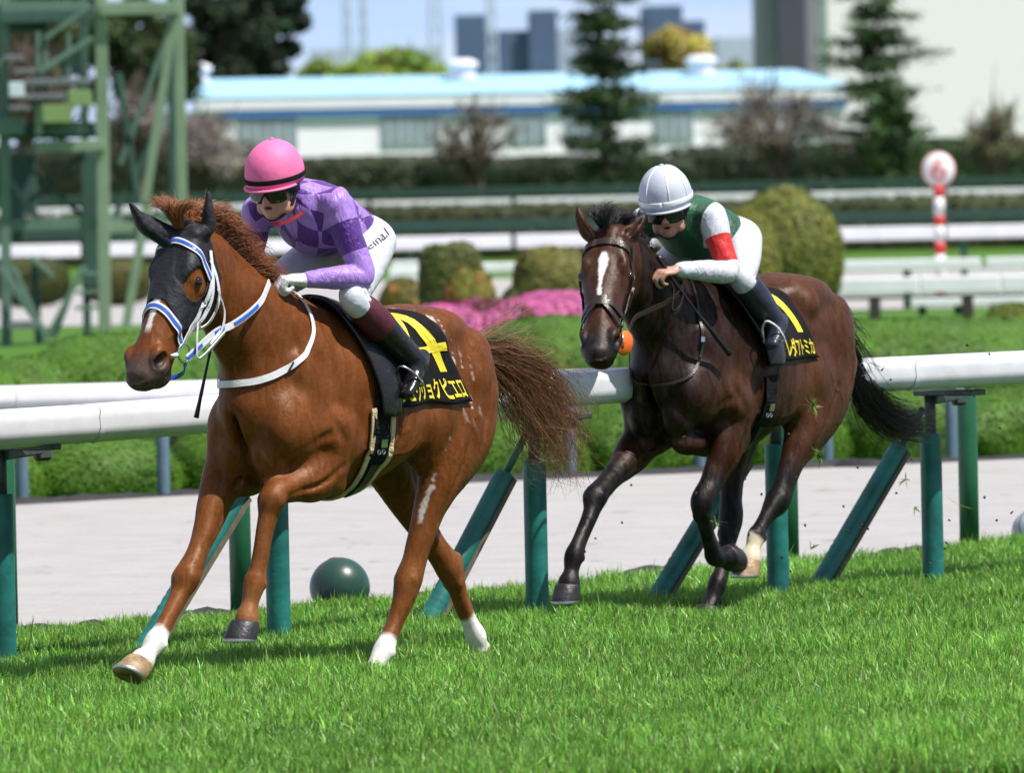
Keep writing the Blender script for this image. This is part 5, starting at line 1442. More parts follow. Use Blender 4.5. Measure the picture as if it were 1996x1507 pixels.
# hood
H = C1['head']
hood = empty('horse_hood', ROOT1['loc'], ROOT1['rz'])
tag(hood, 'black mesh hood with eye holes and ear covers on the chestnut horse', 'hood')
m_, n_ = 96, 120
ph = np.linspace(-R(142), R(142), n_); vv = np.linspace(0, 1, m_)
PH, VV = np.meshgrid(ph, vv)
ca = np.cos(PH)
tmin = -.035 + .075 * (np.abs(PH) / R(118)) ** 2 + .05 * np.clip((np.abs(PH) - R(105)) / R(37), 0, 1)
tmax = .355 + .085 * np.clip((np.abs(PH) - R(20)) / R(60), 0, 1) - .05 * np.clip((np.abs(PH) - R(105)) / R(37), 0, 1)
TT = tmin + (tmax - tmin) * VV
Oc = H.p + TT[..., None] * H.T - .10 * H.N
Dr = ca[..., None] * H.N + np.sin(PH)[..., None] * H.L
Ph = F1.cast(Oc.reshape(-1, 3), Dr.reshape(-1, 3), .006, .32).reshape(m_, n_, 3)
for _ in range(3):
    Ph[1:-1, 1:-1] = (Ph[:-2, 1:-1] + Ph[2:, 1:-1] + Ph[1:-1, :-2] + Ph[1:-1, 2:]) / 4 * .5 + Ph[1:-1, 1:-1] * .5
keep = np.ones((m_ - 1, n_ - 1), bool)
cen = (Ph[:-1, :-1] + Ph[1:, 1:]) / 2
for s_ in (-1, 1):
    e = H(.236, -.082, s_ * .11); q = cen - e
    keep &= ~(((q @ H.T) / .078) ** 2 + ((q @ H.N) / .060) ** 2 + ((q @ H.L) / .09) ** 2 < 1)
link('hood_cloth', grid_mesh('hood_cloth', Ph, .003, True, keep), M['hood_mesh'], hood)
for e in C1['ears']:
    FE = Field((.95, -.2, 1.8), (1.5, .2, 2.2), .006)
    st = np.array(e['st']); st[:, 3:] += .006
    FE.limb(st, .01, 6, lat=e['lat'])
    V, Q = FE.skin(1)
    link('ear_cover', mesh('ear_cover', V, Q, True), M['hood_mesh'], hood)

# bridle
br = empty('bridle', ROOT1['loc'], ROOT1['rz'])
tag(br, 'white racing bridle with blue stripes on the hooded chestnut horse', 'bridle')
def strap_pair(name, pts, w, off, blue=True, parent=br, n=10):
    o = link(name, join_strips(name, [strip(F1, pts, w, off, .004, n)]), M['white_strap'], parent)
    if blue: link('stripe', join_strips('stripe', [strip(F1, pts, w * .42, off + .0045, .002, n)]), M['blue_strap'], o)
brow = [H(.18, -.145, .125), H(.13, -.07, .11), H(.085, .0, .055), H(.075, .01, 0), H(.085, .0, -.055), H(.13, -.07, -.11), H(.18, -.145, -.125)]
strap_pair('browband', brow, .030, .012)
nose = [H(.50, -.15, .09), H(.45, -.08, .09), H(.405, -.01, .055), H(.39, 0, 0), H(.405, -.01, -.055), H(.45, -.08, -.09), H(.50, -.15, -.09)]
strap_pair('noseband', nose, .034, .006)
for s_ in (1, -1):
    strap_pair('cheekpiece', [H(.06, -.11, s_ * .10), H(.16, -.150, s_ * .12), H(.28, -.165, s_ * .12), H(.38, -.165, s_ * .105), H(.45, -.16, s_ * .095), H(.51, -.155, s_ * .09)], .020, .013, False)
    strap_pair('cheekpiece', [H(.12, -.135, s_ * .12), H(.25, -.19, s_ * .125), H(.36, -.195, s_ * .11), H(.47, -.175, s_ * .09)], .017, .013, False)
strap_pair('throat_strap', [H(.10, -.12, .12), H(.16, -.19, .125), H(.23, -.245, .11), H(.33, -.25, .09), H(.40, -.22, .085)], .020, .013, False)
for s_ in (1, -1):
    link('bit_ring', join_strips('bit_ring', [ring(H(.535, -.155, s_ * .105), H.L, .040, .005)], True), M['steel'], br)
link('bit_end', join_strips('bit_end', [tube([H(.555, -.13, .095), H(.57, -.11, .105), H(.585, -.085, .10)], [.008, .011, .006], 8)], True), M['white_strap'], br)
link('chin_strap', join_strips('chin_strap', [ribbon([H(.56, -.185, .10), H(.59, -.22, .08), H(.61, -.235, .02), H(.60, -.22, -.06), H(.56, -.18, -.09)], .022, .006, H.T)]), M['blue_strap'], br)
rb = H(.545, -.185, .105)
rein_p = [rb, (1.12, .135, 1.525), (1.02, .15, 1.555), (.90, .155, 1.605), (.80, .145, 1.655), (.73, .12, 1.70), (.68, .10, 1.735)]
rn = link('rein', join_strips('rein', [ribbon(rein_p, .030, .005, (.3, 0, 1))]), M['white_strap'], br)
for a, b in ((0, 5), (8, 13), (17, 30)):
    q = spline(np.array(rein_p), 8)[a:b:2] + np.array((0, .004, 0))
    link('stripe', join_strips('stripe', [ribbon(q, .014, .005, (.3, 0, 1), 4)]), M['blue_strap'], rn)
link('rein_loop', join_strips('rein_loop', [ribbon([H(.20, -.20, .135), H(.27, -.27, .15), H(.36, -.29, .15), H(.44, -.26, .14), (1.10, .15, 1.53)], .022, .005, (.5, .3, .3))]), M['white_strap'], br)
link('rein_loop', join_strips('rein_loop', [ribbon([H(.38, -.17, .115), H(.46, -.19, .125), H(.52, -.23, .135), (1.075, .155, 1.525)], .018, .005, (.5, .3, .3))]), M['white_strap'], br)
link('rein', join_strips('rein', [ribbon([H(.595, -.16, -.10), (1.12, -.14, 1.53), (.95, -.155, 1.60), (.80, -.14, 1.67), (.70, -.10, 1.74)], .028, .005, (.3, 0, 1))]), M['white_strap'], br)
ns = empty('neck_strap', ROOT1['loc'], ROOT1['rz'])
tag(ns, 'white leather strap looped round the neck of the chestnut horse', 'strap')
link('strap_band', join_strips('strap_band', [strip(F1, [(.44, .03, 1.73), (.45, .10, 1.65), (.465, .16, 1.57), (.50, .20, 1.50), (.577, .21, 1.42), (.69, .19, 1.356), (.77, .14, 1.32), (.82, .05, 1.30), (.83, -.05, 1.295), (.79, -.12, 1.30), (.70, -.17, 1.37), (.60, -.19, 1.44), (.50, -.19, 1.54), (.45, -.10, 1.65)],
     np.interp(np.linspace(0, 1, 131), [0, .25, .4, .7, 1], [.014, .020, .030, .030, .02]), .006, .005, 10)]), M['white_strap'], ns)
link('buckle', join_strips('buckle', [strip(F1, [(.665, .215, 1.39), (.685, .205, 1.35)], .008, .012, .004, 6)]), M['black_leather'], ns)

def make_saddle(F, rootd, label, num, name, ff, fr, fmax, flap, girth_f, cream, numbox, namebox, gl=0.0, z0=1.30, numsh=0.0):
    sd = empty('racing_saddle', rootd['loc'], rootd['rz'])
    tag(sd, label, 'saddle')
    S = cloth_surface(F, ff, fr, fmax, z0)
    u = np.linspace(0, 1, 40); v = np.linspace(-1, 1, 81)
    U, Vv = np.meshgrid(u, v)
    P = np.where((Vv >= 0).reshape(-1, 1), S(U.ravel(), np.abs(Vv).ravel(), .010, 1), S(U.ravel(), np.abs(Vv).ravel(), .010, -1)).reshape(81, 40, 3)
    cl = link('saddle_cloth', grid_mesh('saddle_cloth', P[:, ::-1], -.006, True), M['black_cloth'], sd)
    def printed(nm, body, box, bold=0.0, shear=0.0, cuts=3):
        V2, Fc, asp = text_verts(body, .06, shear, bold, cuts)
        uu = box[0] + V2[:, 0] * (box[1] - box[0]) + numsh * (V2[:, 1] - .5) * 0; w = box[3] + V2[:, 1] * (box[2] - box[3])
        Pp = S(uu, w, .0185, 1)
        link(nm, mesh(nm, Pp, Fc, False), M['yellow_print'], cl)
    quads = {'4': [((.60, 1), (.78, 1), (.78, 0), (.60, 0)), ((.02, .26), (1, .26), (1, .35), (.02, .35)), ((.60, 1.0), (.60, .82), (.20, .36), (.02, .36))],
             '1': [((.38, 1), (.80, 1), (.80, 0), (.38, 0)), ((.05, .82), (.38, 1), (.38, .84), (.05, .70))]}[num]
    mb = MB(); g_ = np.linspace(0, 1, 11)
    for qi, q in enumerate(quads):
        q = np.array(q, float); A, B = np.meshgrid(g_, g_, indexing='ij')
        P2 = (1 - A)[..., None] * ((1 - B)[..., None] * q[0] + B[..., None] * q[1]) + A[..., None] * ((1 - B)[..., None] * q[3] + B[..., None] * q[2]); P2 = P2.reshape(-1, 2)
        Pp = S(numbox[0] + P2[:, 0] * (numbox[1] - numbox[0]), numbox[3] + P2[:, 1] * (numbox[2] - numbox[3]), .0185 + .0006 * qi, 1)
        mb.add(Pp, [(i * 11 + j, (i + 1) * 11 + j, (i + 1) * 11 + j + 1, i * 11 + j + 1) for i in range(10) for j in range(10)])
    link('number_print', mb.mesh('number_print', False), M['yellow_print'], cl)
    printed('name_print', name, namebox, .018, 0, 2)
    # pad and flap
    P2 = np.zeros((41, 16, 3)); vv = np.linspace(0, 1, 41)
    for side in (1, -1):
        f0 = np.interp(vv, flap['v'], flap['front']); f1 = np.interp(vv, flap['v'], flap['rear'])
        Uq = np.linspace(0, 1, 16)[None, :]; ff_ = f0[:, None] * (1 - Uq) + f1[:, None] * Uq
        phq = np.repeat((vv * flap['max'])[:, None], 16, 1)
        bul = .022 + .014 * np.sin(Uq * PI) + 0 * ff_
        O = np.stack([ff_.ravel(), 0 * ff_.ravel(), np.full(ff_.size, z0)], 1); D = np.stack([0 * phq.ravel(), side * np.sin(phq).ravel(), np.cos(phq).ravel()], 1)
        Pc = F.cast(O, D, 0.0); G = D
        Pq = (Pc + G * bul.ravel()[:, None]).reshape(41, 16, 3)
        link('saddle_flap', grid_mesh('saddle_flap', Pq if side < 0 else Pq[:, ::-1], -.02, True), M['black_leather'], sd)
    # girth
    a = np.linspace(R(86), 2 * PI - R(86), 60)
    def loop(fo, off):
        gf = np.interp(np.abs(a - PI), [0, 2.0], [girth_f + gl, girth_f])
        O = np.stack([gf + fo, 0 * a, np.full(60, 1.15)], 1); D = np.stack([0 * a, np.sin(a), np.cos(a)], 1)
        return F.cast(O, D, off)
    g = link('girth', join_strips('girth', [strip(F, loop(0, .006), .125 if cream else .09, .006, .006, 1, False)]), M['black_cloth'], sd)
    if cream:
        for fo in (-.060, .060):
            link('girth_edge', join_strips('girth_edge', [strip(F, loop(fo, .008), .027, .008, .008, 1, False)]), M['cream_band'], g)
    link('girth_sleeve', join_strips('girth_sleeve', [strip(F, loop(0, .014)[15:27], .05, .014, .004, 1, False)]), M['black_leather'], g)
    b = loop(0, .016)[7:12]
    link('girth_buckle', join_strips('girth_buckle', [strip(F, b[1:4], .036, .014, .010, 1, False), ring(b[4] + (b[4] - b[3]) * .3 + np.array((.016, 0, 0)), (0, 1, 0), .010, .004), ring(b[4] + (b[4] - b[3]) * .3 - np.array((.016, 0, 0)), (0, 1, 0), .010, .004)]), M['steel'], g)
    return sd, S

sd1, S1 = make_saddle(F1, ROOT1, 'black saddle and number cloth with yellow 4 on the chestnut horse', '4', 'ジュウリョクピエロ',
    CL1[0], CL1[1], R(113),
    dict(v=[0, .3, .6, .85, 1], front=[.27, .27, .23, .19, .17], rear=[.06, .08, .07, .06, .07], max=R(117)), .16, True,
    (.55, .96, .17, .77), (.24, .975, .82, .97), -.05)

# ------------------------------------------------------------------ jockeys
M['skin'] = simple('skin', (.62, .36, .27), .48, var=.10, scale=18, bump=.1, bscale=140)
M['lips'] = simple('lips', (.42, .13, .12), .4, var=.1)
M['goggle_lens'] = simple('goggle_lens', (.010, .010, .012), .08, var=.2, spec=.7)
M['helmet_pad'] = simple('helmet_pad', (.012, .012, .013), .6, var=.3, bump=.2)
M['hair_brown'] = simple('hair_brown', (.07, .045, .03), .55, var=.5, scale=40, bump=.6, bscale=150)
M['glove_white'] = simple('glove_white', (.74, .75, .75), .6, var=.1, scale=40, bump=.35, bscale=110)
M['burgundy_sock'] = simple('burgundy_sock', (.075, .008, .018), .55, var=.2, scale=30, bump=.2)
M['boot_leather'] = simple('boot_leather', (.012, .012, .014), .26, var=.4, scale=10, bump=.35, bscale=34)
M['boot_blue'] = simple('boot_blue', (.022, .028, .045), .32, var=.35, scale=10, bump=.35, bscale=34)
M['red_strap'] = simple('red_strap', (.55, .03, .03), .5)
M['ink'] = simple('ink', (.03, .015, .03), .6)

def cloth_mat(name, kind, c0, c1, c2=None, rough=.5, sheen=.15, bump=.7):
    """silks: colour picked from the attribute 'pat' (r,g = pattern plane, b = sleeve side, a unused) ; attribute 'arm' = way along the sleeve"""
    m, nt, b = nodes(name)
    at = N(nt, 'ShaderNodeAttribute', attribute_name='pat')
    sx = N(nt, 'ShaderNodeSeparateColor'); nt.links.new(at.outputs['Color'], sx.inputs['Color'])
    ar = N(nt, 'ShaderNodeAttribute', attribute_name='arm')
    sa = N(nt, 'ShaderNodeSeparateColor'); nt.links.new(ar.outputs['Color'], sa.inputs['Color'])
    def math_(op, a, bb=None):
        n = N(nt, 'ShaderNodeMath', operation=op)
        for k, x in enumerate((a, bb)):
            if x is None: continue
            if isinstance(x, (int, float)): n.inputs[k].default_value = x
            else: nt.links.new(x, n.inputs[k])
        return n.outputs[0]
    def mix_(f, A, B):
        n = N(nt, 'ShaderNodeMix', data_type='RGBA'); nt.links.new(f, n.inputs['Factor'])
        for k, x in (('A', A), ('B', B)):
            if isinstance(x, tuple): n.inputs[k].default_value = (*x, 1)
            else: nt.links.new(x, n.inputs[k])
        return n.outputs['Result']
    band = math_('MULTIPLY', math_('GREATER_THAN', sa.outputs[0], sa.outputs[1] if False else 0.13), math_('LESS_THAN', sa.outputs[0], 0.36))
    if kind == 'diamond':
        ck = N(nt, 'ShaderNodeTexChecker', Scale=1.0)
        cb = N(nt, 'ShaderNodeCombineXYZ'); nt.links.new(sx.outputs[0], cb.inputs[0]); nt.links.new(sx.outputs[1], cb.inputs[1]); cb.inputs[2].default_value = .5
        nt.links.new(cb.outputs[0], ck.inputs['Vector'])
        body = mix_(ck.outputs['Fac'], c0, c1)
        slv = mix_(band, c0, c1)
    elif kind == 'sleeves':
        b2 = math_('MULTIPLY', math_('GREATER_THAN', sa.outputs[0], 0.17), math_('LESS_THAN', sa.outputs[0], 0.40))
        body = N(nt, 'ShaderNodeRGB'); body.outputs[0].default_value = (*c0, 1); body = body.outputs[0]
        slv = mix_(b2, c1, c2)
    isl = math_('GREATER_THAN', sx.outputs[2], 0.5)
    cc = mix_(isl, body, slv)
    t = N(nt, 'ShaderNodeTexCoord')
    n1 = N(nt, 'ShaderNodeTexNoise', Scale=15.0, Detail=5.0, Distortion=3.0)
    mp = N(nt, 'ShaderNodeMapping'); mp.inputs['Scale'].default_value = (1.0, 1.0, 0.45); mp.inputs['Rotation'].default_value = (.4, .5, .3)
    nt.links.new(t.outputs['Object'], mp.inputs['Vector']); nt.links.new(mp.outputs['Vector'], n1.inputs['Vector'])
    bp = N(nt, 'ShaderNodeBump', Strength=bump, Distance=0.016)
    nt.links.new(n1.outputs['Fac'], bp.inputs['Height']); nt.links.new(bp.outputs['Normal'], b.inputs['Normal'])
    nt.links.new(cc, b.inputs['Base Color'])
    b.inputs['Roughness'].default_value = rough; b.inputs['Sheen Weight'].default_value = sheen
    return m

def hand(F, w, d, n, side, sc_=1.0, curl=(45, 75, 60), k=.006, r=.0105):
    """wrist w, finger direction d, palm-facing direction n, side = +1 thumb on d x n"""
    d = np.asarray(d, float); d /= np.linalg.norm(d); n = np.asarray(n, float); n = n - d * (n @ d); n /= np.linalg.norm(n)
    s = np.cross(d, n) * side; w = np.asarray(w, float); q = sc_
    F.ell(w + d * .048 * q, (.054 * q, .042 * q, .019 * q), .012, [d, s, n])
    for i, o in enumerate((.031, .0105, -.0105, -.030)):
        L = (.044, .049, .046, .036)[i] * q; P = [w + d * (.088, .094, .090, .080)[i] * q + s * o * q - n * .002]
        a = 0
        for j, c in enumerate(curl):
            a += R(c + (4, -3, 2, 8)[i]); P.append(P[-1] + (d * math.cos(a) + n * math.sin(a)) * L * (1, .68, .55)[j])
        F.limb([tuple(x) + (r * q * m,) * 3 for x, m in zip(P, (1.08, 1.0, .94, .8))], k, 4, lat=s)
    t0 = w + d * .022 * q + s * .034 * q + n * .006
    P = [t0, t0 + (d * .62 + s * .55 + n * .45) * .042 * q, t0 + (d * .62 + s * .55 + n * .45) * .042 * q + (d * .8 + n * .62 - s * .1) * .034 * q, t0 + (d * .62 + s * .55 + n * .45) * .042 * q + (d * .8 + n * .62 - s * .1) * .034 * q + (d * .55 + n * .7 - s * .5) * .026 * q]
    F.limb([tuple(x) + (r * q * m,) * 3 for x, m in zip(P, (1.35, 1.2, 1.05, .85))], k, 4, lat=s)

def head_field(F, c, X, Y, Z, mouth=.010):
    """c = centre of the skull, X forward, Y to its left, Z up (unit vectors); real size times 1.1"""
    A = [X, Y, Z]
    def p(x, y, z): return c + X * x + Y * y + Z * z
    F.ell(p(-.008, 0, .03), (.104, .080, .100), .02, A)
    F.ell(p(.022, 0, -.035), (.082, .068, .095), .03, A)
    F.ell(p(.062, 0, -.108), (.030, .030, .024), .03, A)          # chin
    for s_ in (-1, 1):
        F.ell(p(.052, s_ * .044, -.035), (.034, .028, .028), .02, A)   # cheekbone
        F.ell(p(.020, s_ * .060, -.085), (.05, .018, .03), .025, A)    # jaw
        F.ell(p(.080, s_ * .030, .012), (.018, .026, .010), .014, A)   # brow
        F.ell(p(-.010, s_ * .083, -.012), (.022, .010, .034), .008, A) # ear
        F.ell(p(.092, s_ * .032, -.006), (.014, .018, .011), .010, A, True)   # eye hollow
        F.ell(p(.106, s_ * .012, -.050), (.012, .009, .008), .006, A)  # nostril wing
    F.limb([tuple(p(.088, 0, .004)) + (.010, .010, .010), tuple(p(.108, 0, -.028)) + (.010, .010, .012), tuple(p(.116, 0, -.046)) + (.012, .011, .012)], .010, 4, lat=Y)
    F.ell(p(.088, 0, -.070), (.014, .026, .007), .008, A)              # upper lip
    F.ell(p(.086, 0, -.090), (.014, .022, .008), .008, A)              # lower lip
    F.ell(p(.098, 0, -.079), (.022, .021, mouth * .55), .004, A, True) # open mouth

def build_jockey(J, rootd, label):
    root = empty('person', rootd['loc'], rootd['rz'])
    tag(root, label, 'person')
    g = {k: np.asarray(v, float) for k, v in J.items() if isinstance(v, tuple) and k not in ('palm', 'thumb', 'curl')}
    X = g['face'] / np.linalg.norm(g['face']); Zr = g['crown']; Zr = Zr - X * (Zr @ X); Zr /= np.linalg.norm(Zr); Y = np.cross(Zr, X)
    hc = g['head']
    lo = np.min([v for k, v in g.items() if k not in ('face', 'crown', 'pat')], axis=0) - .2; hi = np.max([v for k, v in g.items() if k not in ('face', 'crown', 'pat')], axis=0) + .2
    pel, che, nek = g['pelvis'], g['chest'], g['neck']
    lat = (0, 1, 0)
    sh = {1: g['shL'], -1: g['shR']}; el = {1: g['elL'], -1: g['elR']}; wr = {1: g['wrL'], -1: g['wrR']}; hn = {1: g['hnL'], -1: g['hnR']}
    hp = {1: g['hipL'], -1: g['hipR']}; kn = {1: g['knL'], -1: g['knR']}; an = {1: g['anL'], -1: g['anR']}; to = {1: g['toL'], -1: g['toR']}
    mid = (pel + che) / 2 + np.array((0, 0, .015))
    # one skin for the whole body
    F = Field(lo, hi, .0062)
    F.limb([tuple(pel) + (.12, .085, .085), tuple(mid) + (.11, .08, .08), tuple(che) + (.135, .095, .095), tuple((che + nek) / 2) + (.10, .075, .075), tuple(nek) + (.052, .056, .056)], .03, 5, lat)
    F.limb([tuple(nek) + (.052, .056, .056), tuple(hc - X * .02 - Zr * .07) + (.050, .054, .056), tuple(hc - Zr * .02) + (.05, .055, .055)], .02, 4, lat)
    head_field(F, hc, X, Y, Zr, J.get('mouth', .010))
    for s_ in (1, -1):
        F.limb([tuple(sh[s_]) + (.048,) * 3, tuple((sh[s_] + el[s_]) / 2) + (.040,) * 3, tuple(el[s_]) + (.036,) * 3, tuple((el[s_] * .6 + wr[s_] * .4)) + (.036,) * 3, tuple(wr[s_]) + (.026,) * 3], .03, 5, lat)
        d = hn[s_] - wr[s_]
        hand(F, wr[s_], d, J['palm'][0 if s_ == 1 else 1], J.get('thumb', (1, -1))[0 if s_ == 1 else 1], 1.0, J.get('curl', (45, 75, 60)))
        F.limb([tuple(hp[s_]) + (.075,) * 3, tuple((hp[s_] + kn[s_]) / 2) + (.065,) * 3, tuple(kn[s_]) + (.040,) * 3, tuple((kn[s_] * .65 + an[s_] * .35)) + (.046,) * 3, tuple(an[s_]) + (.030,) * 3, tuple(an[s_] * .75 + to[s_] * .25) + (.016,) * 3], .03, 5, lat)
    V, Q = F.skin(1)
    me = mesh('body', V, Q, True)
    q = V - hc; xx, yy, zz = q @ X, q @ Y, q @ Zr
    C = np.broadcast_to(np.array((.52, .28, .20)), V.shape).copy() * (1 + .06 * vnoise(V, 60, 2))[:, None]
    near = (np.abs(xx) < .2) & (np.abs(yy) < .12) & (np.abs(zz) < .16)
    C = mixc(C, (.62, .27, .22), near * np.exp(-((xx - .06) / .03) ** 2 - ((np.abs(yy) - .045) / .02) ** 2 - ((zz + .045) / .02) ** 2) * .6)
    C = mixc(C, (.46, .17, .14), near * (xx > .07) * np.exp(-(yy / .022) ** 4 - ((zz + .080) / .013) ** 4) * .7)
    C = mixc(C, (.06, .015, .015), near * (xx < .088) * (xx > .06) * np.exp(-(yy / .019) ** 4 - ((zz + .079) / .0055) ** 4))
    vcol(me, C)
    if 'skin_v' not in M:
        m, nt, b = nodes('skin_tone'); at = N(nt, 'ShaderNodeAttribute', attribute_name='Col'); nt.links.new(at.outputs['Color'], b.inputs['Base Color'])
        b.inputs['Roughness'].default_value = .46; b.inputs['Subsurface Weight'].default_value = .08; b.inputs['Subsurface Radius'].default_value = (.01, .004, .002); M['skin_v'] = m
    link('body', me, M['skin_v'], root)
    # shirt
    G = Field(lo, hi, .0062)
    G.limb([tuple(pel * .92 + che * .08 + np.array((0, 0, .012))) + (.138, .105, .100), tuple(mid) + (.148, .112, .165), tuple(che) + (.185, .13, .185), tuple(che * .5 + nek * .5) + (.135, .10, .10), tuple(nek + np.array((.01, 0, -.005))) + (.066, .066, .066)], .03, 5, lat)
    for s_ in (1, -1):
        u = (wr[s_] - el[s_]); u /= np.linalg.norm(u)
        G.limb([tuple(sh[s_] * .9 + che * .1) + (.070,) * 3, tuple(sh[s_]) + (.072,) * 3, tuple(sh[s_] * .5 + el[s_] * .5) + (.062,) * 3, tuple(el[s_]) + (.052, .056, .050), tuple(el[s_] * .6 + wr[s_] * .4) + (.052,) * 3, tuple(wr[s_] * .92 + el[s_] * .08) + (.037,) * 3], .035, 6, lat)
    for kx in range(3):                      # folds over the ribs
        c = mid * (1 - kx * .28) + che * kx * .28
        for s_ in (1, -1):
            G.ell(c + np.array((0, s_ * .150, -.02)), (.010, .02, .10), .02, axes((.9, 0, .5)), True)
    V, Q = G.skin(2)
    Nrm = G.grad(V)
    V = V + Nrm * (.0022 * vnoise(V * np.array((1, .8, .6)), 48, 8, 2) + .0016 * np.abs(vnoise(V @ np.array([[.7, -.7, 0], [.4, .4, -.8], [.6, .6, .55]]) * np.array((.35, 1.6, .8)), 60, 9, 1)))[:, None]
    axv = (che - pel); Ld = np.linalg.norm(axv); axv = axv / Ld; upv = np.cross(axv, np.array((0, 1, 0.))); upv /= np.linalg.norm(upv)
    q = V - pel; al = q @ axv; rel = q - al[:, None] * axv
    an_ = np.arctan2(rel[:, 1], rel @ upv)        # 0 on the back, +-pi under the belly
    a_, b_ = an_ / (2 * PI) * 18.0, al / .078
    arm = np.zeros(len(V)); sl = np.zeros(len(V))
    for s_ in (1, -1):
        d, t = polydist(V, [sh[s_], el[s_], wr[s_]])
        up_ = el[s_] - sh[s_]; up_ /= np.linalg.norm(up_)
        nn = up_ * .55 + np.array((-.12, s_ * .85, .12)); nn /= np.linalg.norm(nn)
        pl = (V - (sh[s_] + np.array((0, -s_ * .02, 0)))) @ nn
        use = d < .13
        arm = np.where(use, t, arm); sl = np.where(use, np.clip(.5 + pl * 8, 0, 1), sl)
    me = mesh('silk_shirt', V, Q, True)
    vcol(me, np.stack([(a_ + b_) * .5 + 50, (a_ - b_) * .5 + 50, sl], 1), 'pat'); vcol(me, np.stack([arm, arm, arm], 1), 'arm')
    link('silk_shirt', me, J['shirt'], root)
    # breeches
    B = Field(lo, hi, .0062)
    B.limb([tuple(pel + (che - pel) * .14) + (.128, .095, .090), tuple(pel) + (.155, .12, .115), tuple(pel - (che - pel) * .18) + (.145, .10, .10)], .03, 4, lat)
    for s_ in (1, -1):
        B.limb([tuple(hp[s_]) + (.098,) * 3, tuple(hp[s_] * .6 + kn[s_] * .4) + (.092,) * 3, tuple(hp[s_] * .2 + kn[s_] * .8) + (.072,) * 3, tuple(kn[s_] * .99 + an[s_] * .01) + (.064,) * 3, tuple(kn[s_] * .80 + an[s_] * .20) + (.060,) * 3], .035, 6, lat)
        for q_ in (.80, .88, .95):
            c = hp[s_] * (1 - q_) + kn[s_] * q_
            B.ell(c + np.array((.0, s_ * .068, 0)), (.003, .03, .05), .010, axes(kn[s_] - hp[s_] + np.array((0, 0, .12))), True)
    V, Q = B.skin(2)
    br_ = link('breeches', mesh('breeches', V, Q, True), J['breeches'], root)
    # boots
    for s_ in (1, -1):
        K = Field(np.minimum(kn[s_], np.minimum(an[s_], to[s_])) - .14, np.maximum(kn[s_], np.maximum(an[s_], to[s_])) + .14, .006)
        a0, a1 = (.22, .17) if J.get('sock') else (.16, .16)
        kk = lambda t: kn[s_] * (1 - t) + an[s_] * t
        K.limb([tuple(kk(.38 if J.get('sock') else .20)) + (.068,) * 3, tuple(kk(.5)) + (.068,) * 3, tuple(kk(.8)) + (.057,) * 3, tuple(kk(1.0)) + (.054,) * 3], .02, 5, lat)
        ft = to[s_] - an[s_]; ft /= np.linalg.norm(ft); sd = np.cross(ft, kk(0) - kk(1)); sd /= np.linalg.norm(sd); dn = np.cross(sd, ft)
        if dn @ (kk(0) - kk(1)) > 0: dn = -dn
        K.limb([tuple(an[s_] - ft * .055 + dn * .025) + (.036, .036, .036), tuple(an[s_] + ft * .02 + dn * .018) + (.042, .045, .045), tuple(an[s_] * .45 + to[s_] * .55 + dn * .022) + (.044, .034, .034), tuple(to[s_] + dn * .016) + (.036, .024, .024)], .02, 5, sd)
        K.ell(an[s_] * .45 + to[s_] * .55 + dn * .062, (.11, .06, .012), .012, axes(ft, sd), True)
        V, Q = K.skin(1)
        link('boot', mesh('boot', V, Q, True), J['boot'], root)
        if J.get('sock'):
            K = Field(np.minimum(kn[s_], an[s_]) - .12, np.maximum(kn[s_], an[s_]) + .12, .006)
            K.limb([tuple(kk(.17)) + (.066,) * 3, tuple(kk(.28)) + (.072,) * 3, tuple(kk(.44)) + (.0715,) * 3], .01, 4, lat)
            V, Q = K.skin(1); link('sock_band', mesh('sock_band', V, Q, True), M['burgundy_sock'], root)
    # helmet with its silk cap, peak and padding
    hh = J['helmet']
    Hz = Zr * math.cos(hh.get('tilt', 0)) - X * math.sin(hh.get('tilt', 0)); Hx = X * math.cos(hh.get('tilt', 0)) + Zr * math.sin(hh.get('tilt', 0))
    oc = hc + Hz * hh.get('up', .045) + Hx * hh.get('fw', -.005)
    n = 40; prof = [(math.cos(a), math.sin(a)) for a in np.linspace(R(-16), R(90), 18)]
    V = []; Fq = []
    for (cr_, sr_) in prof:
        for j in range(n):
            t = 2 * PI * j / n
            V.append(oc + Hx * (.146 * cr_ * math.cos(t)) + Y * (.128 * cr_ * math.sin(t)) + Hz * (.150 * sr_ - .018 * math.cos(t) * (sr_ < 0.2) * (1 - max(sr_, 0) * 5)))
    for i in range(len(prof) - 1):
        for j in range(n): Fq.append((i * n + j, i * n + (j + 1) % n, (i + 1) * n + (j + 1) % n, (i + 1) * n + j))
    V = np.array(V); V += (vnoise(V, 30, 5)[:, None] * .0012) * (V - oc) / .14
    ho = link('helmet', mesh('helmet', V, Fq, True), hh['mat'], root)
    mod = ho.modifiers.new('thick', 'SOLIDIFY'); mod.thickness = .008; mod.offset = -1
    # button on the crown, rim band, peak
    bm = bmesh.new(); bmesh.ops.create_uvsphere(bm, u_segments=12, v_segments=8, radius=.012, matrix=Matrix.Translation(oc + Hz * .150) @ Matrix.Diagonal((1, 1, .6, 1)))
    link('cap_button', bm_mesh(bm, 'cap_button', True), hh['mat'], ho)
    a = np.linspace(0, 2 * PI, 49)
    def rimpt(t, sr, k=1.0): 
        cr_ = math.sqrt(max(0, 1 - sr * sr))
        return oc + Hx * (.146 * cr_ * k * math.cos(t)) + Y * (.128 * cr_ * k * math.sin(t)) + Hz * (.150 * sr - .018 * math.cos(t) * max(0, 1 - max(sr, 0) * 5))
    bw = hh.get('band', .016)
    Pb = np.array([[rimpt(t, s_, 1.012 + (.006 if 0 < i_ < 3 else 0)) for i_, s_ in enumerate((-.13 - 0, -.10, -.10 + bw / .15 * .8, -.10 + bw / .15))] for t in a])
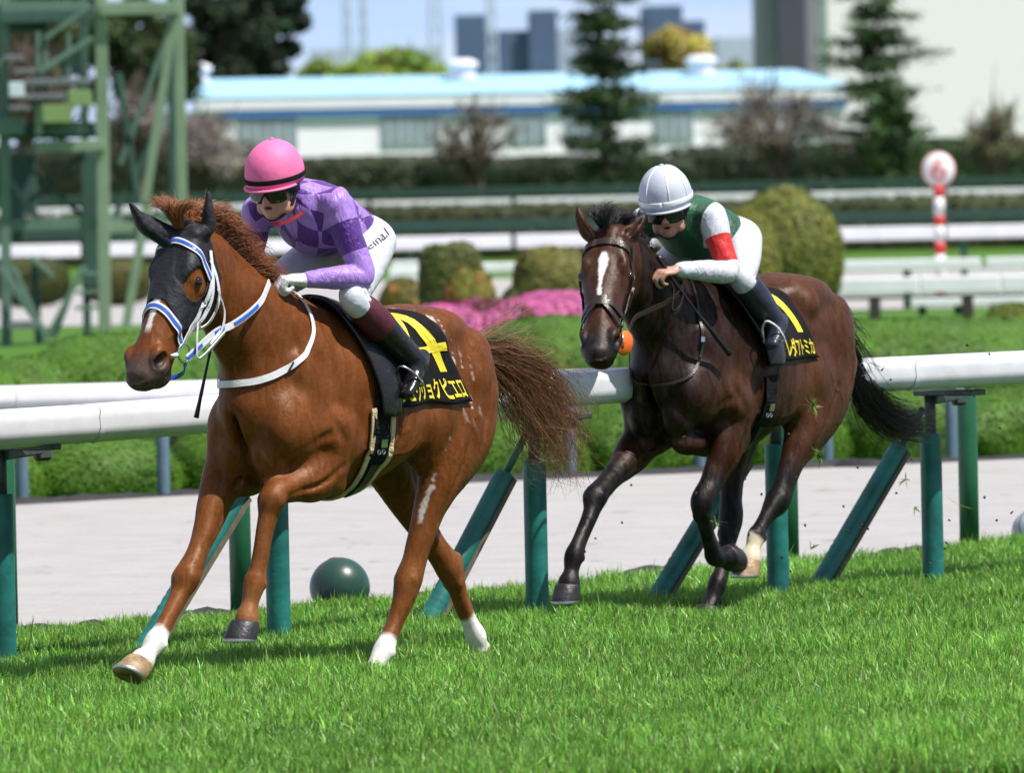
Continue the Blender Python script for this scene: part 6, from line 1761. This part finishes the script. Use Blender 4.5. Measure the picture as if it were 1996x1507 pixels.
    link('helmet_band', grid_mesh('helmet_band', Pb, .003, True), hh['bandmat'], ho)
    Pk = np.array([[rimpt(t, -.24, 1.0 + k) - Hz * k * .05 for k in (0.0, .05, .11 * max(0, math.cos(t)) + .05)] for t in np.linspace(-1.25, 1.25, 25)])
    link('helmet_peak', grid_mesh('helmet_peak', Pk, .006, True), hh['mat'], ho)
    if hh.get('seam'):
        for t0 in hh['seam']:
            pts = np.array([rimpt(t0, s_, 1.004) for s_ in np.linspace(0.0, .985, 18)])
            link('cap_seam', join_strips('cap_seam', [tube(pts, .0032, 6)], True), hh['seammat'], ho)
    # goggles
    gp = lambda x, y, z: hc + X * x + Y * y + Zr * z
    ys = np.linspace(-.082, .082, 41)
    rows = []
    for z_ in np.linspace(-1, 1, 9):
        row = []
        for y_ in ys:
            hgt = .041 * (1 - .25 * (abs(y_) / .082) ** 4); drop = -.010 * math.exp(-(y_ / .016) ** 2) if z_ < 0 else 0
            x_ = .112 - 5.0 * y_ ** 2 - .006 * z_ ** 2
            row.append(gp(x_ - (.012 if abs(y_) < .012 and z_ < -.4 else 0) * 0, y_, -.012 + z_ * hgt - drop * abs(z_)))
        rows.append(row)
    go = link('goggles', grid_mesh('goggles', np.array(rows), -.006, True), M['goggle_lens'], root)
    fr = np.concatenate([np.array(rows)[0], np.array(rows)[1:-1, -1], np.array(rows)[-1][::-1], np.array(rows)[1:-1, 0][::-1], np.array(rows)[0][:1]])
    link('goggle_frame', join_strips('goggle_frame', [tube(fr, .006, 6, False)], True), M['helmet_pad'], go)
    tt = np.linspace(0, 1, 20)
    for s_ in (1, -1):
        link('goggle_strap', join_strips('goggle_strap', [ribbon([gp(.072, s_ * .080, -.002), gp(.03, s_ * .094, .005), gp(-.03, s_ * .097, .012), gp(-.09, s_ * .07, .02)], .024, .004, Zr)]), M['helmet_pad'], go)
        link('chin_strap', join_strips('chin_strap', [ribbon([gp(-.01, s_ * .092, .03), gp(.005, s_ * .090, -.04), gp(.03, s_ * .066, -.10), gp(.05, s_ * .02, -.135), gp(.052, 0, -.137)], .026, .005, X)]), M['helmet_pad'], ho)
        link('ear_pad', grid_mesh('ear_pad', np.array([[gp(-.055 + i * .02, s_ * (.098 - .002 * abs(i - 2.5) ** 2), .05 - j * .018) for j in range(5)] for i in range(6)]), .006 * s_, True), M['helmet_pad'], ho)
    return root, dict(F=F, G=G, B=B, gp=gp, Y=Y, X=X, Z=Zr, hc=hc)

dia = cloth_mat('purple_diamond_silk', 'diamond', (.36, .20, .62), (.085, .020, .22), rough=.44, sheen=.15)
grn = cloth_mat('green_white_red_silk', 'sleeves', (.004, .085, .035), (.60, .62, .68), (.60, .015, .012), rough=.48, sheen=.15)
M['breeches_white'] = simple('breeches_white', (.60, .62, .68), .55, var=.05, scale=10, bump=.8, bscale=15)
M['cap_pink'] = simple('cap_pink', (.86, .17, .38), .62, var=.06, scale=10, bump=.25, bscale=26)
M['cap_white'] = simple('cap_white', (.50, .53, .62), .6, var=.05, scale=10, bump=.2, bscale=26)
M['seam_white'] = simple('seam_white', (.80, .80, .82), .5)

J1 = dict(pelvis=(-.075, 0, 1.918), chest=(.21, 0, 2.035), neck=(.36, 0, 2.12), head=(.492, 0, 2.145), face=(1, .20, -.16), crown=(.10, 0, 1),
          shL=(.285, .175, 2.055), shR=(.37, -.19, 2.035), elL=(.255, .285, 1.755), elR=(.36, -.27, 1.80), wrL=(.505, .155, 1.738), wrR=(.60, -.13, 1.75), hnL=(.60, .085, 1.745), hnR=(.69, -.09, 1.745),
          hipL=(-.075, .105, 1.893), hipR=(-.075, -.105, 1.893), knL=(.30, .265, 1.655), knR=(.30, -.265, 1.66), anL=(-.035, .345, 1.365), anR=(-.035, -.345, 1.37), toL=(.09, .375, 1.24), toR=(.09, -.375, 1.25),
          palm=((.1, -.3, -1), (.1, .3, -1)), thumb=(-1, 1), curl=(60, 80, 60), sock=True, boot=M['boot_leather'], breeches=M['breeches_white'], shirt=dia, mouth=.013,
          helmet=dict(mat=M['cap_pink'], bandmat=M['black_cloth'], band=.015, up=.060, fw=-.004, tilt=R(2)))
p1, k1 = build_jockey(J1, ROOT1, 'crouching jockey in purple diamond silks, white breeches and bright pink cap')

def stirrup(root, an, to, mat):
    ft = to - an; ft = ft / np.linalg.norm(ft); c = an * .42 + to * .58
    A = axes(ft, (0, 1, 0)); up = A[2] if A[2][2] > 0 else -A[2]; sd = A[1]
    pts = [c + sd * .062 - up * .062, c + sd * .064 - up * .02, c + sd * .050 + up * .05, c + sd * .02 + up * .095, c + up * .105, c - sd * .02 + up * .095, c - sd * .050 + up * .05, c - sd * .064 - up * .02, c - sd * .062 - up * .062, c + sd * .062 - up * .062]
    pts = [c + (x - c) * .78 for x in pts]
    o = link('stirrup', join_strips('stirrup', [tube(spline(np.array(pts), 5), .0055, 8, False)], True), mat, root)
    return c + up * .10

# gloves, pony tail, collar strap and embroidery of the front rider
for s_, w, h_ in ((1, 'wrL', 'hnL'), (-1, 'wrR', 'hnR')):
    w = np.array(J1[w]); h_ = np.array(J1[h_])
    FG = Field(np.minimum(w, h_) - .14, np.maximum(w, h_) + .14, .005)
    hand(FG, w, h_ - w, J1['palm'][0 if s_ == 1 else 1], J1['thumb'][0 if s_ == 1 else 1], 1.06, J1['curl'], .007, .0135)
    u = (h_ - w) / np.linalg.norm(h_ - w)
    FG.limb([tuple(w - u * .03) + (.031,) * 3, tuple(w) + (.031,) * 3, tuple(w + u * .05) + (.03, .026, .026)], .012, 4)
    V, Q = FG.skin(1)
    link('glove', mesh('glove', V, Q, True), M['glove_white'], p1)
gp = k1['gp']
bm = bmesh.new(); bmesh.ops.create_icosphere(bm, subdivisions=3, radius=1, matrix=Matrix.Translation(gp(-.150, .012, -.015)) @ Matrix.Diagonal((.040, .036, .034, 1)))
for v in bm.verts: v.co += Vector(np.random.default_rng(int(abs(v.co.x * 1e6)) % 9999).normal(size=3) * .004)
link('pony_tail', bm_mesh(bm, 'pony_tail', True), M['hair_brown'], p1)
link('collar_strap', join_strips('collar_strap', [ribbon([gp(.075, .0, -.150), gp(.065, .045, -.150), gp(.045, .09, -.135), gp(.015, .125, -.115)], .014, .004, (0, 0, 1), 6)]), M['red_strap'], p1)
V2, Fc, asp = text_verts('Seina.I', .08, .35, 0, 1)
O_ = np.array((.140, .2, 1.800)); e_ = np.array((-.075, .18, 1.925)) - O_; upd = np.array((.30, .1, .6)); upd -= e_ * (upd @ e_) / (e_ @ e_); upd /= np.linalg.norm(upd)
P_ = k1['B'].snap(O_ + V2[:, :1] * e_ + V2[:, 1:] * upd * .052, .0025)
link('stitched_name', mesh('stitched_name', P_, Fc, False), M['ink'], p1)
up1 = stirrup(sd1, np.array(J1['anL']), np.array(J1['toL']), M['steel']); stirrup(sd1, np.array(J1['anR']), np.array(J1['toR']), M['steel'])
wh = MB().tube(spline(np.array([(.64, -.12, 1.80), (.70, -.16, 1.62), (.76, -.20, 1.34), (.800, -.225, 1.15)]), 6), np.interp(np.linspace(0, 1, 19), [0, .15, .6, .9, 1], [.013, .011, .006, .009, .012]), 8).mesh('riding_whip')
w1 = link('riding_whip', wh, M['black_leather']); w1.location = ROOT1['loc']; w1.rotation_euler = (0, 0, ROOT1['rz'])
tag(w1, 'black riding whip hanging beside the neck of the chestnut horse', 'whip')

# ------------------------------------------------------------------ the dark bay and its rider
C2 = make_h2()
F2 = horse_field(C2)
ROOT2 = dict(loc=(1.0, 45.0, 0), rz=R(180 + 58))
def colour2(V):
    n1 = vnoise(V, 8, 13); n2 = vnoise(V, 45, 14); n3 = vnoise(V, 4, 15)
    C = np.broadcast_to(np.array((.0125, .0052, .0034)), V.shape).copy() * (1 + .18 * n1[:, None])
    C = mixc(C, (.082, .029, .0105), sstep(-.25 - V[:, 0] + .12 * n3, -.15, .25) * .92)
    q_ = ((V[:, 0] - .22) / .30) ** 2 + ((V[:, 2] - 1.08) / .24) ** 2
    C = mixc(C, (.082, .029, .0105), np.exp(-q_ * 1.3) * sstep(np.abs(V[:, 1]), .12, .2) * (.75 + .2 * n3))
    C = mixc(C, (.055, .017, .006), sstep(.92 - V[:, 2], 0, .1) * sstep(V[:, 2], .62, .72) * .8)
    H = C2['head']
    q = V - H.p; tt = q @ H.T; nn = q @ H.N; ll = q @ H.L
    hd = (tt > -.05) & (V[:, 0] > .85) & (V[:, 2] > 1.3)
    C = mixc(C, (.052, .019, .0085), hd * .9)
    C = mixc(C, (.016, .013, .013), hd * sstep(tt + .015 * n1, .54, .66))
    for nm, (a, b) in dict(RF=(.22, .40), LF=(.30, .48), LH=(.42, .62), RH=(.42, .60)).items():
        d, t = polydist(V, leg_colour(C2)[nm])
        C = mixc(C, (.0085, .0075, .0085), sstep(t + .03 * n1, a, b) * (d < .14) * (V[:, 2] < 1.0))
    d, t = polydist(V, leg_colour(C2)['LH'])
    C = mixc(C, (.62, .56, .40), sstep(t + .012 * n2, .86, .89) * (d < .12))
    wdt = (.009 + .016 * sstep(.30 - tt, 0, .10) + .007 * n2) * (.35 + .65 * sstep(tt, .12, .19))
    C = mixc(C, (.74, .73, .72), hd * sstep(wdt - np.abs(ll + .006 + .02 * (tt - .2)), -.003, .004) * sstep(tt, .13, .15) * sstep(.42 - tt, 0, .02) * (nn > -.06))
    return nostril_dark(C, V, H, (.004, .003, .003))
coat2 = coat_mat('dark_bay_coat', .45, .0, .30, (1, .92, .86))
hs2 = empty('racehorse', ROOT2['loc'], ROOT2['rz'])
tag(hs2, 'dark bay racehorse with a white blaze and black legs galloping behind the leader', 'horse')
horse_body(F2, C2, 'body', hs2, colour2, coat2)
add_eyes(C2['head'], hs2)
for c, dn, fw, mt in (((1.225, -.12, .212), (.10, 0, -1), (1, 0, .1), 'hoof_black'), ((.145, .12, .296), (-1, 0, .12), (-.1, 0, -1), 'hoof_black'), ((-.085, -.12, .035), (.35, 0, -1), (1, 0, .3), 'hoof_black'), ((-.036, .14, .270), (.22, 0, -1), (1, 0, .2), 'hoof_horn')):
    link('hoof', hoof_mesh(c, dn, fw, .104, .064, .073), [M[mt], M['shoe']], hs2)
mg = []
for k in range(7):
    b = np.array([(.97, 1.925), (.90, 1.925), (.82, 1.89), (.73, 1.835), (.64, 1.775), (.54, 1.72), (.44, 1.69)][k])
    up = [.06, .07, .06, .05, .04, .03, .03][k]; bk = -.11; lf = [0, .01, -.02, -.05, -.06, -.06, -.06][k]
    mg.append([(b[0], 0, b[1] - .02), (b[0] + bk * .3, lf * .3, b[1] + up * .6), (b[0] + bk * .75, lf * .8, b[1] + up * .8), (b[0] + bk * 1.15, lf * 1.25, b[1] + up * .4), (b[0] + bk * 1.4, lf * 1.6, b[1] - .03)])
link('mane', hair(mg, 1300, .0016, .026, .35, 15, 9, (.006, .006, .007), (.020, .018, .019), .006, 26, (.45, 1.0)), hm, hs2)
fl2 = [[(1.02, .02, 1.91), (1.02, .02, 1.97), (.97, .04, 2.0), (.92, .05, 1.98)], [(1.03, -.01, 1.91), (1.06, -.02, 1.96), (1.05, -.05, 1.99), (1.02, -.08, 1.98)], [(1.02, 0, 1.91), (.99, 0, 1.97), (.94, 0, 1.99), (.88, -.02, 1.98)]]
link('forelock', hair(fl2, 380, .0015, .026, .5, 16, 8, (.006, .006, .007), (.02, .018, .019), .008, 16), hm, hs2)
tg2 = [[(-1.08, 0, 1.42), (-1.25, 0, 1.44), (-1.36, 0, 1.36), (-1.44, 0, 1.30)],
       [(-1.09, 0, 1.40), (-1.26, 0, 1.32), (-1.40, 0, 1.17), (-1.56, 0, 1.02), (-1.78, 0, .93), (-2.02, 0, .90)],
       [(-1.10, 0, 1.38), (-1.25, 0, 1.27), (-1.36, 0, 1.12), (-1.52, 0, .97), (-1.76, 0, .88), (-2.04, 0, .86)],
       [(-1.10, 0, 1.36), (-1.22, 0, 1.24), (-1.31, 0, 1.09), (-1.46, 0, .93), (-1.68, 0, .83), (-1.92, 0, .80)]]
link('tail', hair(tg2[1:], 1500, .0018, .040, .4, 18, 12, (.005, .005, .006), (.020, .018, .019), .012, 30, (.75, 1.08)), hm, hs2)
link('tail_wisps', hair(tg2[:2], 60, .0016, .04, .6, 19, 14, (.006, .006, .007), (.025, .02, .02), .03, 14, (.55, 1.0)), hm, hs2)
bm = bmesh.new(); bmesh.ops.create_uvsphere(bm, u_segments=14, v_segments=8, radius=1, matrix=Matrix.Translation((-1.12, 0, 1.375)) @ Matrix.Rotation(R(-28), 4, 'Y') @ Matrix.Diagonal((.16, .045, .05, 1)))
dk = bm_mesh(bm, 'dock', True); vcol(dk, np.tile((.012, .008, .007), (len(dk.vertices), 1))); link('dock', dk, hm, hs2)

H = C2['head']
b2 = empty('bridle', ROOT2['loc'], ROOT2['rz'])
tag(b2, 'dark brown leather bridle with orange bit guard on the dark bay horse', 'bridle')
def leather(name, pts, w, off=.005, n=10): return link(name, join_strips(name, [strip(F2, pts, w, off, .005, n)]), M['brown_leather'], b2)
leather('browband', [H(.17, -.10, .12), H(.115, -.045, .10), H(.085, .0, .055), H(.08, .01, 0), H(.085, .0, -.055), H(.115, -.045, -.10), H(.17, -.10, -.12)], .034)
leather('noseband', [H(.50, -.15, .09), H(.46, -.09, .09), H(.435, -.01, .055), H(.43, 0, 0), H(.435, -.01, -.055), H(.46, -.09, -.09), H(.50, -.15, -.09)], .026)
leather('noseband', [H(.43, .005, 0), H(.49, -.02, .05), H(.56, -.09, .085), H(.59, -.15, .075)], .020, .010)
leather('noseband', [H(.43, .005, 0), H(.49, -.02, -.05), H(.56, -.09, -.085), H(.59, -.15, -.075)], .020, .010)
link('nose_pad', join_strips('nose_pad', [strip(F2, [H(.425, 0, .030), H(.432, .005, 0), H(.425, 0, -.030)], .05, .009, .008, 6)]), M['brown_leather'], b2)
for s_ in (1, -1):
    leather('cheekpiece', [H(.05, -.09, s_ * .10), H(.16, -.12, s_ * .12), H(.28, -.14, s_ * .12), H(.40, -.155, s_ * .105), H(.51, -.155, s_ * .09)], .018, .008)
    leather('cheekpiece', [H(.14, -.10, s_ * .12), H(.25, -.115, s_ * .12), H(.37, -.13, s_ * .105), H(.47, -.14, s_ * .09)], .014, .010)
    for t_ in (.26, .46):
        link('buckle', join_strips('buckle', [strip(F2, [H(t_, -.135, s_ * .12), H(t_ + .025, -.137, s_ * .12)], .020, .014, .004, 4)]), M['steel'], b2)
    link('bit_ring', join_strips('bit_ring', [ring(H(.55, -.16, s_ * .10), H.L, .034, .004)], True), M['steel'], b2)
GD = np.array((.22, .97, 0)); A_ = axes(GD, H.T); a = np.linspace(0, 2 * PI, 25)[:-1]
c0 = H(.56, -.165, .102); rg = lambda r_, o: [c0 + GD * o + r_ * (math.cos(t) * A_[1] * 1.15 + math.sin(t) * A_[2]) for t in a]
Vd = np.array(rg(.003, -.004) + rg(.052, -.004) + rg(.054, .002) + rg(.052, .006) + rg(.003, .008)); Fd = [(i * 24 + j, i * 24 + (j + 1) % 24, (i + 1) * 24 + (j + 1) % 24, (i + 1) * 24 + j) for i in range(4) for j in range(24)]
link('bit_guard', mesh('bit_guard', Vd, Fd, True), M['orange_rubber'], b2)
link('rein', join_strips('rein', [ribbon([H(.55, -.19, .11), (1.02, .15, 1.47), (.88, .15, 1.51), (.76, .175, 1.545), (.66, .19, 1.59), (.62, .18, 1.64), (.68, .15, 1.69)], .024, .005, (.2, .2, 1))]), M['brown_leather'], b2)
link('rein', join_strips('rein', [ribbon([(.70, .15, 1.70), (.64, .19, 1.60), (.66, .20, 1.53), (.72, .19, 1.50), (.70, .18, 1.60), (.72, .15, 1.68)], .022, .005, (.2, .2, 1))]), M['brown_leather'], b2)
link('rein', join_strips('rein', [ribbon([H(.55, -.19, -.11), (1.0, -.14, 1.50), (.85, -.15, 1.56), (.76, -.12, 1.66)], .024, .005, (.2, 0, 1))]), M['brown_leather'], b2)
ns2 = empty('neck_strap', ROOT2['loc'], ROOT2['rz'])
tag(ns2, 'thin dark leather strap hanging round the neck of the dark bay', 'strap')
link('strap_band', join_strips('strap_band', [strip(F2, [(.40, .05, 1.66), (.42, .13, 1.58), (.45, .18, 1.48), (.476, .21, 1.38), (.50, .22, 1.29), (.58, .20, 1.195), (.635, .10, 1.153), (.65, -.03, 1.16), (.62, -.12, 1.22), (.52, -.19, 1.35), (.42, -.15, 1.55)], .013, .007, .005, 8)]), M['brown_leather'], ns2)
link('buckle', join_strips('buckle', [strip(F2, [(.478, .212, 1.375), (.483, .214, 1.35)], .018, .013, .004, 6)]), M['steel'], ns2)
sd2, S2 = make_saddle(F2, ROOT2, 'black saddle and number cloth with yellow 1 on the dark bay horse', '1', 'レダアトミカ',
    lambda v: .05 - .0 * v, lambda v: -.30 - .20 * np.clip(v, 0, 1) ** 1.2, R(101),
    dict(v=[0, .3, .6, .85, 1], front=[.14, .14, .10, .05, .03], rear=[-.08, -.07, -.08, -.09, -.08], max=R(104)), .0, False,
    (.66, .92, .18, .74), (.40, .98, .80, .97), -.05)

J2 = dict(pelvis=(-.09, 0, 1.85), chest=(.20, 0, 1.925), neck=(.345, 0, 1.985), head=(.455, .01, 1.995), face=(1, .42, -.20), crown=(.12, -.05, 1),
          shL=(.315, .18, 1.94), shR=(.36, -.185, 1.925), elL=(.355, .285, 1.685), elR=(.42, -.27, 1.71), wrL=(.655, .175, 1.70), wrR=(.66, -.15, 1.72), hnL=(.735, .135, 1.69), hnR=(.75, -.11, 1.71),
          hipL=(-.09, .105, 1.835), hipR=(-.09, -.105, 1.835), knL=(.19, .27, 1.645), knR=(.20, -.27, 1.65), anL=(.01, .345, 1.425), anR=(.01, -.345, 1.43), toL=(.125, .375, 1.335), toR=(.125, -.375, 1.34),
          palm=((.15, -.45, -1), (.1, .4, -1)), thumb=(-1, 1), curl=(50, 55, 40), sock=False, boot=M['boot_blue'], breeches=M['breeches_white'], shirt=grn, mouth=.011,
          helmet=dict(mat=M['cap_white'], bandmat=M['seam_white'], band=.018, up=.062, fw=-.004, tilt=R(2), seam=(-.62, .30, 1.1, -1.6, 2.2, 3.3), seammat=M['seam_white']))
p2, k2 = build_jockey(J2, ROOT2, 'crouching jockey in green vest with white and red sleeves and white cap')
stirrup(sd2, np.array(J2['anL']), np.array(J2['toL']), M['white_strap']); stirrup(sd2, np.array(J2['anR']), np.array(J2['toR']), M['white_strap'])
wh = MB().tube(spline(np.array([(.735, .12, 1.77), (.69, .17, 1.66), (.58, .235, 1.50), (.50, .275, 1.40), (.395, .31, 1.285)]), 6), np.interp(np.linspace(0, 1, 25), [0, .1, .5, .62, .9, 1], [.014, .011, .006, .010, .013, .014]), 8).mesh('riding_whip')
w2 = link('riding_whip', wh, M['black_leather']); w2.location = ROOT2['loc']; w2.rotation_euler = (0, 0, ROOT2['rz'])
tag(w2, 'black riding whip held along the shoulder of the dark bay', 'whip')

# ------------------------------------------------------------------ turf kicked up by the dark bay
rk = np.random.default_rng(77)
gm = bpy.data.materials['turf_blades']
def clod(name, c, nb, size, label, soil=True):
    V, F, C = [], [], []
    for k in range(nb):
        d = rk.normal(size=3) * np.array((.6, .6, 1.0)); d /= np.linalg.norm(d); L = size * rk.uniform(.5, 1.3); e = np.cross(d, rk.normal(size=3)); e /= np.linalg.norm(e); m = rk.normal(size=3) * L * .18
        w = .0035; i = len(V); V += [-e * w, e * w, d * L * .5 + m + e * w, d * L * .5 + m - e * w, d * L + m * 1.5]
        F += [(i, i + 1, i + 2, i + 3), (i + 3, i + 2, i + 4)]; q = np.array((.17, .30, .05)) * rk.uniform(.6, 1.3) if rk.random() < .8 else np.array((.25, .22, .10)); C += [q] * 5
    if soil:
        bm = bmesh.new(); bmesh.ops.create_icosphere(bm, subdivisions=2, radius=size * .28)
        for v in bm.verts: v.co *= 1 + rk.uniform(-.35, .35)
        i = len(V); V += [np.array(v.co) for v in bm.verts]; F += [tuple(v.index + i for v in f.verts) for f in bm.faces]; C += [np.array((.05, .04, .022))] * len(bm.verts); bm.free()
    me = mesh(name, np.array(V), F, False); vcol(me, np.array(C)); o = link(name, me, gm, None, tuple(c)); tag(o, label, 'clod', 'turf kicked up by the dark bay')
for c, nb, sz, lb, so in (((1585, 790, 44.2), 34, .050, 'tuft of grass flying in front of the thigh of the dark bay', False), ((1598, 888, 44.6), 34, .042, 'pale clod of turf in the air right of the hind leg of the dark bay', True), ((1765, 935, 45.4), 7, .045, 'few blades of grass in the air left of the last padded post', False), ((1395, 1018, 44.3), 9, .045, 'wisp of grass caught at the folded foreleg of the dark bay', False), ((1580, 1070, 44.6), 5, .045, 'two blades of grass in the air beside the slanting brace', False), ((1782, 990, 45.2), 4, .05, 'long blade of grass in the air in front of the padded post', False), ((1870, 985, 45.4), 3, .05, 'single blade of grass in the air between the two right posts', False)):
    clod('turf_clod', at(*c), nb, sz, lb, so)
sp = None
for k in range(46):
    c = at(rk.uniform(1440, 1990), rk.uniform(650, 1130), rk.uniform(44, 45.6)) if k < 38 else at(rk.uniform(1120, 1440), rk.uniform(760, 1100), rk.uniform(43.6, 44.6))
    if sp is None or k % 9 == 0:
        bm = bmesh.new(); bmesh.ops.create_icosphere(bm, subdivisions=1, radius=.0062)
        for v in bm.verts: v.co *= 1 + rk.uniform(-.4, .5)
        sp = bm_mesh(bm, 'soil_crumb'); sp.materials.append(M['edging'])
    o = link('soil_crumb', sp, None, None, tuple(c)); o.scale = (1, 1, 1) if rk.random() < .6 else (1.7, .8, .8); o.rotation_euler = tuple(rk.uniform(0, 6, 3)); tag(o, 'tiny dark crumb of soil thrown up in the air around the dark bay', 'soil crumb', 'soil crumbs in the air')
